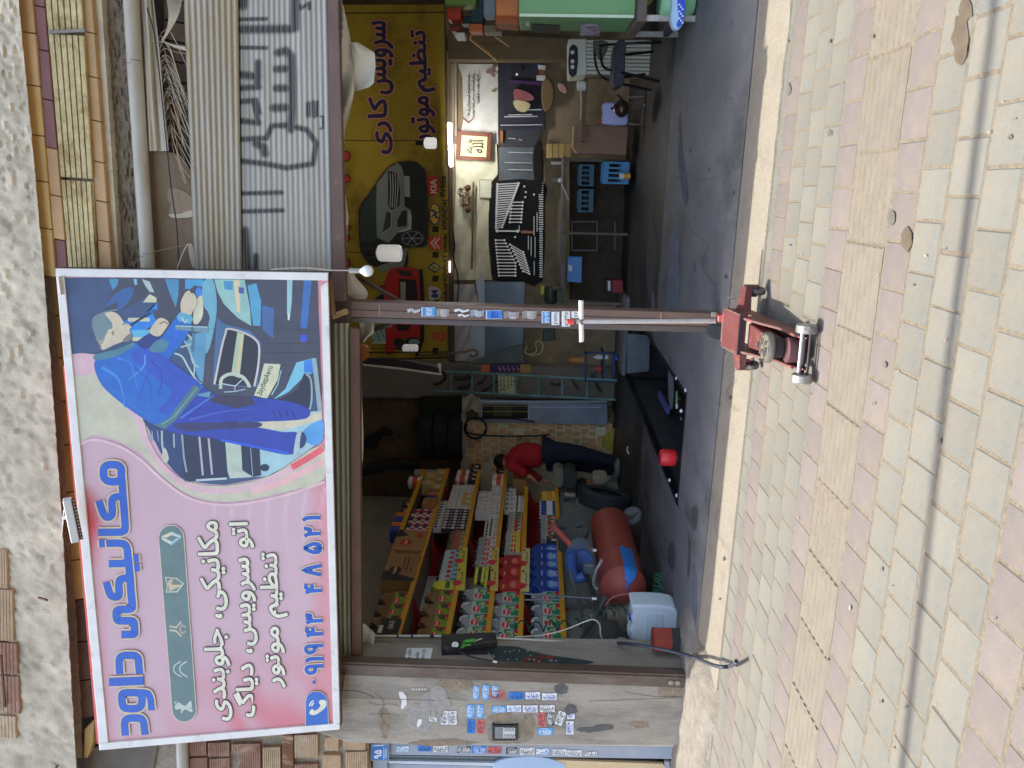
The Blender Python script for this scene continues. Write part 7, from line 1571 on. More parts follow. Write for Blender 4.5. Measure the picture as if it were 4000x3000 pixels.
tube3('thin rope sagging between the wooden laths', 'rope', [P(1845, 150, 8.2), P(1880, 166, 8.3), P(1920, 172, 8.4), P(1960, 174, 8.6)], .006, mat('rope_brown', (120, 96, 66), .8), 'rope')
S('back_cupboard', 'dim brown cupboard front behind the laths on the rear wall', 'cupboard', [(1750, 120), (1990, 140), (2230, 150), (2230, 235), (1750, 232)], 10.0, .3, mat('dim_cupboard', (96, 84, 66), .8, var=.15))
# ---- brick partition with blue grey door
PT = thing('brick_partition', 'partition of whitewashed clay bricks beside the blue grey door', 'partition', P(2400, 1740, 9.9))
slab([(1800, 1650), (2390, 1660), (2395, 1990), (1800, 1990)], 9.93, .1).build('mortar', mat('whitewash_mortar', (196, 188, 168), .9, var=.15, scale=8, bump=.8, bscale=20), PT)
slab([(1802, 1615), (1818, 1615), (1818, 1990), (1802, 1990)], 9.86, .15).build('frame_post', mat('pale_frame', (150, 150, 144), .7, var=.1), PT)
CB = mat('clay_brick_tan', (188, 152, 112), .85, var=.15, scale=6, stain=(206, 194, 168), samt=.7, sscale=5, bump=.5, bscale=25, rnd=.14)
rr = random.Random(4)
for i in range(18):
    x0 = 1823 + i * 32
    for j in range(7):
        y0 = 1652 + j * 27 + (i % 2) * 10 - 4
        if rr.random() < .06: continue
        w_, h_ = rr.uniform(24, 28), rr.uniform(20, 23); jx = rr.uniform(-1.5, 1.5)
        a_, b_ = P(x0 + jx, y0, 9.9), P(x0 + jx + w_, y0 + h_, 9.9)
        M().box(min(a_.x, b_.x), max(a_.x, b_.x), 9.91 + rr.uniform(-.008, .008), 9.95, min(a_.z, b_.z), max(a_.z, b_.z)).build('brick', CB, PT, bevel=.006)
S('yellow_sticker_panel', 'dirty mustard yellow panel at the bottom of the brick partition', 'panel', [(2352, 1705), (2400, 1672), (2394, 1765), (2350, 1745)], 9.88, .01, mat('mustard_panel', (150, 140, 62), .6, var=.3, scale=8))
t = thing('cable_reel', 'loop of black cable hung on the brick partition', 'cable', P(1857, 1672, 9.82))
M().tube([P(1857 + 43 * cos(q_), 1672 + 40 * sin(q_), 9.82) for q_ in [2 * pi * k / 24 for k in range(24)]], .013, 8, closed=True).build('cable_loop', CAB, t, smooth=True)
M().tube([P(1857 + 38 * cos(q_), 1676 + 38 * sin(q_), 9.80) for q_ in [.2 + 1.1 * pi * k / 14 for k in range(15)]], .012, 8).build('cable_loop', CAB, t, smooth=True)
M().tube(sm([tuple(P(x, y, 9.8)) for x, y in [(1822, 1688), (1860, 1698), (1940, 1703), (2060, 1704), (2150, 1698)]], 4), .012, 8).build('cable_tail', CAB, t, smooth=True); M().tube(sm([tuple(P(x, y, 9.8)) for x, y in [(1870, 1634), (1960, 1634), (2040, 1640), (2088, 1648)]], 4), .011, 8).build('cable_tail', CAB, t, smooth=True)
t = thing('partition_door', 'blue grey painted metal door with a dark glass panel beside the bricks', 'door', P(2375, 1610, 9.85)); DP = mat('blue_grey_door', (126, 138, 156), .45, var=.08, scale=2, stain=(96, 106, 120), samt=.4, sscale=1.5)
slab([(1870, 1562), (2372, 1578), (2375, 1660), (1868, 1650)], 9.84, .05).build('door_leaf', DP, t, bevel=.006)
for (x0, y0, x1, y1) in ((1868, 1566, 2370, 1571), (1880, 1574, 1883, 1640), (2064, 1576, 2067, 1642), (2068, 1590, 2350, 1594)): slab(prect(x0, y0, x1, y1), 9.828, .012).build('moulding', mat('door_light_trim', (156, 166, 182), .4), t)
slab(prect(1884, 1580, 2062, 1634), 9.832, .008).build('glass', mat('door_dark_glass', (34, 40, 38), .15, var=.3), t); slab([(1930, 1583), (1995, 1583), (2000, 1625), (1926, 1625)], 9.828, .003).build('film', mat('green_film', (58, 66, 44), .4, var=.5, scale=9), t)
for y in (1607, 1585): slab(prect(1886, y, 2060, y + 2.2), 9.826, .004).build('gold_bar', mat('gold_bar', (150, 128, 72), .4), t)
o = M().grid(lambda u, v: P(1805 + 70 * u, 1545 + 60 * v + 8 * sin(u * 9), 9.75 + .05 * sin(u * 7 + v * 5)), 10, 10).build('plastic_wrap', WSH, smooth=True, recalc=False); tag(o, 'crumpled plastic wrapping at the top corner of the blue grey door', 'plastic')
S('opening_shade_panel', 'dark panel standing in for the shaded opening above the blue grey door', 'wall', [(1640, 1555), (1800, 1552), (1800, 1640), (1640, 1640)], 10.1, .1, mat('dark_shadow_green', (34, 36, 30), .9, var=.3))  # solid panel, its dark colour stands for the shade in the opening
struct(tag(M().box(-4.75, -3.25, 10.04, 10.45, 0, 2.05).build('room_block', INTW), 'plain block of the little room behind the bricks', 'wall'))
# tyre stacks on the little room
TY = mat('old_tyre_rubber', (30, 31, 33), .75, var=.2, scale=10, bump=.3, bscale=60)
def tyre_mesh(R, w, r_in, seg=40):
    m = M(); prof = [(r_in, -.42 * w), (r_in + .03, -.5 * w), (R * .86, -.52 * w), (R * .96, -.46 * w), (R, -.36 * w), (R, -.25 * w), (R - .008, -.24 * w), (R - .008, -.2 * w), (R, -.19 * w), (R, -.03 * w), (R - .008, -.02 * w), (R - .008, .02 * w), (R, .03 * w), (R, .19 * w), (R - .008, .2 * w), (R - .008, .24 * w), (R, .25 * w), (R, .36 * w), (R * .96, .46 * w), (R * .86, .52 * w), (r_in + .03, .5 * w), (r_in, .42 * w), (r_in + .03, .3 * w), (R - .03, .3 * w), (R - .03, -.3 * w), (r_in + .03, -.3 * w)]
    n = len(prof)
    vs = [V((r * cos(2 * pi * k / seg), r * sin(2 * pi * k / seg), h)) for k in range(seg) for r, h in prof]
    fs = [(k * n + i, k * n + (i + 1) % n, ((k + 1) % seg) * n + (i + 1) % n, ((k + 1) % seg) * n + i) for k in range(seg) for i in range(n)]
    return m.add(vs, fs)
tc_ = P(1720, 1730, 9.95); base = None
for k in range(3):
    o = tyre_mesh(.33, .19, .19).build('stacked_tyre', TY, smooth=True) if base is None else base.copy()
    if base is not None: COL.objects.link(o)
    base = base or o
    o.location = (-3.62, 10.0, 2.16 + k * .2); tag(o, ['lowest black tyre of the stack on the little room', 'middle black tyre of the stack on the little room', 'top black tyre of the stack on the little room'][k], 'tyre', 'tyres stacked on the little room')
tag(slab(sm(R3([(240, 250), (380, 160), (440, 165), (465, 200), (420, 210), (380, 220), (330, 310), (270, 300)]), 3, True), 10.2, .1).build('black_air_duct', mat('black_plastic_dull', (26, 26, 28), .6), bevel=.01), 'black plastic air duct hanging on the brown wall', 'duct')
tag(slab(sm(R3([(225, 480), (350, 430), (480, 400), (640, 420), (660, 480), (480, 470), (360, 500), (240, 525)]), 3, True), 9.6, .12).build('black_bumper', mat('black_plastic_dull', (26, 26, 28)), bevel=.02), 'black car bumper piece lying over the shelves', 'bumper')
GAIN = 1.32
# ================================================================== oil shelves on the left wall
XF = -3.8; XB = -4.22
def zY(x, y): p = PX(x, y, XF); return p.z, p.y
ORG = mat('orange_shelf_edge', (206, 138, 40), .45, var=.08, scale=4); REDP = mat('dark_red_panel', (128, 30, 34), .5, var=.12, scale=3); WHP = mat('shelf_back_white', (176, 176, 172), .6, var=.06)
SHF = thing('display_shelf', 'long orange edged display shelf full of oil bottles and boxes along the left wall', 'shelf', (-4.0, 7.3, .45))
ZS = {'A': .812, 'B': 1.178, 'C': 1.448, 'D': 1.785, 'E': 2.195}
YN, YR = 5.5, 9.25
for k, z in ZS.items():
    M().box(XB, XF, YN, YR if k not in 'AB' else 8.75, z - .012, z).build('shelf_board', mat('shelf_board_grey', (120, 112, 104), .6), SHF)
    for j, (a_, b_) in enumerate(((YN, 6.2), (6.21, 7.4), (7.41, 8.75 if k in 'AB' else YR))): M().box(XF - .004, XF + .012, a_, b_, z - .024, z + .022).build('front_edge', ORG, SHF, bevel=.002)
for j, (a_, b_, m_) in enumerate(((5.5, 6.1, WHP), (6.1, 6.25, REDP), (6.25, 7.3, WHP), (7.3, 9.25, REDP))): M().box(XB - .02, XB, a_, b_, .5, 2.5).build('back_panel', m_, SHF)
for y in (5.5, 6.205, 7.405, 8.74):
    for z in ZS.values(): M().prism([(XF - .01, y, z - .03), (XB, y, z - .03), (XB, y, z - .2)], (0, .006, 0)).build('bracket', REDP, SHF)
for y in (5.52, 6.2, 7.4): M().box(XF - .06, XF - .03, y, y + .03, .02, .8).build('leg', mat('shelf_leg_grey', (96, 96, 92), .5), SHF)
M().box(XF - .002, XF + .012, 7.0, 9.2, 2.47, 2.52).build('front_edge', ORG, SHF); M().box(XB, XF, 7.0, 9.2, 2.47, 2.482).build('shelf_board', MATS['shelf_board_grey'], SHF)
M().box(XF - .4, XF, 9.2, 9.22, 2.2, 2.62).build('end_panel', mat('end_panel_grey', (150, 146, 140), .6), SHF)
M().box(XB - .05, XF - .1, 5.5, 9.3, .02, .8).build('wall_tiles', mat('dull_wall_tile', (116, 118, 114), .4, var=.15, scale=6), SHF)
# ---- products; front faces +X, width along Y
def face(dx, w, h): return lambda u, v, l: V((dx + l, (u - .5) * w, v * h))
def bottle(nm, lab, cat, body, w, d, h, prints, grp, cap=(40, 40, 42), handle=True, neck=.78, hcol=None, left=False):
    t = thing(nm, lab, cat, (0, 0, -50), grp); WL[t.name] = V((0, 0, 0)); bm_ = mat('plastic_%d_%d_%d' % body, body, .32, var=.04, coat=.2)
    sgn = -1 if left else 1
    ol = [(.0, .02), (.02, .0), (.98, .0), (1, .02), (1, .5), (.9, .66 if handle else .8), (.66, .74 if handle else .88), (.62, .88), (.30, .88), (.24, .8), (.03, .7), (0, .6)]
    m = M(); m.prism([V((-d / 2, sgn * (u - .5) * w, v * h)) for u, v in ol], (d, 0, 0)); m.build('bottle_body', bm_, t, bevel=w * .05, bseg=2)
    if handle:
        M().tube(sm([(0, sgn * (u - .5) * w, v * h) for u, v in ((.62, .90), (.8, .93), (.97, .84), (1.03, .62), (1.0, .45))], 4), w * .075, 8).build('handle', mat('plastic_light_%d_%d_%d' % body, hcol or tuple(min(235, c + 34) for c in body), .3, var=.02), t, smooth=True)
    M().lathe([(w * .14, h * .87), (w * .15, h * .88), (w * .15, h * .98), (w * .12, h)], (0, sgn * -.04 * w, 0), (0, 0, 1), 12).build('cap', mat('cap_%d_%d_%d' % cap, cap, .4, var=0), t, smooth=True)
    a = Art(face(d / 2, w, h), base=.001, step=.0003)
    for kind, p, c in prints:
        if kind == 'p': a.poly(p, c)
        elif kind == 'e': a.ell(p[0], p[1], p[2], p[3], c, 14)
        elif kind == 't': a.text(p[0], (p[2], p[4]), (p[2], p[3]), (p[1], p[4]), (p[1], p[3]), c, bold=.006)
    a.build('label', t); return t
LB1 = [('p', [(.06, .03), (.94, .03), (.92, .5), (.8, .62), (.06, .6)], (150, 172, 160)), ('p', [(.10, .05), (.92, .05), (.88, .5), (.5, .46), (.4, .36), (.12, .3)], (30, 116, 84)), ('e', (.34, .46, .27, .13), (206, 196, 190)), ('e', (.34, .46, .25, .115), (200, 32, 44)), ('t', ('Caspian', .12, .56, .41, .51), (230, 226, 222)),
       ('p', [(.66, .04), (.92, .04), (.92, .17), (.5, .17)], (196, 36, 44)), ('e', (.68, .36, .06, .04), (206, 206, 60)), ('t', ('CNG', .4, .8, .21, .31), (190, 210, 200)), ('p', [(.56, .17), (.66, .17), (.52, .05), (.42, .05)], (206, 176, 50))]
GB = 'bottles and boxes on the display shelf'
pr = {}
pr['A'] = bottle('oil_bottle', 'x', 'oil bottle', (122, 126, 134), .165, .085, .235, LB1, GB, hcol=(176, 180, 186))
pr['B'] = bottle('oil_bottle', 'x', 'oil bottle', (108, 80, 50), .165, .085, .235, [('p', [(.08, .04), (.92, .04), (.9, .5), (.1, .52)], (112, 142, 40)), ('p', [(.5, .05), (.9, .05), (.88, .42), (.6, .36)], (70, 56, 50)), ('e', (.3, .4, .22, .1), (196, 36, 44)), ('t', ('Caspian', .12, .48, .36, .44), (226, 222, 216)), ('p', [(.62, .04), (.92, .04), (.92, .18), (.66, .18)], (196, 40, 44)), ('e', (.6, .14, .05, .03), (206, 196, 60))], GB, hcol=(140, 108, 74))
pr['C'] = bottle('oil_bottle', 'x', 'oil bottle', (152, 30, 38), .2, .1, .25, [('e', (.45, .24, .33, .2), (176, 56, 56)), ('e', (.45, .3, .22, .1), (206, 110, 90)), ('e', (.3, .62, .14, .04), (206, 140, 60))], GB, hcol=(176, 44, 50), cap=(150, 28, 36))
pr['D'] = bottle('oil_bottle', 'x', 'oil bottle', (34, 62, 132), .19, .1, .265, [('p', [(.16, .04), (.8, .04), (.84, .26), (.68, .42), (.3, .42), (.12, .26)], (58, 104, 206)), ('e', (.48, .28, .24, .09), (130, 160, 226)), ('t', ('M', .36, .6, .1, .2), (200, 210, 230)), ('e', (.5, .56, .2, .03), (120, 150, 226))], GB, hcol=(70, 104, 176), cap=(28, 48, 110), left=True)
pr['E'] = bottle('oil_bottle', 'x', 'oil bottle', (140, 144, 140), .1, .07, .19, [('p', [(.06, .04), (.94, .04), (.92, .6), (.08, .6)], (160, 176, 150)), ('p', [(.5, .2), (.92, .2), (.9, .56), (.6, .5)], (40, 110, 80)), ('e', (.36, .44, .28, .12), (200, 40, 50)), ('p', [(.1, .04), (.92, .04), (.92, .17), (.1, .17)], (200, 52, 52))], GB, handle=False)
pr['F'] = bottle('oil_bottle', 'x', 'oil bottle', (150, 150, 146), .115, .075, .2, [('p', [(.06, .04), (.94, .04), (.92, .6), (.08, .6)], (206, 182, 70)), ('e', (.36, .48, .3, .12), (200, 40, 50)), ('p', [(.1, .04), (.92, .04), (.92, .18), (.1, .18)], (200, 52, 52)), ('t', ('Caspian', .12, .6, .44, .52), (230, 226, 222))], GB, handle=False)
pr['G'] = bottle('cleaner_bottle', 'x', 'bottle', (160, 178, 190), .1, .07, .2, [('p', [(.06, .05), (.94, .05), (.92, .6), (.08, .6)], (130, 176, 206)), ('e', (.34, .5, .28, .11), (200, 40, 50)), ('p', [(.5, .1), (.9, .1), (.86, .4), (.6, .36)], (70, 110, 150)), ('p', [(.1, .04), (.92, .04), (.92, .11), (.1, .11)], (200, 80, 90))], GB, handle=False)
pr['H'] = bottle('oil_bottle', 'x', 'oil bottle', (132, 136, 142), .115, .075, .21, [('p', [(.06, .04), (.94, .04), (.92, .56), (.08, .56)], (190, 186, 192)), ('e', (.36, .46, .3, .12), (200, 40, 50)), ('t', ('Caspian', .12, .6, .42, .5), (230, 226, 222)), ('e', (.7, .24, .16, .1), (170, 120, 130))], GB, handle=False)
pr['Y'] = bottle('coolant_bottle', 'x', 'bottle', (206, 196, 40), .12, .09, .23, [('p', [(.1, .28), (.9, .28), (.9, .44), (.1, .44)], (40, 110, 60)), ('e', (.5, .2, .3, .06), (226, 214, 90))], GB, handle=False, cap=(40, 130, 60))
pr['P'] = bottle('cleaner_bottle', 'x', 'bottle', (104, 84, 66), .1, .07, .19, [('p', [(.06, .05), (.94, .05), (.92, .62), (.08, .62)], (128, 104, 84)), ('e', (.36, .5, .28, .12), (176, 60, 60)), ('p', [(.2, .1), (.8, .1), (.8, .3), (.2, .3)], (150, 140, 100))], GB, handle=False)
def boxp(nm, body, w, d, h, prints, cat='box', top=None):
    t = thing(nm, 'x', cat, (0, 0, -50), GB); WL[t.name] = V((0, 0, 0))
    M().box(-d / 2, d / 2, -w / 2, w / 2, 0, h).build('box_body', mat('carton_%d_%d_%d' % body, body, .55, var=.05), t, bevel=.002)
    a = Art(face(d / 2, w, h), base=.0008, step=.0003); b_ = Art(lambda u, v, l: V(((v - .5) * d, -w / 2 - l, u * h)), base=.0008)
    for kind, p, c in prints:
        if kind == 'p': a.poly(p, c)
        elif kind == 'e': a.ell(*p, c, 12)
        elif kind == 't': a.text(p[0], (p[2], p[4]), (p[2], p[3]), (p[1], p[4]), (p[1], p[3]), c, bold=.006)
    a.build('print', t); return t
pr['w'] = boxp('filter_box', (206, 202, 194), .085, .085, .145, [('p', [(.3, .6), (.42, .6), (.42, .92), (.3, .92)], (176, 54, 70)), ('p', [(.15, .3), (.4, .3), (.4, .36), (.15, .36)], (90, 90, 96)), ('p', [(.6, .3), (.8, .3), (.8, .4), (.6, .4)], (130, 126, 130))])
pr['k'] = boxp('spark_plug_box', (58, 60, 70), .05, .06, .1, [('p', [(.1, .55), (.9, .55), (.9, .92), (.1, .92)], (206, 206, 208)), ('e', (.5, .26, .3, .14), (196, 130, 140))])
pr['K'] = boxp('spark_plug_box', (196, 196, 194), .05, .06, .1, [('p', [(.2, .6), (.8, .6), (.8, .9), (.2, .9)], (34, 34, 38)), ('p', [(.3, .15), (.7, .15), (.7, .3), (.3, .3)], (60, 60, 66))])
pr['r'] = boxp('part_box', (196, 190, 190), .075, .08, .085, [('p', [(0, 0), (.5, 0), (.5, .5), (0, .5)], (176, 36, 48)), ('p', [(.5, .5), (1, .5), (1, 1), (.5, 1)], (36, 36, 60))])
pr['R'] = boxp('part_box', (168, 34, 46), .075, .08, .085, [('p', [(.5, 0), (1, 0), (1, .5), (.5, .5)], (206, 200, 200)), ('p', [(0, .5), (.5, .5), (.5, 1), (0, 1)], (50, 50, 80))])
pr['c'] = boxp('oil_carton', (150, 116, 76), .42, .28, .3, [('e', (.36, .62, .17, .2), (170, 54, 50)), ('t', ('Caspian', .24, .48, .56, .68), (206, 170, 130)), ('p', [(.62, .16), (.9, .16), (.9, .32), (.62, .32)], (170, 60, 50)), ('p', [(.7, .6), (1, .9), (1, 1), (.62, 1)], (50, 42, 38))], 'carton')
pr['q'] = boxp('oil_carton', (140, 106, 68), .46, .28, .3, [('p', [(0, 0), (.1, 0), (.36, 1), (0, 1)], (46, 42, 40)), ('e', (.36, .66, .15, .2), (46, 42, 40)), ('t', ('Caspian', .24, .48, .6, .72), (190, 160, 120)), ('p', [(.3, .3), (.86, .3), (.86, .34), (.3, .34)], (70, 52, 40)), ('p', [(.4, .42), (.86, .42), (.86, .46), (.4, .46)], (70, 52, 40)), ('p', [(.34, .16), (.5, .16), (.5, .2), (.34, .2)], (70, 52, 40))], 'carton')
pr['v'] = boxp('battery_box', (40, 36, 36), .2, .2, .16, [('t', ('DVA-23', .3, .8, .3, .55), (206, 206, 200)), ('p', [(0, .8), (.5, .8), (.5, 1), (0, 1)], (190, 186, 176))], 'box')
pr['u'] = boxp('blue_orange_box', (40, 66, 140), .2, .14, .14, [('p', [(.55, 0), (1, 0), (1, 1), (.55, 1)], (206, 104, 50))])
pr['b'] = boxp('brown_box', (146, 106, 70), .2, .2, .16, [('p', [(.1, .45), (.9, .45), (.9, .55), (.1, .55)], (120, 84, 54))])
pr['g'] = boxp('wrapped_filter', (170, 146, 100), .16, .14, .13, [('p', [(.1, .2), (.6, .3), (.5, .7), (.2, .6)], (196, 176, 130))], 'filter')
pr['m'] = boxp('dark_box', (50, 50, 56), .12, .12, .12, [('p', [(.1, .2), (.5, .2), (.5, .6), (.1, .6)], (196, 190, 186)), ('p', [(.6, .5), (.9, .5), (.9, .8), (.6, .8)], (180, 90, 60))])
pr['s'] = boxp('spray_box', (190, 186, 182), .055, .06, .12, [('p', [(0, .7), (1, .7), (1, .85), (0, .85)], (44, 44, 50)), ('p', [(.2, .2), (.8, .2), (.8, .5), (.2, .5)], (150, 146, 146))])
def canp(nm, c1, c2, r, h):
    t = thing(nm, 'x', 'can', (0, 0, -50), GB); WL[t.name] = V((0, 0, 0)); M().lathe([(r, 0), (r, h * .86), (r * .7, h * .9)], (0, 0, 0), (0, 0, 1), 14).build('can_body', mat('can_%d_%d_%d' % c1, c1, .3), t, smooth=True)
    M().lathe([(r * 1.01, h * .25), (r * 1.01, h * .6)], (0, 0, 0), (0, 0, 1), 14, cap=False).build('can_band', mat('can_%d_%d_%d' % c2, c2, .4), t, smooth=True); M().cyl((0, 0, h * .9), (0, 0, h), r * .4, 8).build('can_cap', mat('can_%d_%d_%d' % c2, c2, .4), t); return t
pr['y'] = canp('grease_can', (204, 180, 44), (40, 36, 32), .035, .1); pr['l'] = canp('spray_can', (30, 52, 120), (196, 200, 210), .03, .19); pr['o'] = canp('spray_can', (196, 160, 44), (206, 120, 40), .03, .18); pr['z'] = canp('white_can', (206, 204, 196), (176, 70, 50), .075, .17)
names = {'A': 'silver 4 litre oil bottle with green Caspian label', 'B': 'bronze brown oil bottle with lime label', 'C': 'big red oil bottle', 'D': 'big blue oil bottle', 'E': 'small silver oil bottle with red and green label', 'F': 'small silver oil bottle with yellow label', 'G': 'light blue cleaner bottle', 'H': 'small silver bottle with pale label',
         'Y': 'yellow coolant bottle with green cap', 'P': 'dull brown cleaner bottle', 'w': 'white filter box with red mark', 'k': 'black and white spark plug box', 'K': 'white spark plug box', 'r': 'white and red part box', 'R': 'red and dark part box', 'c': 'brown Caspian carton with red round mark', 'q': 'brown Caspian carton with black corner', 'v': 'black box marked DVA-23',
         'u': 'blue and orange box', 'b': 'plain brown box', 'g': 'golden wrapped filter', 'm': 'dark mixed part box', 's': 'slim white spray box', 'y': 'small yellow grease can', 'l': 'slim blue spray can', 'o': 'slim yellow spray can', 'z': 'white round can with red band'}
ordn = ['nearest', 'second', 'third', 'fourth', 'fifth', 'sixth', 'seventh', 'eighth', 'ninth', 'tenth', 'eleventh', 'twelfth', 'thirteenth', 'fourteenth', 'fifteenth', 'sixteenth']
rown = {'A': 'lowest', 'B': 'second', 'C': 'third', 'D': 'fourth', 'E': 'fifth', 'F': 'topmost'}
used = set()
def put(row, typ, ys, xr, dx=-.07, dz=0, rz=0, extra=''):
    z = ZS.get(row, 2.484) + dz
    for i, y in enumerate(ys):
        Y = PX(xr, y, XF + dx).y; p = pr[typ]; sc_ = (1.1, 1.34, 1.2) if typ in 'ABD' else (1.1, 1.25, 1.12) if typ in 'CFHGPEY' else (1.05,) * 3; loc = (XF + dx, Y, z + .001); r = rz + random.uniform(-.07, .07)
        lab = ('%s, %s on the %s shelf%s' % (names[typ], ordn[min(i, 15)], rown[row], extra))
        if typ not in used:
            used.add(typ); p.location = loc; p.rotation_euler = (0, 0, r); p.scale = sc_; p['label'] = lab
        else: dup(p, loc, r, lab, scale=sc_)
put('A', 'A', [2492, 2445, 2398, 2350], 2160); put('A', 'D', [2300, 2258, 2222, 2190, 2165], 2140); put('A', 'm', [2125], 2140); put('A', 'E', [2108, 2092, 2076, 2060, 2046, 2032], 2150); put('A', 'l', [2090, 2072, 2055, 2038, 2022, 2008], 2100, -.2); put('A', 'l', [2012, 2000, 1988, 1977, 1966], 2140, extra=' in front'); put('A', 'o', [1955, 1946, 1937, 1928], 2140); put('A', 'o', [1990, 1978], 2100, -.2, extra=' at the back')
put('B', 'A', [2500, 2452, 2402, 2350], 1990); put('B', 'C', [2300, 2250, 2208], 1990); put('B', 'F', [2162, 2142, 2124, 2108, 2094], 2010); put('B', 'E', [2080, 2067, 2054, 2042, 2030, 2020], 2010)
put('B', 's', [2003, 1994, 1985, 1976, 1967, 1958, 1949], 2010); put('B', 's', [2003, 1990, 1977, 1964, 1951], 1990, -.15, extra=' behind'); put('B', 's', [1998, 1980, 1962, 1946, 1930, 1918], 2010, -.07, .12, extra=' stacked'); put('B', 'b', [1888], 2010); put('B', 'z', [1862, 1845], 2010, extra=' end')
put('C', 'A', [2490, 2440, 2388, 2336], 1870); put('C', 'y', [2310, 2296, 2282, 2268, 2254, 2240, 2226], 1900); put('C', 'y', [2300, 2284, 2268, 2252, 2236], 1880, -.15, extra=' behind'); put('C', 'y', [2270, 2256, 2242, 2230], 1880, -.07, .101, extra=' stacked'); put('C', 'H', [2212, 2193, 2174, 2155, 2136, 2120], 1890)
put('C', 's', [2100, 2090, 2080, 2070, 2060, 2050, 2040], 1900, extra=' third'); put('C', 's', [2096, 2084, 2072, 2060, 2048, 2036], 1890, -.14, .05, extra=' third behind'); put('C', 'w', [2018, 1998, 1980], 1890); put('C', 'w', [2012, 1990, 1970, 1952, 1936], 1860, -.07, .146, extra=' stacked'); put('C', 'w', [1960, 1944, 1926, 1912], 1890, extra=' far'); put('C', 'z', [1890, 1872], 1890, extra=' near the end'); put('C', 'm', [1855, 1838], 1890)
put('D', 'B', [2490, 2443, 2398, 2345], 1730); put('D', 'Y', [2302], 1740); put('D', 'G', [2282, 2262, 2243, 2224, 2206, 2188, 2170], 1750); put('D', 'P', [2146, 2126, 2108, 2092], 1760)
for lv in range(3): put('D', 'k', [2072 - 11 * k for k in range(11)], 1780, -.07, .1 * lv * .98, extra=[', bottom layer', ', middle layer', ', upper layer'][lv])
put('D', 'K', [2150 - 12 * k for k in range(6)], 1760, -.2, .0, extra=' at the back'); put('D', 'K', [2068 - 11 * k for k in range(10)], 1740, -.09, .295, extra=', on top')
put('D', 'w', [1990 - 16 * k for k in range(6)], 1770, extra=', lower row'); put('D', 'w', [1990 - 16 * k for k in range(6)], 1740, -.07, .146, extra=', upper row'); put('D', 'g', [1975, 1955], 1770); put('D', 'm', [1885, 1868, 1850, 1834], 1780); put('D', 'z', [1878, 1858], 1770, -.1, .13, extra=', stacked')
put('E', 'v', [2486], 1560); put('E', 'B', [2446, 2400, 2352], 1560); put('E', 'q', [2265], 1600, -.12); put('E', 'c', [2160], 1640, -.12)
for lv in range(3): put('E', 'r', [2106, 2076, 2048, 2022], 1640, -.05, .086 * lv, extra=[', bottom layer', ', middle layer', ', upper layer'][lv]); put('E', 'R', [2091, 2062, 2035, 2008], 1640, -.05, .086 * lv, extra=[', bottom layer', ', middle layer', ', upper layer'][lv])
put('E', 'u', [1958], 1690); put('E', 'g', [1918, 1888, 1862], 1700, extra=', end group'); put('E', 'g', [1905, 1875], 1690, -.08, .131, extra=', end group on top'); put('E', 'b', [1990], 1690, extra=' end')
put('F', 'z', [1885], 1600, -.05, .0, extra=' end'); put('F', 'u', [2080, 2040], 1540, -.1, .0, extra=' end'); put('F', 'm', [2010, 1985], 1540, -.1, extra=' end')
for k_, p_ in pr.items():
    if k_ not in used: p_.location = (XF - .2, 8.9, .1)
# price strips
def strip_(lab, xa, ya, xb, yb, w, ov, c):
    a_, b_ = PX(xa, ya, XF + .02), PX(xb, yb, XF + .02)
    t = thing('price_strip', lab, 'price strip', a_, 'price strips on the shelf edges'); m = M(); m.prism([a_ + V((0, 0, w * .35)), b_ + V((0, 0, w * .35)), b_ - V((0, 0, w * .65)), a_ - V((0, 0, w * .65))], (.003, 0, 0)); m.build('card', mat('price_card_%d' % c[2], c, .5, var=.04), t)
    a = Art(lambda u, v, l: lerp(a_, b_, u) + V((l + .003, 0, w * (v - .65))), base=.0008, step=.0004)
    for k in range(2): a.text('فیلتر', (.5 + k * .5 - .1, .6), (.5 + k * .5 - .1, .25), (.12 + k * .5, .6), (.12 + k * .5, .25), (70, 54, 40), bold=.003); a.poly([(.42 + k * .5, .65), (.46 + k * .5, .65), (.46 + k * .5, .9), (.42 + k * .5, .9)], (40, 36, 36))
    a.build('print', t)
    for f in ov:
        c_ = lerp(a_, b_, f) + V((.006, 0, w * .25)); M().add([c_ + V((0, .05 * cos(q_), .04 * sin(q_))) for q_ in [2 * pi * k / 16 for k in range(16)]], [tuple(range(16))]).build('red_oval', mat('oval_red', (196, 44, 60), .4, var=0), t, recalc=False)
strip_('yellow price strip on the fourth shelf edge', 1792, 2306, 1806, 2138, .085, (.15, .65), (206, 176, 70)); strip_('dull yellow price strip on the third shelf edge', 1924, 2308, 1932, 2138, .075, (.15, .62), (190, 164, 90)); strip_('beige price strip on the second shelf edge', 2046, 2312, 2052, 2142, .075, (.12, .62), (186, 174, 120))
GAIN = 1.2
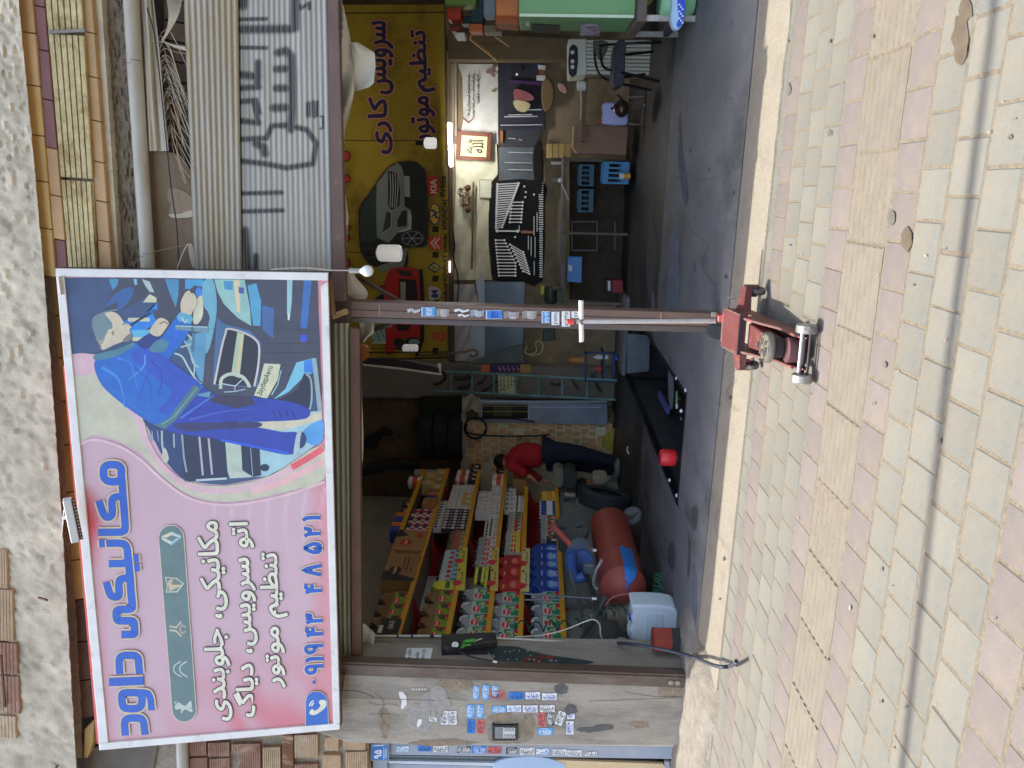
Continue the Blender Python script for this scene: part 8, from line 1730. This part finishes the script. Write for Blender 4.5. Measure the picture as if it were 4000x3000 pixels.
# ================================================================== compressor, cylinder, canister, tyre at the left
t = thing('air_compressor', 'dusty red air compressor tank with a blue paint patch, belt guard and blue motor', 'compressor', G(2545, 2200)); AC = t
TR_ = mat('tank_red', (142, 66, 54), .5, var=.15, scale=3, stain=(116, 96, 88), samt=.8, sscale=1.6, sthr=.5, bump=.05, bscale=60)
ta, tb = P(2434, 2292, 5.62), P(2382, 2052, 6.75); ax = (tb - ta).normalized(); LT_ = (tb - ta).length; RR = .186
tp = [(.0, -.11), (.05, -.105), (.10, -.085), (.145, -.05), (RR, .0), (RR, LT_), (.145, LT_ + .05), (.1, LT_ + .085), (0, LT_ + .1)]
M().lathe([(r, h) for r, h in tp], ta, ax, 36).build('tank', TR_, t, smooth=True)
def tk(h, ang, dr=.004):
    r = RR
    if h < 0: r = RR * sqrt(max(0, 1 - (h / -.115) ** 2)) if h > -.115 else .001
    u = V((0, 0, 1)) - ax * ax.z; u.normalize(); w = ax.cross(u)
    return ta + ax * h + (u * cos(ang) + w * sin(ang)) * (r + dr)
side = min((pi / 2, -pi / 2), key=lambda g_: (tk(.3, g_) - EYE).length)
sg = 1 if side > 0 else -1
M().grid(lambda u, v: tk(lerp(-.108, .34, u) + .02 * sin(v * 9), sg * lerp(1.55, 2.15, v)), 20, 8).build('blue_patch', mat('blue_paint_patch', (44, 112, 180), .4, var=.1), t, smooth=True, recalc=False)
m_ = M(); m_.tube([tk(.34, sg * q_, .004) for q_ in [.6 + k * .2 for k in range(9)]], .003, 6); m_.build('weld_seam', mat('weld_dark', (110, 66, 54), .6), t)
for h in (.12, .85): M().ob(tk(h, pi, -.0) + V((0, 0, -.03)), (.28, .04, .08)).build('foot', JD, t)
DI = mat('dusty_iron', (74, 74, 72), .6, metal=.2, var=.25, scale=8)
fc = P(2232, 2075, 6.35); fn_ = V((.86, -.5, .08)).normalized()
M().lathe([(.05, 0), (.15, .0), (.16, .01), (.16, .05), (.15, .06), (.05, .06), (.04, .03), (.0, .03)], fc, fn_, 28).build('flywheel', DI, t, smooth=True); M().ob(fc + V((-.12, .1, -.0)), (.2, .2, .22)).build('pump_body', DI, t, bevel=.02)
M().tube(sm([tuple(P(x, y, Y)) for x, y, Y in [(2164, 2052, 6.3), (2170, 2066, 6.25), (2190, 2086, 6.2), (2216, 2115, 6.1), (2240, 2138, 6.05), (2270, 2146, 6.0), (2312, 2148, 6.0)]], 3), .026, 8).build('belt_guard', mat('guard_red', (176, 84, 76), .45, var=.1), t, smooth=True)
M().cyl(P(2315, 2149, 5.98), P(2330, 2150, 5.98), .014, 8).build('guard_bolt', TOOL, t)
BM_ = mat('motor_blue', (52, 82, 140), .45, var=.15, scale=6); mc = P(2268, 2170, 6.0)
M().lathe([(.04, -.16), (.1, -.15), (.105, 0), (.1, .13), (.05, .14)], mc, (.1, -1, 0), 20).build('motor_body', BM_, t, smooth=True)
for k in range(7): M().lathe([(.108, 0), (.114, .001), (.114, .008), (.108, .009)], mc + V((.0, .1 - k * .03, 0)), (.1, -1, 0), 20).build('cooling_fin', mat('fin_grey', (96, 106, 112), .5, metal=.2), t)
M().tube(sm([tuple(P(x, y, 5.75)) for x, y in [(2232, 2155), (2232, 2210), (2240, 2250), (2262, 2258), (2284, 2250)]], 3), .045, 12).build('blue_elbow', BM_, t, smooth=True); M().ob(P(2300, 2215, 5.85), (.09, .1, .1)).build('junction_box', mat('fin_grey', (96, 106, 112)), t, bevel=.01)
M().tube(sm([tuple(P(x, y, 5.6)) for x, y in [(2350, 2185), (2345, 2200), (2330, 2225), (2320, 2260), (2322, 2290), (2334, 2300)]], 4), .013, 8).build('braided_hose', mat('braid_silver', (170, 170, 168), .3, metal=.6), t, smooth=True)
M().lathe([(0, 0), (.09, .0), (.1, .01), (.1, .04), (.09, .05), (.05, .05), (.045, .03), (0, .03)], P(2472, 2022, 6.9), V((.75, -.5, .45)), 24).build('wheel', mat('grey_rubber', (96, 96, 98), .7, var=.15), t, smooth=True)
# yellowish gas cylinder
t = thing('gas_cylinder', 'dusty beige gas cylinder with a narrow collar standing behind the water canister', 'gas cylinder', G(2600, 2405)); GY = 5.62
c = P(2600, 2405, GY); zt_ = P(2378, 2405, GY).z; zb_ = .03; r = .14; hh = zt_ - zb_ - .09
M().lathe([(r * .8, 0), (r, .03), (r, hh - .06), (r * .9, hh - .02), (r * .6, hh + .02), (r * .5, hh + .025)], (c.x, GY, zb_), (0, 0, 1), 28).build('cylinder_body', mat('dusty_beige', (118, 108, 92), .6, var=.25, scale=5, stain=(86, 80, 72), samt=.6, sscale=4), t, smooth=True); M().lathe([(r * .45, 0), (r * .45, .09)], (c.x, GY, zb_ + hh + .02), (0, 0, 1), 20).build('collar', mat('dusty_collar', (128, 118, 98), .6, var=.2), t, smooth=True)
# water canister
t = thing('water_canister', 'pale blue ribbed plastic water canister with a blue cap before the gas cylinder', 'canister', G(2650, 2440)); WC = mat('pale_blue_plastic', (188, 196, 200), .4, var=.04); CYY = 5.06
out = [(2466, 2372), (2474, 2364), (2560, 2364), (2630, 2374), (2646, 2390), (2651, 2420), (2650, 2490), (2642, 2508), (2620, 2514), (2500, 2504), (2470, 2500), (2464, 2480), (2460, 2460), (2472, 2440), (2466, 2420), (2472, 2400)]
slab(sm(out, 2, True), CYY, .19).build('canister_body', WC, t, bevel=.018, bseg=2)
for k in range(11): M().bar(P(2522 + k * 6.6, 2396, CYY - .002), P(2520 + k * 6.6, 2504, CYY - .002), .008, .008).build('rib', WC, t, bevel=.003)
M().cyl(P(2470, 2408, CYY + .06), P(2456, 2408, CYY + .06), .025, 14).build('cap', mat('cap_royal', (44, 52, 150), .4), t, smooth=True); M().tube(sm([tuple(P(x, y, CYY + .08)) for x, y in [(2470, 2430), (2458, 2440), (2458, 2470), (2466, 2490)]], 3), .015, 8).build('handle', WC, t, smooth=True)
# hoses
HG = mat('dark_green_hose', (36, 78, 62), .5, var=.1)
def wavy(pts, Y, amp, n, r, lab, nm, m_):
    out = []
    for i in range(n * 6 + 1):
        f = i / (n * 6); k = f * (len(pts) - 1); j = min(int(k), len(pts) - 2); q_ = k - j; x = lerp(pts[j][0], pts[j + 1][0], q_); y = lerp(pts[j][1], pts[j + 1][1], q_)
        out.append(P(x + amp * .35 * cos(2 * pi * f * n), y + amp * sin(2 * pi * f * n), Y + .04 * cos(2 * pi * f * n)))
    tag(M().tube(out, r, 6).build(nm, m_, smooth=True), lab, 'hose')
wavy([(2000, 2440), (2100, 2450), (2200, 2445), (2280, 2430), (2360, 2400), (2440, 2380), (2520, 2350)], 5.25, 22, 11, .006, 'dark green spiral air hose looping in front of the lower shelves', 'spiral_hose', HG)
t = thing('hose_coil', 'small coil of green spiral hose lying behind the water canister', 'hose', G(2640, 2290)); cc = P(2592, 2295, 5.7)
for k in range(9): M().tube([cc + V((.012 * k - .05 + .02 * sin(k), .01 * k, 0)) + V((.055 * cos(q_ + k), .05 * sin(q_), .085 * sin(q_ + .4))) for q_ in [2 * pi * j / 18 for j in range(18)]], .0055, 6, closed=True).build('coil_turn', mat('green_coil', (46, 112, 84), .4), t, smooth=True)
tube3('thin white hose arching from the conduit to the brass valve', 'white_hose', [P(x, y, 4.95) for x, y in [(2010, 2488), (2110, 2482), (2200, 2462), (2280, 2430), (2318, 2420), (2342, 2440), (2346, 2480), (2358, 2504), (2372, 2512)]], .0045, mat('off_white_hose', (196, 188, 172), .5), 'hose')
tube3('dull pink hose curving over the gas cylinder', 'pink_hose', [P(x, y, 5.4) for x, y in [(2366, 2366), (2384, 2340), (2420, 2324), (2470, 2322), (2520, 2338), (2575, 2366)]], .007, mat('pink_hose', (150, 84, 80), .5), 'hose')
t = thing('brass_valve', 'small brass tap assembly at the inner corner of the opening', 'valve', P(2395, 2512, 4.93)); BRS = mat('brass', (150, 132, 96), .35, metal=.7, var=.2)
M().cyl(P(2372, 2512, 4.93), P(2412, 2516, 4.93), .014, 10).build('valve_body', BRS, t, smooth=True); M().cyl(P(2388, 2495, 4.93), P(2392, 2530, 4.93), .009, 8).build('valve_cross', BRS, t, smooth=True); M().bar(P(2374, 2502, 4.91), P(2376, 2524, 4.91), .008).build('tap_handle', mat('chrome', (190, 190, 190)), t)
tag(slab(prect(2412, 2498, 2445, 2512), 4.98, .03).build('grey_label_block', mat('grey_block', (110, 116, 122), .5), bevel=.004), 'small grey block beside the brass tap', 'block')
t = thing('filter_unit', 'small green and pink printed box beside the brass tap', 'box', P(2460, 2525, 4.9)); slab(prect(2428, 2512, 2488, 2534), 4.95, .04).build('box_body', mat('olive_box', (104, 116, 80), .5), t, bevel=.003); slab(prect(2430, 2516, 2446, 2532), 4.949, .002).build('pink_field', mat('pink_field', (206, 104, 110), .5), t)
t = thing('steel_prop', 'pair of long thin dark rods slanting from the second shelf to the floor', 'rods', P(2330, 2340, 5.35)); M().cyl(P(2035, 2318, 5.35), P(2325, 2338, 5.35), .008, 8).build('rod', mat('rod_dark_steel', (96, 104, 112), .4, metal=.5), t); M().cyl(P(2050, 2343, 5.3), P(2190, 2342, 5.3), .007, 8).build('rod', mat('rod_dark_steel', (96, 104, 112)), t); M().cyl(P(2312, 2338, 5.34), P(2330, 2339, 5.34), .012, 8).build('rod_nut', TOOL, t)
for k, (x0, y0, x1, y1, Y, r) in enumerate(((2225, 2230, 2290, 2480, 5.4, .014), (2235, 2290, 2340, 2400, 5.5, .01), (2285, 2505, 2340, 2430, 5.3, .01), (2250, 2160, 2330, 2360, 5.9, .02), (2270, 2500, 2365, 2330, 5.45, .018))):
    tag(M().tube([P(x0, y0, Y), P((x0 + x1) / 2 + 6, (y0 + y1) / 2, Y), P(x1, y1, Y)], r, 8).build('scrap_bar', mat('scrap_grey', (84, 84, 80), .6, metal=.2, var=.3), smooth=True), ['long grey bar leaning below the lowest shelf', 'thin bent bar beside the compressor motor', 'short dark bar near the white conduit foot', 'thick grey pipe behind the blue motor', 'slanting grey beam above the gas cylinder'][k], 'bar')
tag(slab(sm([(2275, 2420), (2300, 2408), (2345, 2412), (2356, 2440), (2350, 2490), (2290, 2500), (2278, 2470)], 3, True), 5.5, .12).build('aluminium_part', mat('cast_aluminium', (120, 120, 112), .5, metal=.2, var=.3, scale=12, bump=.5), bevel=.015), 'dusty cast aluminium housing below the lowest shelf', 'housing')
# tyre and machine parts
o = tyre_mesh(.285, .185, .17, 48).build('car_tyre', mat('tyre_rubber_grey', (46, 49, 54), .7, var=.2, scale=8, bump=.2, bscale=60), smooth=True); tag(o, 'worn car tyre standing between the compressor and the person', 'tyre')
tcn = P(2375, 1950, 7.9); o.location = (tcn.x, 7.9, .30); o.rotation_euler = V((.97, .22, -.16)).to_track_quat('Z', 'Y').to_euler()
for k, (x0, y0, x1, y1, c_) in enumerate(((2162, 1836, 2200, 1900, (118, 116, 104)), (2200, 1838, 2250, 1905, (60, 62, 62)), (2205, 1920, 2245, 1945, (130, 130, 128)), (2255, 1900, 2300, 2000, (40, 40, 42)), (2196, 1950, 2212, 2010, (96, 96, 92)), (2320, 1862, 2372, 1890, (150, 146, 130)), (2290, 1895, 2345, 1935, (140, 98, 62)), (2212, 1955, 2232, 2000, (70, 72, 72)), (2244, 1940, 2254, 1990, (120, 120, 118)))):
    if k in (2, 4, 8): o = M().cyl(P(x0, (y0 + y1) / 2, 8.6), P(x1, (y0 + y1) / 2 + 3, 8.6), (y1 - y0) / 2 * 9 / FP, 12).build('machine_part', mat('machine_%d' % k, c_, .5, metal=.3, var=.25), smooth=True)
    else: o = slab(sm(prect(x0, y0, x1, y1), 2, True), 8.7, .2).build('machine_part', mat('machine_%d' % k, c_, .6, metal=.1, var=.3, scale=12, bump=.3), bevel=.012)
    tag(o, ['dusty beige machine cover beside the person', 'dark round machine body beside the person', 'pale metal cylinder behind the tyre', 'black machine block above the tyre', 'thin grey shaft above the compressor', 'pale small box between the person and the tyre', 'brown wooden box end above the tyre', 'dark lever block behind the flywheel', 'thin pale lever above the tyre'][k], 'machine part', 'machine parts beside the person')
# things in the pit
t = thing('red_can', 'small red can standing in the near corner of the inspection pit', 'can', P(2640, 1785, 5.55)); M().lathe([(.06, 0), (.065, .01), (.065, .1), (.055, .115)], P(2637, 1788, 5.56), (0, 0, 1), 20).build('can_body', mat('red_plastic', (196, 40, 44), .35), t, smooth=True)
tag(M().bar(G(2575, 1540, -.25), G(2610, 1605, -.25), .07, .03).build('lavender_plank', mat('lavender_plank', (92, 98, 160), .6)), 'lavender blue plank lying inside the pit', 'plank')
t = thing('pit_lamp', 'thin green and white stick lamp on the pit ledge', 'lamp', G(2645, 1560, -.12)); a_, b_ = G(2644, 1528, -.1), G(2644, 1578, -.1); M().cyl(a_, b_, .01, 10).build('stick', mat('stick_green', (120, 150, 90), .4), t); M().cyl(b_, b_ + (b_ - a_) * .35, .011, 10).build('white_end', mat('card_white', (206, 204, 196)), t)
for x, y, lab in ((2647, 1478, 'white spark plug on the far pit rim'), (2683, 1524, 'white bolt head on the right corner of the pit rim'), (2619, 1876, 'white bolt head on the left pit rim'), (2648, 1935, 'white bolt head at the near left corner of the pit'), (2665, 1605, 'round chrome cap on the pit ledge')): tag(M().lathe([(0, 0), (.014, .002), (.014, .014), (0, .02)], G(x, y, .01), (0, 0, 1), 10).build('bolt_head', mat('card_white', (206, 204, 196)), smooth=True), lab, 'bolt')
tube3('bent piece of white wire on the floor left of the pit', 'bent_wire', [G(x, y, .03) for x, y in [(2452, 1746), (2450, 1758), (2456, 1772)]], .008, mat('card_white', (206, 204, 196)), 'wire')
tag(slab([(2666, 2510), (2672, 2468), (2682, 2462), (2684, 2500), (2676, 2516)], 4.95, .01).build('dark_scrap', mat('dark_scrap', (40, 42, 46), .6)), 'small dark leaf shaped scrap leaning by the canister', 'scrap')
# ================================================================== the person
def skin_body(name, joints, edges, m_, parent, lvl=2):
    me = bpy.data.meshes.new(name); me.from_pydata([tuple(j[0] - WL[parent.name]) for j in joints], edges, []); o = bpy.data.objects.new(name, me); COL.objects.link(o)
    md = o.modifiers.new('s', 'SKIN'); md.use_smooth_shade = True; sd = o.modifiers.new('d', 'SUBSURF'); sd.levels = lvl; sd.render_levels = lvl
    for i, j in enumerate(joints):
        sv = me.skin_vertices[0].data[i]; sv.radius = j[1] if isinstance(j[1], tuple) else (j[1], j[1]); sv.use_root = i == 0
    bpy.context.view_layer.update(); ev = o.evaluated_get(bpy.context.evaluated_depsgraph_get()); m2 = bpy.data.meshes.new_from_object(ev); bpy.data.objects.remove(o)
    m2.name = name; m2.materials.clear(); m2.materials.append(m_); o2 = bpy.data.objects.new(name, m2); COL.objects.link(o2); o2.parent = parent; WL[o2.name] = WL[parent.name]
    m2.polygons.foreach_set('use_smooth', [True] * len(m2.polygons)); return o2
PE = thing('person', 'person in red sweater and dark trousers bending over the far end of the shelves', 'person', G(2412, 1825))
q = lambda x, y, Y=9.15: P(x, y, Y)
SW = mat('red_sweater', (158, 30, 42), .85, var=.12, scale=14, bump=.3, bscale=60); TRO = mat('navy_trousers', (26, 30, 46), .85, var=.2, scale=10, bump=.3, bscale=40); SKI = mat('skin', (176, 128, 104), .6, var=.06); HAI = mat('black_hair', (24, 20, 20), .8, var=.2, scale=40)
skin_body('body', [(q(2098, 1784), (.14, .12)), (q(2040, 1776), (.15, .13)), (q(1998, 1786), (.13, .12)), (q(1980, 1806), .07), (q(1972, 1822), .05)], [(0, 1), (1, 2), (2, 3), (3, 4)], SKI, PE)
skin_body('sweater', [(q(2132, 1784), (.17, .15)), (q(2080, 1778), (.19, .17)), (q(2030, 1776), (.2, .18)), (q(1996, 1786), (.17, .16)), (q(1984, 1800), (.09, .09)), (q(2004, 1822, 8.95), .075), (q(2040, 1842, 8.85), .062), (q(2058, 1856, 8.8), .05), (q(2008, 1815, 9.3), .07), (q(2060, 1838, 9.3), .06), (q(2096, 1862, 9.25), .048), (q(2118, 1874, 9.22), .042)], [(0, 1), (1, 2), (2, 3), (3, 4), (3, 5), (5, 6), (6, 7), (3, 8), (8, 9), (9, 10), (10, 11)], SW, PE)
skin_body('trousers', [(q(2108, 1782), (.19, .17)), (q(2160, 1764, 9.05), .14), (q(2160, 1800, 9.25), .14), (q(2250, 1770, 9.05), .118), (q(2380, 1798, 9.1), .08), (q(2398, 1802, 9.1), .08), (q(2255, 1808, 9.3), .112), (q(2380, 1836, 9.3), .08), (q(2400, 1842, 9.3), .064)], [(0, 1), (0, 2), (1, 3), (3, 4), (4, 5), (2, 6), (6, 7), (7, 8)], TRO, PE)
hd = q(1966, 1806, 9.3); M().sphere(hd, .085, 18, sc=(1.0, .9, 1.12)).build('head', SKI, PE, smooth=True); M().sphere(hd + V((.015, 0, .03)), .096, 18, sc=(1.0, .95, 1.05)).build('hair', HAI, PE, smooth=True); M().sphere(hd + V((-.1, -.01, -.02)), .018, 8).build('nose', SKI, PE, smooth=True)
for s_ in (-1, 1): M().sphere(hd + V((.0, s_ * .095, -.02)), .024, 8, sc=(.8, .4, 1.2)).build('ear', SKI, PE, smooth=True)
for (a_, b_) in ((q(2058, 1856, 8.8), q(2080, 1868, 8.78)), (q(2118, 1874, 9.22), q(2142, 1884, 9.2))):
    d = (b_ - a_).normalized(); s_ = d.cross(V((0, 1, 0))).normalized(); L = .19; w_ = V((0, 1, 0))
    js = [(a_, .034), (a_ + d * .045, .03), (a_ + d * .085, (.038, .02))]; ed = [(0, 1), (1, 2)]
    for k in range(4):
        b0 = a_ + d * .1 + w_ * (k - 1.5) * .02; l_ = [.065, .075, .07, .055][k]; n0 = len(js)
        js += [(b0, .0095), (b0 + d * l_ * .5 - s_ * .008, .0085), (b0 + d * l_ * .95 - s_ * .03, .0075)]; ed += [(2, n0), (n0, n0 + 1), (n0 + 1, n0 + 2)]
    n0 = len(js); js += [(a_ + d * .06 + w_ * .04, .011), (a_ + d * .095 + w_ * .058 - s_ * .02, .009)]; ed += [(1, n0), (n0, n0 + 1)]
    skin_body('hand', js, ed, SKI, PE, 1)
for x, y, Y in ((2404, 1808, 9.1), (2406, 1844, 9.3)):
    c = q(x, y, Y); c.z = .045; M().sphere(c + V((-.06, -.02, 0)), .05, 14, sc=(2.6, 1.0, .85)).build('shoe', mat('grey_shoe', (110, 108, 106), .6), PE, smooth=True)
